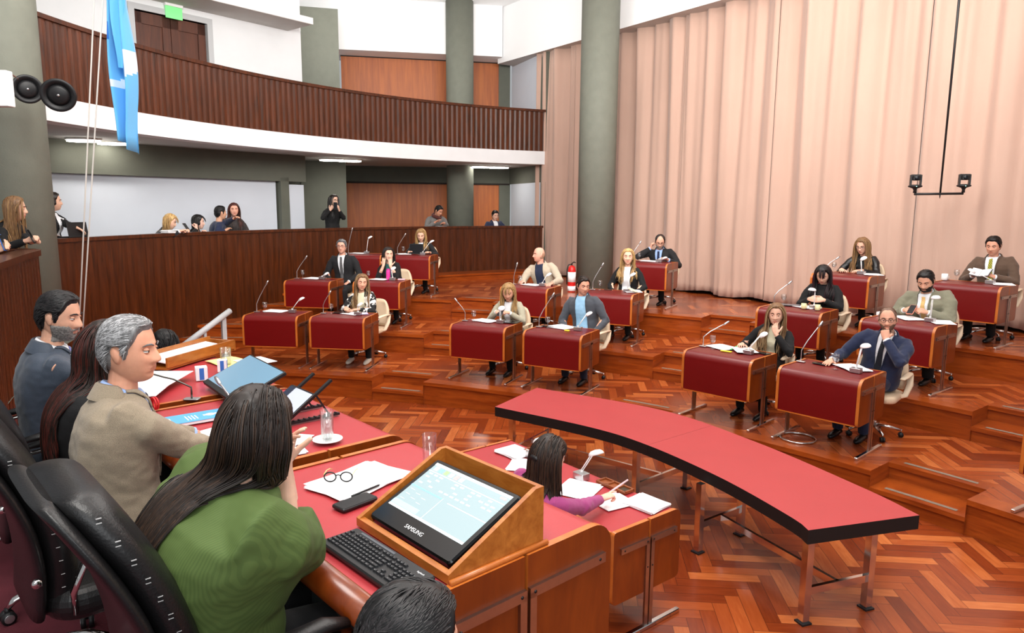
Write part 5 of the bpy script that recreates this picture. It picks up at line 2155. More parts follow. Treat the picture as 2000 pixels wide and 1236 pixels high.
def hand(mb, wrist, d, n, right, pose, fore, k=1.0):
    """palm, five fingers and the wrist; d: finger direction, n: palm normal, fore: direction of the forearm"""
    d = Vector(d).normalized()
    n = Vector(n)
    n = (n - d * n.dot(d)).normalized()
    s = d.cross(n) * (1 if right else -1)          # towards the thumb
    curls = {'flat': .10, 'relax': .32, 'grip': .85, 'fist': 1.25, 'point': .95, 'pen': .8}[pose]
    wrist = Vector(wrist)
    rows = []
    for q, w, t in ((-.012, .026, .020), (.012, .031, .020), (.045, .040, .017), (.075, .042, .015), (.092, .040, .012)):
        c = wrist + d * (q * k)
        rows.append([c + s * (w * k * math.cos(a)) + n * (t * k * math.sin(a)) for a in [2 * math.pi * i / 14 for i in range(14)]])
    mb.grid(rows, closed=True)
    o = len(mb.v)
    mb.f.append(tuple(range(o - 14 * 5, o - 14 * 4)))
    mb.f.append(tuple(range(o - 14, o))[::-1])
    mb.m += [mb.cur] * 2
    mb.s += [True] * 2
    for i, (off, L) in enumerate(((.0305, .072), (.0105, .080), (-.0095, .074), (-.029, .058))):
        c = curls * (1 + .12 * i)
        if pose == 'point' and i == 0:
            c = .12
        finger(mb, wrist + d * (.088 * k - .004 * abs(i - 1)) + s * (off * k), d, n, s, L * k, .0088 * k, c, spread=(.08, .02, -.04, -.10)[i] * (1.4 if pose in ('flat', 'relax') else .6))
    tb = wrist + d * (.022 * k) + s * (.030 * k) + n * .006
    td = (s * .72 + d * .62 + n * .25).normalized()
    bend = {'flat': .15, 'relax': .3, 'grip': .5, 'fist': .7, 'point': .4, 'pen': .5}[pose]
    p1 = tb + td * .034 * k
    t2 = (td + d * .5 * bend + n * bend - s * bend * .8).normalized()
    p2 = p1 + t2 * .030 * k
    t3 = (t2 + d * .2 - s * bend * .5).normalized()
    p3 = p2 + t3 * .024 * k
    mb.tube([tb - td * .02, tb, p1, p2, p3, p3 + t3 * .004], [.013 * k, .0145 * k, .0115 * k, .0105 * k, .0085 * k, .004 * k], n=10)
    f = Vector(fore).normalized()
    mb.tube([wrist - f * .11, wrist - f * .06, wrist - f * .01, wrist + d * .01], [.031 * k, .028 * k, .025 * k, .024 * k], n=12, flat=(1, 1.0))


def ik(S, W, l1, l2, pole):
    """elbow position for a two-bone arm"""
    d = W - S
    L = min(d.length, (l1 + l2) * .995)
    dn = d.normalized()
    W = S + dn * L
    a = (l1 * l1 - l2 * l2 + L * L) / (2 * L)
    h = math.sqrt(max(0, l1 * l1 - a * a))
    pv = Vector(pole)
    pv = (pv - dn * pv.dot(dn)).normalized()
    return S + dn * a + pv * h, W


def hairline(az, rec=0.0):
    """height of the hair edge for an angle from the face (0 front, pi back)"""
    a = math.degrees(az)
    pts = [(0, .080 + rec), (25, .082 + rec), (42, .070 + rec * 1.2), (55, .040 + rec * .4), (66, .018), (74, -.020), (82, -.022), (88, .022), (104, .030), (112, .0), (122, -.045), (145, -.070), (180, -.078)]
    for (a0, z0), (a1, z1) in zip(pts[:-1], pts[1:]):
        if a <= a1:
            return z0 + (z1 - z0) * (a - a0) / (a1 - a0)
    return pts[-1][1]


SKINS = {}


def skin(rgb):
    nm = 'skin_%d_%d_%d' % rgb
    m = mat(nm, rgb, rough=.5, spec=.35, var=.08, scale=28, bump=.05, bscale=220)
    b = m.node_tree.nodes['Principled BSDF']
    b.inputs['Subsurface Weight'].default_value = .12
    b.inputs['Subsurface Radius'].default_value = (.012, .005, .003)
    return m


def hairmat(name, rgb):
    return mat('hair_' + name, rgb, rough=.42, spec=.45, var=.35, scale=60, stretch=(1, 1, .25))


def cloth(name, rgb, rough=.85, var=.06, scale=240, bump=.15, sheen=.15, **k):
    return mat('cloth_' + name, rgb, rough=rough, var=var, scale=scale, bump=bump, sheen=sheen, **k)


M_EYEW = mat('eye_white', (228, 224, 218), rough=.2)
M_IRIS = mat('eye_iris', (46, 30, 22), rough=.15)


def person(label, root_loc, rz, hip, head, yaw=0, pitch=0, roll=0, sy=0, RH_=None, LH_=None, fem=False, g=1.0, jacket=None, pants=None, shoes=None,
           shirt=None, tie=None, vee=None, lapel=True, skinc=(212, 160, 132), hair=None, hairc=None, hairc2=None, hair_len=.3, rec=0.0, bangs=False, glasses=None,
           beard=None, legs='sit', knees=None, feet=None, vox=.0048, cvox=.012, strands=None, hk=1.0, closed=False, sleeve=1.0, full=0.0, cuffs=True,
           collar=None, tail=-.12, sw=None, thick=1.0, pole=None, hs=1.0, lipc=None, group=None, part=0.0, bulk=.016, neckscarf=None, hair_back=False, hair_r=1.0, drift=(0, 0, 0), sweep=None):
    """a posed figure: continuous skin, clothing and hair as parts. Local frame: floor at z=0, facing -y, right hand at -x."""
    t = thing('person', label, 'person', root_loc, rz, group)
    H, hd = Vector(hip), Vector(head)
    HR = Matrix.Rotation(yaw, 3, 'Z') @ Matrix.Rotation(pitch, 3, 'X') @ Matrix.Rotation(roll, 3, 'Y')
    HM = Matrix.Translation(hd) @ HR.to_4x4() @ Matrix.Scale(hs, 4)
    nv = Vector((0, .038, -.156)) * hs
    NB = hd + HR @ nv * .55 + nv * .45
    skm = skin(skinc)
    lod = vox
    # spine curve
    T = NB - H
    bow = Vector((0, .035, 0))

    def spine(q):
        return H + T * q + bow * math.sin(math.pi * max(0, min(1, q)))
    xs = Vector((math.cos(sy), math.sin(sy), 0))

    def frame(q):
        z = (spine(q + .02) - spine(q - .02)).normalized()
        f = smoothstep(.1, .8, q)
        x = (Vector((1, 0, 0)).lerp(xs, f)).normalized()
        x = (x - z * x.dot(z)).normalized()
        return x, z.cross(x), z
    if fem:
        prof = [(tail, .158, .125), (0, .170, .13), (.18, .150, .118), (.38, .135, .105), (.58, .148, .125), (.72, .160, .125), (.84, .162, .105), (.92, .135, .085), (.985, .075, .066), (1.02, .056, .054)]
        shx = .158 if sw is None else sw
    else:
        prof = [(tail, .170, .128), (0, .178, .135), (.2, .170, .130), (.4, .168, .124), (.6, .190, .132), (.74, .205, .128), (.85, .208, .112), (.92, .175, .092), (.985, .090, .074), (1.02, .062, .060)]
        shx = .198 if sw is None else sw

    def torso_dim(q):
        for (a, w0, d0), (b, w1, d1) in zip(prof[:-1], prof[1:]):
            if q <= b:
                f = max(0, min(1, (q - a) / (b - a)))
                return (w0 + (w1 - w0) * f) * g, (d0 + (d1 - d0) * f) * (g ** 1.2)
        return prof[-1][1], prof[-1][2]

    def torso(mb, grow, n=28):
        rows = []
        for q, w, d in prof:
            x, y, z = frame(q)
            c = spine(q)
            gg = g if q < .9 else 1 + (g - 1) * .3
            ww, ddp = w * gg + grow, d * gg ** 1.2 + grow
            row = []
            for i in range(n):
                a = 2 * math.pi * i / n
                ca, sa = math.cos(a), math.sin(a)
                e = 2.0 / 2.4
                px = abs(ca) ** e * (1 if ca > 0 else -1) * ww
                py = abs(sa) ** e * (1 if sa > 0 else -1) * ddp
                if fem and .5 < q < .8 and sa < 0:
                    py *= 1 + .16 * gs(abs(ca) - .45, .35)
                row.append(c + x * px + y * py)
            rows.append(row)
        mb.grid(rows, closed=True)
        o = len(mb.v)
        k = len(rows)
        mb.f.append(tuple(range(o - n * k, o - n * (k - 1)))[::-1])
        mb.f.append(tuple(range(o - n, o)))
        mb.m += [mb.cur] * 2
        mb.s += [True] * 2
    # arms
    l1, l2 = (.275, .245) if fem else (.295, .265)
    arms = []
    for right, spec in ((True, RH_), (False, LH_)):
        sgn = -1 if right else 1
        x, y, z = frame(.86)
        S = spine(.88) + x * (sgn * shx * (1 + (g - 1) * .6)) + z * .0
        if spec is None:
            spec = dict(p=(H.x + sgn * .14, H.y - .26, H.z + .10), pose='relax', n=(0, 0, -1))
        W = Vector(spec['p'])
        pl = spec.get('pole', (sgn * .75, .35, -.8))
        E, W = ik(S, W, l1, l2, pl)
        fore = (W - E).normalized()
        d = Vector(spec.get('d', fore))
        n = Vector(spec.get('n', (0, 0, -1)))
        arms.append((right, S, E, W, fore, d, n, spec.get('pose', 'relax')))

    # --- skin: head, neck, hands and the hidden core, fused into one surface
    mb = MB().mat(skm, True)
    hg = head_grid(fem, full, lod)
    nu = len(hg[0])
    mb.grid([[HM @ p for p in row] for row in hg], closed=True)
    for sx in (-1, 1):
        eM = (HR @ Matrix.Rotation(sx * .35, 3, 'Z') @ Matrix.Rotation(-.15, 3, 'X'))
        mb.ellipsoid(HM @ Vector((sx * .075, .012, -.004)), (.010 * hs, .019 * hs, .032 * hs), 14, 10, M=eM)
        mb.ellipsoid(HM @ Vector((sx * .081, .018, .004)), (.006 * hs, .015 * hs, .024 * hs), 12, 8, M=eM)
    nr = .044 if fem else .054
    J = HM @ Vector((0, .026, -.065))
    mb.tube([HM @ Vector((0, .02, -.02)), J, J.lerp(NB, .5), NB, spine(.93), spine(.80)], [nr * .95, nr, nr * .97, nr * 1.08, nr * 1.5, .07], n=18)
    mb.tube([spine(.84), spine(.5), spine(.05)], [.07, .07, .07], n=12)
    for right, S, E, W, fore, d, n, pose in arms:
        hand(mb, W, d, n, right, pose, fore, k=hk * (.92 if fem else 1.0))
        Ei = E.lerp((S + W) / 2, .22)
        mb.tube([spine(.84), S, S.lerp(Ei, .5), Ei], [.045, .034, .029, .025], n=10)
        mb.tube([Ei, Ei.lerp(W, .35), Ei.lerp(W, .75), W], [.025, .032 if not fem else .030, .030 if not fem else .026, .025 if not fem else .022], n=12)
    for i in range(len(mb.v)):
        pass
    me = remesh(mb, vox, 2)
    V, NN = np_mesh(me)
    inv = np.array(HM.inverted())
    hl = V @ inv[:3, :3].T + inv[:3, 3]
    fc = np.empty(len(me.polygons) * 3)
    me.polygons.foreach_get('center', fc)
    fcl = fc.reshape(-1, 3) @ inv[:3, :3].T + inv[:3, 3]
    lips = ((fcl[:, 0] / .0225) ** 2 + ((fcl[:, 2] + .065) / .0095) ** 2 < 1) & (fcl[:, 1] < -.07) & (fcl[:, 1] > -.112)
    lip = lipc or tuple(int(c * f) for c, f in zip(skinc, (.88, .70, .70) if fem else (.90, .80, .78)))
    put(me, 'body', [skm, mat('lips_%d_%d_%d' % lip, lip, rough=.4)], t)
    me.polygons.foreach_set('material_index', lips.astype(np.int32))
    tris = None
    # --- beard
    if beard is not None:
        ax = np.abs(hl[:, 0])
        low = np.where(ax < .030, -.050, np.where(ax < .055, -.050 + (ax - .030) * .9, -.034))
        marg = np.minimum.reduce([.006 - hl[:, 1], low - hl[:, 2], hl[:, 2] + .124, .090 - ax, .012 - hl[:, 1] + .3 * np.maximum(0, hl[:, 2] + .07), np.sqrt((hl[:, 0] / .026) ** 2 + ((hl[:, 2] + .067) / .0105) ** 2) * .012 - .012, hl[:, 1] + .125])
        keep = marg > -.002
        off = beard[1]
        mb = MB().mat(beard[0], True)
        idx = {}
        vs = []
        fs = []
        for p in me.polygons:
            vi = list(p.vertices)
            if keep[vi].all():
                f = []
                for v_ in vi:
                    if v_ not in idx:
                        idx[v_] = len(vs)
                        j = 1 + .6 * noise.noise(Vector(V[v_]) * 160)
                        vs.append(Vector(V[v_]) + Vector(NN[v_]) * (off * j * smoothstep(-.002, .008, marg[v_]) + .0004))
                    f.append(idx[v_])
                fs.append(tuple(f))
        if fs:
            mb.add(vs, fs, True)
            mb.build('beard', parent=t, fix=False)
    # --- eyes and brows
    if True:
        for sx in (-1, 1):
            mb = MB().mat(M_EYEW, True)
            c0 = HM @ Vector((sx * .0315, -.0748, .006))
            R_ = .0118 * hs
            rows_ = dirs(14, 12)
            gz = Vector((0, -1, -.12 if not closed else -.8)).normalized()
            o = len(mb.f)
            mb.grid([[c0 + HR @ (dd * R_) for dd in r] for r in rows_], closed=True)
            mb.mats = [M_EYEW, M_IRIS, skm, mat('lash_line', (60, 38, 30), rough=.6)]
            for fi, f in enumerate(mb.f[o:]):
                cen = sum((Vector(mb.v[i]) for i in f), Vector()) / len(f) - c0
                dl = HR.transposed() @ cen.normalized()
                lid = .25 if not closed else -.30
                mb.m[o + fi] = 1 if dl.dot(gz) > .84 else 0
                if dl.z > lid - .2 and dl.z <= lid + .05:
                    mb.m[o + fi] = 3
                elif dl.z > lid or dl.z < -.42:
                    mb.m[o + fi] = 2
            mb.build('eye', parent=t, fix=False)
            bc = hairc if (hairc is not None and hair not in ('bald',)) else mat('brow_brown', (70, 50, 40), rough=.8)
            if fem:
                bc = mat('brow_brown', (70, 50, 40), rough=.8)
            pts = [HM @ Vector((sx * xx, yy, zz)) for xx, yy, zz in ((.014, -.0945, .024), (.026, -.0935, .030), (.040, -.085, .030), (.052, -.073, .024))]
            MB().mat(bc).tube(pts, [.0032, .0042, .0036, .0015], n=6, flat=(1, .6)).build('eyebrow', parent=t)
    # --- glasses
    if glasses is not None:
        mb = MB().mat(glasses)
        for sx in (-1, 1):
            mb.tube([HM @ Vector((sx * .033 + .024 * math.cos(a), -.100 + .012 * abs(sx * .033 + .024 * math.cos(a)) / .057, .004 + .0165 * math.sin(a))) for a in [2 * math.pi * i / 16 for i in range(17)]], .0020, n=5, cap=False)
            mb.tube([HM @ Vector((sx * .057, -.088, .010)), HM @ Vector((sx * .078, -.03, .012)), HM @ Vector((sx * .080, .02, .006))], .0020, n=5)
        mb.tube([HM @ Vector((-.010, -.104, .008)), HM @ Vector((.010, -.104, .008))], .0020, n=5)
        mb.build('spectacles', parent=t)

    # --- jacket: torso and sleeves fused, then opened at the front
    def sleeve_tubes(mb, grow, upto=1.0):
        for right, S, E, W, fore, d, n, pose in arms:
            x, y, z = frame(.84)
            sgn = -1 if right else 1
            r1 = (.062 if not fem else .054) * thick * (1 + (g - 1) * .6) + grow
            a0 = spine(.84) + x * sgn * .07
            Wc = E.lerp(W, upto) - fore * (.018 if upto >= 1 else 0)
            k0 = Vector(S) + x * (-sgn * .02)
            pts = [a0, k0, S.lerp(E, .25), S.lerp(E, .55), S.lerp(E, .85), E + (E - S.lerp(W, .5)).normalized() * .008, E.lerp(Wc, .2), E.lerp(Wc, .55), E.lerp(Wc, .85), Wc]
            rs = [r1 * 1.05, r1 * 1.1, r1 * 1.06, r1 * .98, r1 * .93, r1 * .94, r1 * .90, r1 * .78, r1 * .68, r1 * .66]
            mb.tube(pts, rs, n=16)
    mb = MB().mat(jacket, True)
    torso(mb, bulk - .004)
    sleeve_tubes(mb, bulk - .016, sleeve)
    jm = remesh(mb, cvox, 3)
    V, NN = np_mesh(jm)
    amp = .0048 if fem else .0055
    els = [Vector(a[2]) for a in arms]
    sed = noise.noise(Vector((hip[0] * 7 + rz * 5, head[2] * 9, 1.7))) * 20
    for i in range(len(V)):
        p = Vector(V[i])
        e = min((p - q).length for q in els)
        k = 1 + 1.5 * smoothstep(.16, .03, e)
        h = noise.noise(Vector((p.x * 13 + sed, p.y * 13, p.z * 9))) + .55 * noise.noise(Vector((p.x * 27, p.y * 27 + sed, p.z * 34)))
        V[i] += NN[i] * (h * amp * k)
    jm.vertices.foreach_set('co', V.ravel())
    jm.update()
    # chest frame: origin at the neck base
    cx, cy, cz = frame(.86)
    CM = Matrix((cx, cy, cz)).transposed().to_4x4()
    CM.translation = NB
    if vee is not None and shirt is not None:
        wt, wb, zb = vee               # half width at the neck, half width and depth at the lower end
        jm.transform(CM.inverted())
        bm = bmesh.new()
        bm.from_mesh(jm)

        def cut(no, co):
            gm = bm.verts[:] + bm.edges[:] + bm.faces[:]
            bmesh.ops.bisect_plane(bm, geom=gm, plane_co=co, plane_no=no, dist=1e-5)
        lw = .040
        for sx in (-1, 1):
            for ew in (0, lw):
                a, b2 = Vector((sx * (wt + ew * .35), 0, .03)), Vector((sx * (wb + ew * .12), 0, zb - ew * .2))
                dv = b2 - a
                cut(Vector((dv.z, 0, -dv.x)), a)
        if tie is not None:
            for sx in (-1, 1):
                a, b2 = Vector((sx * .018, 0, .0)), Vector((sx * .036, 0, zb))
                dv = b2 - a
                cut(Vector((dv.z, 0, -dv.x)), a)
        parts = {'j': [], 's': [], 't': [], 'l': []}
        for f in bm.faces:
            c = f.calc_center_median()
            q = (.03 - c.z) / (.03 - zb)
            k = 'j'
            if c.y < -.005 and f.normal.y < .25 and q <= 1 and c.z < .06:
                ww = wt + (wb - wt) * max(0, q)
                pw_ = CM @ c
                qq = max(0, min(.99, (pw_ - H).dot(T) / T.length_squared))
                fx_, fy_, fz_ = frame(qq)
                far = -(pw_ - spine(qq)).dot(fy_) > torso_dim(qq)[1] * 1.2 + bulk + .022
                if far:
                    k = 'j'
                elif abs(c.x) < ww:
                    k = 's'
                    if tie is not None and abs(c.x) < .018 + .018 * (0 - c.z) / (0 - zb) and c.z < .0:
                        k = 't'
                elif lapel and abs(c.x) < ww + lw * (.35 + (.12 - .35) * q) + lw * .55 * gs(q - .42, .35) * 0 and q < .97:
                    k = 'l'
            parts[k].append(f)

        def sub(fs, off=0.0):
            idx, vs, out = {}, [], []
            for f in fs:
                r = []
                for v_ in f.verts:
                    if v_.index not in idx:
                        idx[v_.index] = len(vs)
                        vs.append(v_.co + v_.normal * off)
                    r.append(idx[v_.index])
                out.append(tuple(r))
            return [CM @ p for p in vs], out
        bm.verts.index_update()
        for k, nm, mt, off in (('j', 'jacket', jacket, 0), ('l', 'lapels', jacket, .009), ('s', 'shirt', shirt, -.004), ('t', 'tie', tie, .003)):
            if parts[k]:
                vs, fs = sub(parts[k], off)
                mbx = MB().mat(mt, True)
                mbx.add(vs, fs, True)
                ob = mbx.build(nm, parent=t, fix=False)
                if k in 'lt':
                    so = ob.modifiers.new('cloth', 'SOLIDIFY')
                    so.thickness = .006
                    so.offset = -1
        bm.free()
        bpy.data.meshes.remove(jm)
    else:
        put(jm, 'jacket' if lapel else 'top', [jacket], t)
    # collar ring
    if collar is not None:
        rows = []
        rr = nr * 1.12
        for h, gr in ((-.015, .012), (.012, .008), (.030, .006), (.022, .013), (-.012, .022)):
            row = []
            for i in range(25):
                a = 2 * math.pi * i / 24
                back = .5 + .5 * math.sin(a)
                p = Vector((math.cos(a) * (rr + gr), math.sin(a) * (rr + gr) + .006, h * (.55 + .65 * back) - .022 * (1 - back) + .006))
                row.append(CM @ p)
            rows.append(row)
        MB().mat(collar).grid(rows).build('collar', parent=t, fix=False)
    if vee is not None and lapel and shirt is not None:
        rows = []
        for h, gr in ((-.030, .036), (.016, .024), (.034, .019), (.026, .029), (-.032, .050)):
            row = []
            for i in range(25):
                a = math.pi * (-.12 + 1.24 * i / 24)
                fade = smoothstep(-.38, .25, math.sin(a))
                p = Vector((math.cos(a) * (nr * 1.15 + gr), math.sin(a) * (nr * 1.1 + gr) + .008, h * (.3 + .7 * fade) - .035 * (1 - fade)))
                row.append(CM @ p)
            rows.append(row)
        MB().mat(jacket).grid(rows).build('jacket_collar', parent=t, fix=False)
    if neckscarf is not None:
        mb = MB().mat(neckscarf)
        mb.tube([CM @ Vector((math.cos(a) * .085, math.sin(a) * .085 + .01, .02 + .02 * math.sin(a * 2))) for a in [2 * math.pi * i / 20 for i in range(21)]], .042, n=10)
        mb.build('scarf', parent=t)
    # shirt cuffs
    if cuffs and shirt is not None and sleeve >= 1:
        for right, S, E, W, fore, d, n, pose in arms:
            r = .034 if not fem else .029
            MB().mat(shirt).tube([W - fore * .035, W - fore * .004], [r, r], n=14).build('shirt_cuff', parent=t)
    # --- trousers and shoes
    if legs:
        mb = MB().mat(pants, True)
        kn, ft = [], []
        for sgn in (-1, 1):
            hp = H + Vector((sgn * .085, 0, -.02))
            if legs == 'sit':
                K = hp + Vector((sgn * .05, -.43, .01))
                A = Vector((K.x, K.y + .06, .09))
            else:
                K = Vector((hp.x + sgn * .01, hp.y - .02, hp.z * .53))
                A = Vector((hp.x + sgn * .02, hp.y + .01, .09))
            if knees is not None:
                K = Vector(knees[0 if sgn < 0 else 1])
            if feet is not None:
                A = Vector(feet[0 if sgn < 0 else 1])
            gg = 1 + (g - 1) * .7
            tr = (.082 if fem else .088) * gg
            mb.tube([hp + Vector((0, .03, .02)), hp.lerp(K, .35), hp.lerp(K, .75), K], [tr * 1.1, tr, tr * .82, tr * .74], n=16)
            mb.tube([K, K.lerp(A, .3), K.lerp(A, .7), A + Vector((0, 0, -.02))], [tr * .74, tr * .72, tr * .62, tr * .58], n=16)
            kn.append(K)
            ft.append(A)
        mb.ellipsoid(H + Vector((0, .01, -.02)), (.165 * g, .125 * g, .11), 20, 12)
        pm = remesh(mb, .016, 3)
        put(pm, 'trousers', [pants], t)
        for A in ft:
            dz = A.z - .09
            mb = MB().mat(shoes, True)
            mb.tube([A + Vector((0, .05, -.055)), A + Vector((0, .035, -.05)), A + Vector((0, -.05, -.05)), A + Vector((0, -.13, -.062)), A + Vector((0, -.185, -.068)), A + Vector((0, -.20, -.072))],
                    [.022, .038, .042, .040, .026, .008], n=14, flat=(.78, 1.0), up=(0, 0, 1))
            mb.tube([A + Vector((0, .01, .0)), A + Vector((0, 0, -.05))], [.034, .04], n=12)
            mb.build('shoe', parent=t)

    # --- hair
    if hair is not None:
        rng2 = random.Random(int(abs(head[2] * 1000 + hip[0] * 777 + rz * 99)))
        h2 = hairc2 or hairc
        mb = MB()
        th_ = {'short': .012, 'bald': .004, 'long': .014, 'half': .013, 'crop': .006}[hair]
        grid_ = hg
        vs_, thk = [], []
        for row in grid_:
            for p in row:
                az = math.atan2(abs(p.x), -p.y)
                z = p.z
                if hair == 'bald':
                    m_ = smoothstep(-.07, -.055, z) * smoothstep(.045, .015, z) * smoothstep(1.35, 1.6, az)
                elif hair in ('long', 'half'):
                    zl = hairline(az, rec) if az < 1.15 else hairline(az, rec) * .3 - .045
                    m_ = smoothstep(zl - .004, zl + .018, z)
                else:
                    m_ = smoothstep(hairline(az, rec) - .006, hairline(az, rec) + .016, z)
                nrm_ = Vector((p.x / .076 ** 2, p.y / .099 ** 2, p.z / .12 ** 2)).normalized()
                vol = th_ * (1 + .35 * noise.noise(p * 32)) * (1.25 if z > .04 and hair in ('short', 'long', 'half') else 1)
                vs_.append(HM @ (p + nrm_ * (vol * m_ - .003 * (1 - m_))))
                thk.append(m_)
        fs_ = []
        for i in range(len(grid_) - 1):
            for k in range(nu):
                j = (k + 1) % nu
                q = (i * nu + k, i * nu + j, (i + 1) * nu + j, (i + 1) * nu + k)
                if max(thk[a] for a in q) > .02:
                    fs_.append(q)
        mb.mat(hairc, True).add(vs_, fs_, True)
        N_ = strands if strands is not None else (360 if hair in ('short',) else 420 if hair in ('long', 'half') else 60)
        ell = Vector((.076, .099, .120))

        HI = HM.inverted()

        def sub_head(p, m_):
            """push a point in person space out of the head"""
            q = HI @ p
            if q.length > .19 or q.length < 1e-4:
                return p
            sp_ = head_point(head_dir(q), fem, full)
            L = sp_.length + m_
            if q.length < L:
                return HM @ (q * (L / q.length))
            return p

        def sub_body(p, m_):
            v = p - H
            q = v.dot(T) / T.length_squared
            if q < -.1 or q > 1.05:
                return p
            x, y, z = frame(min(q, .99))
            c = spine(q)
            rx, ry = (p - c).dot(x), (p - c).dot(y)
            w, d = torso_dim(min(q, 1.02))
            w, d = w + bulk + m_, d + bulk + m_
            e = (abs(rx / w) ** 2.4 + abs(ry / d) ** 2.4) ** (1 / 2.4)
            if hair_back and q < .97 and ry < d and abs(rx) < w:
                tgt = d * (1 - abs(rx / w) ** 2.4) ** (1 / 2.4)
                return c + x * rx + y * max(ry, tgt) + z * ((p - c).dot(z))
            if e < 1:
                e = max(e, .05)
                # leave through the front or back, not sideways
                if abs(ry / d) > .25 or abs(rx / w) < .5:
                    ry = (1 if ry >= 0 else -1) * d * (max(0, 1 - abs(rx / w) ** 2.4)) ** (1 / 2.4)
                else:
                    rx, ry = rx / e, ry / e
                p = c + x * rx + y * ry + z * ((p - c).dot(z))
            return p
        cnt = 0
        tries = 0
        gl = Vector((0, 0, -1))
        while cnt < N_ and tries < N_ * 30 and hair != 'bald':
            tries += 1
            dz = rng2.uniform(-.55, 1)
            a = rng2.uniform(0, 2 * math.pi)
            r = math.sqrt(max(0, 1 - dz * dz))
            dv = Vector((r * math.sin(a), -r * math.cos(a), dz))
            p = head_point(dv, fem, full)
            az = math.atan2(abs(p.x), -p.y)
            zl = hairline(az, rec)
            if p.z < zl + .008 - (.03 if hair in ('long', 'half') and az > 1.1 else 0):
                continue
            side = 1 if p.x > part else -1
            if hair in ('short', 'crop'):
                L = rng2.uniform(.03, .06) if hair == 'short' else rng2.uniform(.012, .02)
                if p.z > .035:
                    fl = Vector((side * .35, .8, .15)) if az > .5 else Vector((side * .55, .55, .35))
                else:
                    fl = Vector((0, 1.1 if az > 1.2 else .5, -.8))
                fl = fl + Vector((rng2.uniform(-.35, .35), rng2.uniform(-.25, .25), rng2.uniform(-.2, .2)))
                pts = []
                q = p.copy()
                ns = 5
                for i in range(ns):
                    nm_ = Vector((q.x / ell.x ** 2, q.y / ell.y ** 2, q.z / ell.z ** 2)).normalized()
                    pts.append(HM @ (q + nm_ * (th_ * (.95 + .45 * math.sin(math.pi * (i + .6) / ns)))))
                    tt = (fl - nm_ * fl.dot(nm_))
                    if tt.length < 1e-3:
                        break
                    q = q + tt.normalized() * (L / (ns - 1))
                    q = head_point(head_dir(q), fem, full)
                    if q.z < hairline(math.atan2(abs(q.x), -q.y), rec) - .004:
                        break
                if len(pts) < 3:
                    continue
                rr = rng2.uniform(.0022, .0038) * hair_r
                mb.mat(hairc if rng2.random() < .55 else h2, True)
                mb.tube(pts, [rr * .8] + [rr] * (len(pts) - 2) + [rr * .25], n=5, cap=False)
            else:
                L = hair_len * rng2.uniform(.82, 1.05)
                if bangs and az < .75 and p.z > .06:
                    L = rng2.uniform(.045, .062)
                    fl0 = Vector((side * .12, -1, -.1))
                elif hair == 'half' or hair_back:
                    fl0 = Vector((side * .35, .9, .1)) if az < 1.9 else Vector((side * .1, .4, -.6))
                else:
                    fl0 = Vector((side * 1.0, .25 if az > .9 else .02, -.1))
                st = .022
                ns = max(5, int(L / st) + 3)
                q = HM @ p
                vel = HR @ fl0
                pts = []
                wob = rng2.uniform(0, 6.28)
                lay = rng2.uniform(.008, .022)
                for i in range(ns):
                    ql = HI @ q
                    nm_ = Vector((ql.x / ell.x ** 2, ql.y / ell.y ** 2, ql.z / ell.z ** 2)).normalized()
                    nw = HR @ nm_
                    below = smoothstep(.03, -.06, ql.z)
                    dirv = vel.normalized() * (1 - .75 * below) + gl * (.35 + 1.2 * below + .12 * i) + Vector(drift) * below
                    on = Vector((ql.x / ell.x, ql.y / ell.y, ql.z / ell.z)).length < 1.35
                    if on and ql.z > -.09:
                        dirv = dirv - nw * dirv.dot(nw)
                    vel = vel.lerp(dirv, .6)
                    stp = vel.normalized() * st
                    q = q + stp
                    if ql.z < -.05:
                        wv = .006 * smoothstep(-.05, -.2, ql.z)
                        q = q + xs * (wv * math.sin(i * .9 + wob)) + Vector((0, wv * .6 * math.cos(i * .8 + wob), 0))
                    if sweep is not None and ql.z < -.02:
                        q = q + xs * max(-.011, min(.011, (sweep[0] + p.x * .9 - (q - hd).dot(xs)) * sweep[1]))
                    q = sub_head(q, lay)
                    q = sub_body(q, lay * .7)
                    pts.append(q.copy())
                for _ in range(3):
                    pts = [pts[0]] + [pts[i - 1] * .25 + pts[i] * .5 + pts[i + 1] * .25 for i in range(1, len(pts) - 1)] + [pts[-1]]
                pts = [HM @ (p + nmv * .004) for nmv in [Vector((p.x, p.y, p.z)).normalized()]] + pts
                rr = rng2.uniform(.0026, .0046) * hair_r
                mb.mat(hairc if rng2.random() < .6 else h2, True)
                k = len(pts)
                mb.tube(pts, [rr * .6] + [rr] * (k - 3) + [rr * .7, rr * .2], n=4 if hair_r < .8 else 5, cap=False, flat=(1, .75))
            cnt += 1
        mb.build('hair', parent=t, fix=False)
    return t

# ------------------------------------------------------------------ who sits and stands where
BLK = cloth('black', (17, 17, 19), sheen=.02)
BLK2 = cloth('charcoal_black', (25, 25, 28), sheen=.03)
NAVY = cloth('navy', (26, 36, 66))
WHT = cloth('white_shirt', (232, 234, 238), rough=.75)
CREAMSH = cloth('cream_top', (226, 220, 190), rough=.75)
LBLUE = cloth('light_blue_shirt', (150, 196, 228), rough=.75)
PBLUE = cloth('pale_blue_shirt', (150, 178, 226), rough=.75)
GREYJ = cloth('grey_tweed', (70, 74, 82), var=.22, scale=320, bump=.3)
SLATE = cloth('slate_suit', (56, 66, 80), rough=.6)
BEIGEJ = cloth('beige_linen', (182, 168, 148), var=.1)
TAUPE = cloth('taupe_herringbone', (146, 132, 112), var=.28, scale=420, bump=.4)
KHAKI = cloth('khaki_suit', (128, 126, 106), var=.08)
BROWN = cloth('brown_suit', (86, 66, 52), var=.08)
TWEED = cloth('pale_tweed', (164, 158, 138), var=.22, scale=200, bump=.3)
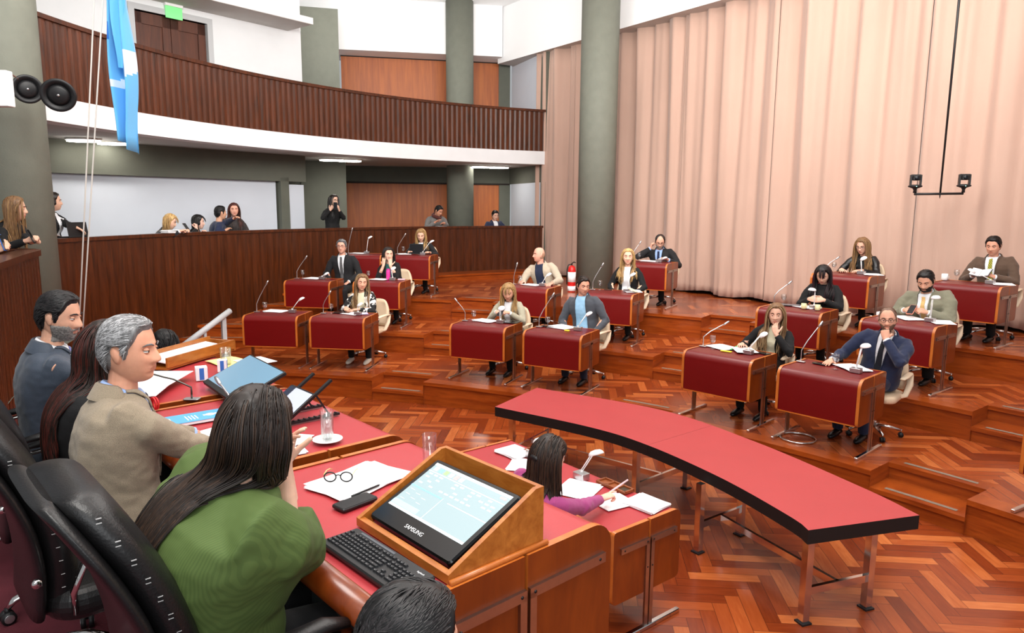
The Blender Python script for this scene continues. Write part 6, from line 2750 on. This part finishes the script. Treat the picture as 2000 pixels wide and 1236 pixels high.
DENIM = cloth('dark_denim', (30, 40, 62))
TIE_K = cloth('black_tie', (18, 20, 30))
TIE_N = cloth('navy_tie', (20, 30, 60), var=.25, scale=60)
M_MAG = cloth('magenta', (160, 62, 120), var=.1)
GRYSW = cloth('grey_sweater', (112, 110, 108), var=.12, scale=120, bump=.3)
LEATHERJ = mat('black_leather_jacket', (18, 18, 20), rough=.32, spec=.5, bump=.1, bscale=90, var=.1)
SHOE = mat('black_shoe', (16, 15, 16), rough=.3)
H_DARK = hairmat('darkest_brown', (34, 26, 22))
H_DARK2 = hairmat('dark_brown', (58, 42, 32))
H_BLACK = hairmat('black', (18, 17, 18))
H_BLACK2 = hairmat('soft_black', (40, 37, 38))
H_RED = hairmat('dark_red', (74, 34, 28))
H_BLON = hairmat('blonde', (196, 160, 104))
H_BLON2 = hairmat('dark_blonde', (150, 116, 74))
H_LBR = hairmat('light_brown', (122, 90, 60))
H_ASH = hairmat('ash_blonde', (176, 150, 112))
H_GREY = hairmat('iron_grey', (86, 86, 88))
H_SILV = hairmat('silver', (168, 168, 170))
H_GRB = mat('beard_salt', (120, 116, 112), rough=.7, var=.5, scale=120)


def pattern_mat(name, base, ink, scale, thr, stretch=(1, 1, 1), rot=(0, 0, 0), kind='noise'):
    """two-colour cloth print: bold blotches or stripes"""
    m, nt, b = newmat(name)
    tc = nt.nodes.new('ShaderNodeTexCoord')
    mp = nt.nodes.new('ShaderNodeMapping')
    mp.inputs['Scale'].default_value = stretch
    mp.inputs['Rotation'].default_value = rot
    link(nt, tc.outputs['Object'], mp.inputs['Vector'])
    if kind == 'noise':
        t = nt.nodes.new('ShaderNodeTexNoise')
        t.inputs['Detail'].default_value = 1
        t.inputs['Distortion'].default_value = 1.2
        out = t.outputs['Fac']
    else:
        t = nt.nodes.new('ShaderNodeTexWave')
        t.inputs['Distortion'].default_value = .6
        out = t.outputs['Fac']
    t.inputs['Scale'].default_value = scale
    link(nt, mp.outputs['Vector'], t.inputs['Vector'])
    rp = nt.nodes.new('ShaderNodeValToRGB')
    rp.color_ramp.elements[0].position = thr - .015
    rp.color_ramp.elements[1].position = thr + .015
    rp.color_ramp.elements[0].color = (*lin(base), 1)
    rp.color_ramp.elements[1].color = (*lin(ink), 1)
    link(nt, out, rp.inputs['Fac'])
    link(nt, rp.outputs['Color'], b.inputs['Base Color'])
    b.inputs['Roughness'].default_value = .8
    return m


M_PRINT = pattern_mat('black_white_print', (20, 20, 22), (236, 234, 230), 9, .53)
M_GREENB = pattern_mat('green_pinstripe', (78, 98, 45), (71, 91, 40), 60, .55, stretch=(1, .25, .25), rot=(0, .3, .5), kind='wave')
M_LILTIE = pattern_mat('lilac_tie', (150, 152, 214), (104, 108, 190), 40, .5, kind='wave')
M_YTIE = pattern_mat('yellow_green_tie', (186, 176, 52), (74, 84, 40), 18, .5, rot=(0, .7, 0), kind='wave')
M_OTIE = pattern_mat('orange_tie', (206, 158, 84), (226, 196, 140), 26, .5, rot=(0, .7, 0), kind='wave')
M_STIE = pattern_mat('striped_dark_tie', (24, 24, 28), (150, 150, 152), 40, .8, rot=(0, .7, 0), kind='wave')


def deleg(k, label, hx, hy, head, hz=.56, **kw):
    """seated delegate given in the coordinates of the desk"""
    o = Vector((hx, hy, 0))
    for q in ('RH_', 'LH_'):
        if kw.get(q):
            kw[q] = dict(kw[q])
            kw[q]['p'] = Vector(kw[q]['p']) - o
    kw.setdefault('pants', BLK)
    hz += .025
    kw.setdefault('shoes', SHOE)
    x, y, rz, z, _ = DESKS[k]
    return person(label, onD(k, hx, hy), rz, (0, 0, hz), Vector(head) - o, group='delegates at the red desks', **kw)


deleg('R1', 'woman in black jacket and white turtleneck, hand at her mouth', .56, .96, (.65, .87, 1.14), yaw=.36, pitch=.05, fem=True, jacket=BLK, shirt=CREAMSH, vee=(.055, .085, -.42), collar=CREAMSH,
      hair='long', hairc=H_LBR, hairc2=H_ASH, hair_len=.36, skinc=(230, 180, 155), LH_=dict(p=(.735, .715, .945), pose='relax', d=(-.38, .25, 1), n=(-.1, 1, .2), pole=(.8, -.1, -1)), RH_=dict(p=(.40, .60, .80), pose='relax'), hz=.54, cuffs=False)
deleg('R2', 'man in navy suit and glasses, fist before his mouth', .60, 1.0, (.69, .87, 1.225), yaw=.28, jacket=NAVY, pants=NAVY, shirt=WHT, tie=TIE_K, vee=(.065, .02, -.40), collar=WHT, hair='crop', hairc=hairmat('stubble', (120, 92, 76)), rec=.02,
      skinc=(222, 166, 140), glasses=M_BLACK, beard=(mat('short_beard', (112, 84, 68), rough=.8, var=.3, scale=200), .0012), LH_=dict(p=(.735, .735, 1.05), pose='fist', d=(-.25, .15, 1), n=(-.2, 1, .1), pole=(.9, -.1, -1)),
      RH_=dict(p=(.30, .55, .795), pose='flat'), g=1.08, roll=-.06, knees=((-.24, -.42, .55), (.02, -.42, .55)), feet=((-.22, -.36, .09), (.03, -.34, .09)))
deleg('M1', 'woman with fringe in pale tweed jacket looking down', .50, .97, (.50, .83, 1.132), yaw=.26, pitch=.36, fem=True, jacket=TWEED, shirt=WHT, vee=(.06, .03, -.34), hair='long', hairc=H_BLON2, hairc2=H_BLON, hair_len=.27, bangs=True,
      skinc=(224, 168, 142), RH_=dict(p=(.41, .64, .875), pose='grip', d=(.5, -.8, .2), n=(.3, .2, -1)), LH_=dict(p=(.60, .64, .870), pose='grip', d=(-.5, -.8, .2), n=(-.3, .2, -1)), hz=.55)
deleg('M2', 'man in grey jacket and light blue open shirt looking aside', .46, 1.0, (.43, .93, 1.275), yaw=.80, pitch=.20, jacket=GREYJ, pants=DENIM, shirt=LBLUE, vee=(.07, .09, -.46), collar=LBLUE, cuffs=False, hair='short', hairc=H_DARK, hairc2=H_DARK2,
      skinc=(222, 162, 136), RH_=dict(p=(.27, .74, .66), pose='relax'), LH_=dict(p=(.66, .78, .66), pose='relax'))
deleg('L2', 'woman with long ash hair in black and white print jacket', .52, .97, (.476, .87, 1.172), yaw=.48, pitch=.06, roll=.10, fem=True, jacket=M_PRINT, shirt=CREAMSH, vee=(.06, .07, -.42), cuffs=False, hair='long', hairc=H_LBR, hairc2=H_ASH, hair_len=.40,
      skinc=(222, 168, 142), closed=True, RH_=dict(p=(.31, .63, .82), pose='pen', d=(.4, -.9, -.1)), LH_=dict(p=(.50, .62, .80), pose='relax', d=(-.7, -.6, 0)), shoes=mat('pale_shoe', (214, 204, 190), rough=.5))
deleg('L3', 'grey-haired man with glasses in black suit and striped tie', .68, 1.02, (.667, .92, 1.288), yaw=.16, pitch=-.02, jacket=BLK2, pants=BLK2, shirt=WHT, tie=M_STIE, vee=(.07, .02, -.42), collar=WHT, hair='short', hairc=H_GREY, hairc2=H_SILV, skinc=(220, 164, 142),
      glasses=mat('thin_rim', (70, 66, 66), rough=.3), RH_=dict(p=(.50, .76, .68), pose='relax'), LH_=dict(p=(.84, .76, .68), pose='relax'))
deleg('L4', 'dark-haired woman in black and teal, both hands covering her mouth', .42, .95, (.36, .79, 1.165), yaw=.55, pitch=.0, fem=True, jacket=BLK, shirt=cloth('teal_top', (64, 122, 118)), vee=(.055, .07, -.42), cuffs=False, hair='long', hairc=H_DARK, hairc2=H_BLACK2, hair_len=.36,
      skinc=(230, 184, 160), RH_=dict(p=(.315, .645, .985), pose='flat', d=(.02, .22, 1), n=(.3, 1, 0), pole=(-.3, -.3, -1)), LH_=dict(p=(.435, .665, .98), pose='flat', d=(-.10, .20, 1), n=(-.3, 1, 0), pole=(.3, -.3, -1)), sleeve=.45)
deleg('L6', 'blonde woman in black jacket reading an upright tablet', .42, .95, (.41, .82, 1.11), yaw=.18, pitch=.32, fem=True, jacket=BLK2, shirt=WHT, vee=(.05, .035, -.26), hair='long', hairc=H_BLON2, hairc2=H_BLON, hair_len=.22, skinc=(228, 180, 155), cuffs=False,
      RH_=dict(p=(.24, .56, .79), pose='relax'), LH_=dict(p=(.66, .56, .79), pose='relax'), hz=.52, vox=.0055)
deleg('M3', 'bald man in beige jacket and dark blue shirt turning his head away', .40, .98, (.30, .88, 1.222), yaw=-.80, jacket=BEIGEJ, pants=BLK, shirt=cloth('dark_blue_shirt', (24, 34, 60)), vee=(.07, .085, -.44), collar=cloth('dark_blue_shirt', (24, 34, 60)), cuffs=False, hair='bald', hairc=hairmat('thin_fair', (170, 130, 108)),
      skinc=(228, 166, 144), RH_=dict(p=(.17, .56, .80), pose='grip', d=(-.1, -1, 0)), LH_=dict(p=(.66, .57, .79), pose='relax'), g=1.05)
deleg('M4', 'blonde woman in black cardigan over white blouse facing forward', .44, .98, (.442, .92, 1.245), yaw=.30, fem=True, jacket=BLK, shirt=WHT, vee=(.06, .075, -.46), collar=CREAMSH, cuffs=False, hair='long', hairc=H_BLON, hairc2=H_BLON2, hair_len=.30, bangs=False,
      skinc=(234, 184, 158), RH_=dict(p=(.28, .72, .70), pose='relax'), LH_=dict(p=(.62, .72, .70), pose='relax'))
deleg('M6', 'balding bearded man with glasses resting his temple on his hand', .42, .92, (.41, .80, 1.085), yaw=.36, pitch=.42, jacket=BLK2, pants=BLK, shirt=PBLUE, tie=TIE_N, vee=(.07, .03, -.40), collar=PBLUE, hair='short', rec=.06, hairc=H_DARK, hairc2=H_GREY, strands=70, skinc=(220, 166, 142),
      glasses=M_BLACK, beard=(H_GRB, .006), RH_=dict(p=(.275, .70, .975), pose='fist', d=(.22, .05, 1), n=(1, .3, 0), pole=(-1, -.2, -.8)), LH_=dict(p=(.64, .58, .79), pose='relax'), hz=.50, vox=.0055)
deleg('R3', 'black-haired woman with fringe in black looking down at clasped hands', .50, .97, (.51, .83, 1.16), yaw=.20, pitch=.48, fem=True, jacket=BLK, hair='long', hairc=H_BLACK, hairc2=hairmat('plum_black', (46, 24, 30)), hair_len=.27, bangs=True, skinc=(226, 178, 153), g=1.12,
      RH_=dict(p=(.42, .66, .85), pose='grip', d=(.9, -.3, 0), n=(0, .9, -.4)), LH_=dict(p=(.60, .66, .85), pose='grip', d=(-.9, -.3, 0), n=(0, .9, -.4)))
deleg('R4', 'heavy-set bearded man in khaki suit looking at a phone', .42, .98, (.36, .80, 1.175), yaw=.12, pitch=.42, jacket=KHAKI, pants=BLK, shirt=WHT, tie=M_OTIE, vee=(.075, .03, -.34), collar=WHT, hair='short', hairc=H_BLACK, hairc2=H_DARK, strands=200, skinc=(218, 164, 138), full=.6,
      beard=(mat('dark_beard', (34, 26, 24), rough=.8, var=.3, scale=160), .003), RH_=dict(p=(.22, .64, .83), pose='grip', d=(.6, -.7, .3), n=(.3, .5, -.8)), LH_=dict(p=(.47, .64, .83), pose='grip', d=(-.6, -.7, .3), n=(-.3, .5, -.8)), g=1.28, thick=1.12, hs=1.04)
deleg('R5', 'woman with glasses and long ombre hair in black leather jacket', .42, .93, (.40, .80, 1.14), yaw=-.05, pitch=.30, fem=True, jacket=LEATHERJ, shirt=BLK, vee=(.05, .03, -.24), lapel=True, cuffs=False, hair='long', hairc=H_LBR, hairc2=H_BLON2, hair_len=.34, skinc=(228, 178, 153), glasses=mat('thin_rim', (70, 66, 66), rough=.3),
      RH_=dict(p=(.22, .56, .80), pose='relax', d=(.35, -.9, 0)), LH_=dict(p=(.50, .57, .80), pose='relax', d=(-.6, -.8, 0)), vox=.0052)
deleg('R6', 'dark-haired man in brown suit and yellow striped tie holding a book', .44, .95, (.40, .88, 1.215), yaw=.05, pitch=.24, jacket=BROWN, pants=BLK, shirt=WHT, tie=M_YTIE, vee=(.075, .03, -.34), collar=WHT, hair='short', hairc=H_BLACK, hairc2=H_DARK, skinc=(220, 162, 136), full=.25,
      RH_=dict(p=(.28, .65, .83), pose='grip', d=(.5, -.7, .4), n=(.2, .5, -.8)), LH_=dict(p=(.52, .65, .83), pose='grip', d=(-.5, -.7, .4), n=(-.2, .5, -.8)), g=1.08, vox=.0052)

# things the delegates hold
ph = phone(onD('R4', .345, .53, .855), DESKS['R4'][2], 'phone in an orange case held by the man in khaki', s=(.075, .15, .010), m=mat('orange_case', (236, 140, 116), rough=.4))
ph.rotation_euler = (math.radians(40), 0, DESKS['R4'][2])
ph = phone(onD('M1', .505, .56, .875), DESKS['M1'][2], 'grey phone held by the woman in pale tweed', m=mat('slate_case', (70, 72, 78), rough=.4))
ph.rotation_euler = (math.radians(35), 0, DESKS['M1'][2])
bk2 = thing('book', 'open dark book held by the man in the brown suit', 'book', onD('R6', .40, .55, .87), DESKS['R6'][2])
bk2.rotation_euler = (math.radians(30), 0, DESKS['R6'][2])
for s in (-1, 1):
    MB().mat(mat('dark_book_cover', (44, 42, 44), rough=.5)).box((s * .058, 0, .010), (.115, .16, .006), M=Matrix.Rotation(-s * .22, 3, 'Y')).build('cover', parent=bk2)
    MB().mat(M_PAPER).box((s * .055, 0, .019), (.105, .15, .010), M=Matrix.Rotation(-s * .22, 3, 'Y')).build('pages', parent=bk2)

# ------------------------------------------------------------------ people on the rostrum


def rosper(label, u, w, hpx, hd_y, yaw=0, hz=.56, RHw=None, LHw=None, **kw):
    """figure on the rostrum; head centre from a sight line at depth hd_y; hands in world coordinates"""
    root = ros(u, w, Z_P)
    inv = (Matrix.Translation(root) @ Matrix.Rotation(RA, 4, 'Z')).inverted()
    head = inv @ pxat(hpx[0], hpx[1], hd_y)
    for nm, h in (('RH_', RHw), ('LH_', LHw)):
        if h:
            h = dict(h)
            h['p'] = inv @ Vector(h['p'])
            kw[nm] = h
    return person(label, root, RA, (0, 0, hz), head, yaw=yaw, group='people seated at the rostrum', **kw)


rosper('grey-haired man in taupe herringbone jacket speaking, in profile', 1.47, 1.26, (254, 684), 2.74, yaw=-.72, pitch=.02, jacket=TAUPE, pants=BLK2, shoes=SHOE, shirt=PBLUE, tie=TIE_N, vee=(.07, .03, -.34), collar=PBLUE, hair='short', hairc=hairmat('mid_grey', (112, 112, 113)), hairc2=H_SILV, hair_r=.62, strands=2600,
       skinc=(220, 160, 132), vox=.0036, cvox=.009, hs=1.06, sy=-.12, g=1.06, LHw=dict(p=(-1.52, 3.28, ZTOP + .035), pose='relax', d=(.8, .35, -.05)), RHw=dict(p=(-1.20, 2.98, ZTOP + .035), pose='relax', d=(.75, .5, 0)), full=.15)
rosper('man with salt-and-pepper beard in slate suit and lilac tie', 2.92, 1.26, (117, 618), 3.75, yaw=-.66, pitch=.16, jacket=SLATE, pants=SLATE, shoes=SHOE, shirt=WHT, tie=M_LILTIE, vee=(.07, .03, -.34), collar=WHT, hair='short', hairc=H_BLACK, hairc2=H_BLACK2, hair_r=.7, strands=1600,
       skinc=(213, 162, 136), vox=.0038, cvox=.010, beard=(H_GRB, .005), hs=1.05, LHw=dict(p=(-2.65, 4.80, ZTOP + .03), pose='relax', d=(.8, .5, 0)), RHw=dict(p=(-2.25, 4.25, ZTOP + .03), pose='relax', d=(.8, .5, 0)))
rosper('woman in black with long dark hair bending over documents', 2.18, 1.26, (206, 682), 3.22, yaw=.15, pitch=.35, jacket=BLK, pants=BLK, shoes=SHOE, fem=True, hair='long', hairc=H_DARK, hairc2=H_RED, hair_len=.5, hair_r=.7, strands=1000, hair_back=True, sweep=(.0, .1), skinc=(222, 172, 146), lapel=False,
       LHw=dict(p=(-2.25, 4.05, ZTOP + .05), pose='relax', d=(.8, .5, 0)), RHw=dict(p=(-1.93, 3.80, ZTOP + .045), pose='relax', d=(.62, .75, .1), n=(-.3, .4, -1)))
# red bracelets on her wrist
o = MB().mat(mat('red_bracelet', (206, 40, 44), rough=.5))
for q in (0, .014):
    cen = Vector((-1.955 - q * .6, 3.775 - q * .75, ZTOP + .045))
    dv = Vector((.62, .75, .05)).normalized()
    sv = Vector((-dv.y, dv.x, 0)).normalized()
    o.tube([cen + sv * (.034 * math.cos(a)) + Vector((0, 0, .033 * math.sin(a))) for a in [2 * math.pi * i / 20 for i in range(21)]], .005, n=6, cap=False)
tag(o.build('bracelet'), 'red bracelets on the wrist of the woman in black', 'bracelet')

rosper('woman with long dark hair in green pinstripe blouse, seen from behind', .50, 1.27, (500, 842), 1.98, yaw=.52, pitch=.16, roll=-.10, jacket=M_GREENB, pants=BLK, shoes=SHOE, fem=True, hair='long', hairc=H_DARK, hairc2=H_DARK2, hair_len=.60, strands=1700, hair_r=.6, hair_back=True, sweep=(.07, .12), skinc=(228, 182, 158),
       lapel=False, g=1.32, thick=1.3, bulk=.04, vox=.0045, cvox=.011, sleeve=.42, hs=1.0, sy=.1, LHw=dict(p=(-1.05, 2.75, ZTOP + .04), pose='relax'), RHw=dict(p=tuple(pxat(556, 908, 2.10)), pose='relax', d=(-.35, -.05, 1), n=(-.6, -.4, 0), pole=(-.35, .1, -1)))

# crouching person whose dark hair shows at the lower edge
person('person crouching beside the near rostrum desk, only tousled black hair in view', (-.30, 1.18, Z_P), RA - .35, (0, 0, .36), Matrix.Rotation(-(RA - .35), 3, 'Z') @ (pxat(803, 1268, 1.36) - Vector((-.30, 1.18, Z_P))), yaw=.1, pitch=.10,
       jacket=BLK2, pants=BLK, shoes=SHOE, hair='short', hairc=H_BLACK, hairc2=H_BLACK2, hair_r=.65, strands=2600, skinc=(222, 168, 142), hs=1.08, knees=((-.16, -.34, .42), (.16, -.34, .42)), feet=((-.15, -.06, .09), (.15, -.06, .09)), lapel=False)

# stenographer in magenta
sr = stn(.46, .90, 0)
inv = (Matrix.Translation(sr) @ Matrix.Rotation(SA, 4, 'Z')).inverted()
shd = inv @ pxat(1073, 893, 4.02)
person('woman in magenta jacket with clipped dark hair writing below the rostrum', sr, SA, (0, .02, .54), shd, yaw=-.12, pitch=.30, jacket=M_MAG, pants=BLK, shoes=SHOE, fem=True, hair='half', hairc=H_DARK, hairc2=H_DARK2, hair_len=.36, strands=650, skinc=(239, 190, 165), lapel=False,
       vox=.0042, cvox=.010, sy=.1, RH_=dict(p=inv @ Vector((.60, 4.30, SZ + .07)), pose='point', d=inv.to_3x3() @ Vector((.80, .45, .15)), n=(0, .2, -1)), LH_=dict(p=inv @ Vector((.22, 4.72, SZ + .04)), pose='relax'))
hc = HMc = (Matrix.Translation(sr) @ Matrix.Rotation(SA, 4, 'Z')) @ (shd + Vector((-.0, .118, .02)))
o = MB().mat(M_BLACK).ellipsoid((0, 0, 0), (.035, .018, .022), 16, 10)
tag(o.build('hair_clip', loc=hc, rz=SA), 'dark hair clip at the back of the magenta-jacketed woman\'s head', 'hair clip')
pn = MB().mat(mat('pink_pen', (236, 196, 200), rough=.35)).tube([(.62, 4.38, SZ + .06), (.78, 4.50, SZ + .115)], .006, n=8)
tag(pn.build('pen'), 'pale pink pen in the raised hand of the woman in magenta', 'pen')
t = dup(cproto, sr, SA, 'cream swivel chair of the woman in magenta', 'cream swivel chairs of the delegates')

# dark-haired person beyond the far rostrum desk
q = pxat(322, 672, 6.2)
person('person with curly black hair standing beyond the paper tray', (q.x, q.y, 0), math.pi * .8, (0, 0, .84), (0, 0, q.z), yaw=.2, pitch=.2, jacket=BLK2, pants=BLK, shoes=SHOE, fem=True, hair='long', hairc=H_BLACK, hairc2=H_BLACK2, hair_len=.16, strands=160, legs='stand', lapel=False, vox=.0055)

# ------------------------------------------------------------------ people in the gallery


def galp(label, px, py, off=.42, turn=0.0, hz=None, **kw):
    """figure behind the gallery parapet; px,py is the head centre in the view, off the distance behind the wall"""
    d = Vector(((px - 1000) / 1383.74, 1.0)).normalized()
    b_ = d.dot(PC)
    r = PR + off
    R_ = b_ + math.sqrt(max(0, b_ * b_ - (PC.length_squared - r * r)))
    p = d * R_
    hdw = pxat(px, py, p.y)
    inn = (PC - p).normalized()
    rz = math.atan2(inn.x, -inn.y) + turn
    M = (Matrix.Translation((p.x, p.y, Z_GAL)) @ Matrix.Rotation(rz, 4, 'Z')).inverted()
    hl = M @ hdw
    h = min(.93, hl.z - .60) if hz is None else hz
    for q_ in ('RH_', 'LH_'):
        if kw.get(q_) and kw[q_].get('px'):
            s_ = dict(kw[q_])
            a_, b2, c_ = s_.pop('px')
            s_['p'] = M @ pxat(a_, b2, p.y + c_)
            kw[q_] = s_
    kw.setdefault('pants', BLK)
    kw.setdefault('shoes', SHOE)
    kw.setdefault('vox', .006)
    kw.setdefault('cvox', .015)
    kw.setdefault('legs', 'stand')
    kw.setdefault('strands', 180)
    back = kw.pop('back', 0.0)
    return person(label, (p.x, p.y, Z_GAL), rz, (0, back, h), hl, group='people behind the gallery parapet', **kw), M.inverted()


galp('woman in black jacket filming with a raised phone before the grey wall', 652, 392, .55, yaw=.05, fem=True, jacket=BLK, hair='long', hairc=H_DARK, hairc2=H_GREY, hair_len=.28, skinc=(224, 182, 160), glasses=M_BLACK, lapel=False,
     RH_=dict(px=(645, 410, -.22), pose='grip', d=(.4, -.3, .8), n=(.4, .6, 0)), LH_=dict(px=(662, 410, -.22), pose='grip', d=(-.4, -.3, .8), n=(-.4, .6, 0)))
galp('man in grey sweater and maroon scarf leaning over the parapet beside the column', 857, 412, .30, turn=.0, yaw=.3, pitch=.5, back=.32, jacket=GRYSW, hair='short', hairc=H_BLACK, hairc2=H_BLACK2, skinc=(202, 144, 117), lapel=False, neckscarf=cloth('maroon_scarf', (80, 34, 28)),
     RH_=dict(px=(850, 434, -.25), pose='relax'), LH_=dict(px=(868, 436, -.30), pose='relax'))
galp('seated man in dark blue suit and white shirt right of the gallery column', 967, 421, .75, pitch=.25, jacket=NAVY, shirt=WHT, vee=(.06, .05, -.3), hair='short', hairc=H_BLACK, hairc2=H_DARK, skinc=(222, 172, 149), cuffs=False)
galp('man in navy sweater turning his back and embracing a red-haired woman', 431, 416, .42, turn=.95, yaw=.3, jacket=NAVY, hair='short', hairc=H_BLACK, hairc2=H_BLACK2, skinc=(211, 160, 132), lapel=False,
     RH_=dict(px=(440, 450, -.2), pose='relax'), LH_=dict(px=(470, 422, -.28), pose='relax', pole=(.6, -.2, -.6)))
galp('red-haired woman in dark patterned jacket embraced by the man in navy', 457, 410, .62, turn=-.3, yaw=-.3, fem=True, jacket=cloth('dark_patterned', (52, 46, 46), var=.4, scale=40), hair='long', hairc=H_RED, hairc2=H_DARK2, hair_len=.26, skinc=(222, 166, 144), lapel=False)
galp('woman with black hair resting her chin on her hand at the parapet', 387, 434, .38, turn=.3, yaw=.5, pitch=.05, fem=True, jacket=BLK, hair='long', hairc=H_BLACK, hairc2=H_BLACK2, hair_len=.20, bangs=True, skinc=(230, 188, 169), lapel=False, back=.12,
     RH_=dict(px=(384, 447, -.2), pose='fist', d=(.1, .1, 1), n=(0, 1, 0)), LH_=dict(px=(398, 453, -.28), pose='relax'))
galp('blonde woman with fringe in dark blazer looking at her phone on the parapet', 332, 433, .34, turn=.3, yaw=.25, pitch=.35, fem=True, jacket=cloth('dark_blazer', (38, 40, 46)), shirt=WHT, vee=(.05, .03, -.2), hair='long', hairc=H_BLON, hairc2=H_BLON2, hair_len=.17, bangs=True, skinc=(232, 186, 160), back=.15,
     RH_=dict(px=(352, 451, -.30), pose='grip', d=(.7, -.5, .2)), LH_=dict(px=(372, 450, -.34), pose='grip', d=(-.2, -.8, .3)))
galp('woman in black blazer and white shirt partly hidden by the left column', 104, 394, .50, turn=.35, yaw=.35, fem=True, jacket=BLK, shirt=WHT, vee=(.06, .07, -.42), hair='half', hairc=H_DARK, hairc2=H_DARK2, hair_len=.18, skinc=(226, 180, 155), cuffs=False, hair_back=True,
     LH_=dict(px=(158, 449, -.15), pose='relax', d=(.6, -.4, -.4)))

# the laptop, papers and phones along the parapet
def on_parapet(px, py, lab, build, off=.03):
    d = Vector(((px - 1000) / 1383.74, 1.0)).normalized()
    b_ = d.dot(PC)
    r = PR + off
    R_ = b_ + math.sqrt(b_ * b_ - (PC.length_squared - r * r))
    p = d * R_
    inn = (PC - p).normalized()
    return Vector((p.x, p.y, Z_PAR)), math.atan2(inn.x, -inn.y)


p, rz = on_parapet(158, 460, '', None, .05)
lt = thing('laptop', 'black laptop lid standing open on the gallery parapet near the left column', 'laptop', p, rz)
MB().mat(M_BLACK).rbox((0, .06, .008), (.36, .12, .016), r=.008).build('laptop_base', parent=lt)
MB().mat(M_BLACK).rbox((0, .02, .105), (.36, .012, .20), r=.005, M=Matrix.Rotation(-.15, 3, 'X')).build('laptop_lid', parent=lt)
p, rz = on_parapet(337, 455, '', None, .03)
papers(p, rz + .1, 'crumpled white papers on the gallery parapet before the blonde woman', size=(.30, .14), n=5, h=.05, spread=.02, group='papers on the gallery parapet')
p, rz = on_parapet(366, 450, '', None, .0)
phx = phone(p + Vector((0, 0, .09)), rz, 'pale phone in the hands of the blonde woman at the parapet', m=M_SILVER)
phx.rotation_euler = (math.radians(50), 0, rz)
pp = pxat(655, 403, 13.6)
d = Vector(((655 - 1000) / 1383.74, 1.0)).normalized()
b_ = d.dot(PC)
R_ = b_ + math.sqrt(b_ * b_ - (PC.length_squared - (PR + .25) ** 2))
pp = pxat(655, 402, (d * R_).y)
phx = phone(pp, .4, 'black phone raised by the woman standing before the grey wall')
phx.rotation_euler = (math.radians(88), 0, .4)
p, rz = on_parapet(862, 436, '', None, .02)
papers(p, rz, 'white sheet under the hands of the man in the maroon scarf', size=(.22, .14), n=2, group='papers on the gallery parapet')

# left parapet: blonde woman in black with a phone and the person beside her
root = Vector((-5.38, 7.62, Z_GAL))
rz = math.atan2(.90, -.25)
M = (Matrix.Translation(root) @ Matrix.Rotation(rz, 4, 'Z')).inverted()
person('woman with wavy blonde hair in black leaning on the left parapet', root, rz, (0, .12, .86), M @ pxat(30, 408, 7.50), yaw=.20, pitch=.05, jacket=BLK, pants=BLK, shoes=SHOE, fem=True, hair='long', hairc=H_LBR, hairc2=H_BLON2, hair_len=.40, strands=420, skinc=(232, 184, 158), legs='stand', lapel=False,
       vox=.005, RH_=dict(p=M @ pxat(52, 470, 7.18), pose='grip', d=(.1, -.8, .3), n=(.6, 0, -.6)), LH_=dict(p=M @ pxat(62, 474, 7.3), pose='grip', d=(-.3, -.8, .3), n=(-.6, 0, -.6)), group='people behind the gallery parapet')
phx = phone(pxat(60, 462, 7.15), 1.2, 'phone held by the wavy-haired blonde woman at the left parapet')
phx.rotation_euler = (math.radians(65), 0, 1.9)
root = Vector((-5.15, 6.6, Z_GAL))
M = (Matrix.Translation(root) @ Matrix.Rotation(rz, 4, 'Z')).inverted()
person('person at the left picture edge, only the hands with a blue phone in view', root, rz, (0, .12, .88), M @ pxat(-70, 398, 6.6), yaw=.1, jacket=BLK2, pants=BLK, shoes=SHOE, hair='short', hairc=H_DARK, hairc2=H_DARK2, strands=80, skinc=(230, 182, 155), legs='stand', lapel=False, vox=.006,
       RH_=dict(p=M @ pxat(-8, 490, 6.35), pose='grip', d=(0, -.8, .5), n=(.6, 0, -.4)), LH_=dict(p=M @ pxat(-6, 484, 6.5), pose='grip', d=(0, -.8, .5), n=(-.6, 0, -.4)), group='people behind the gallery parapet')
phx = phone(pxat(4, 474, 6.35), 1.9, 'phone in a blue case at the left edge', m=mat('blue_case', (60, 110, 190), rough=.4))
phx.rotation_euler = (math.radians(75), 0, 1.9)
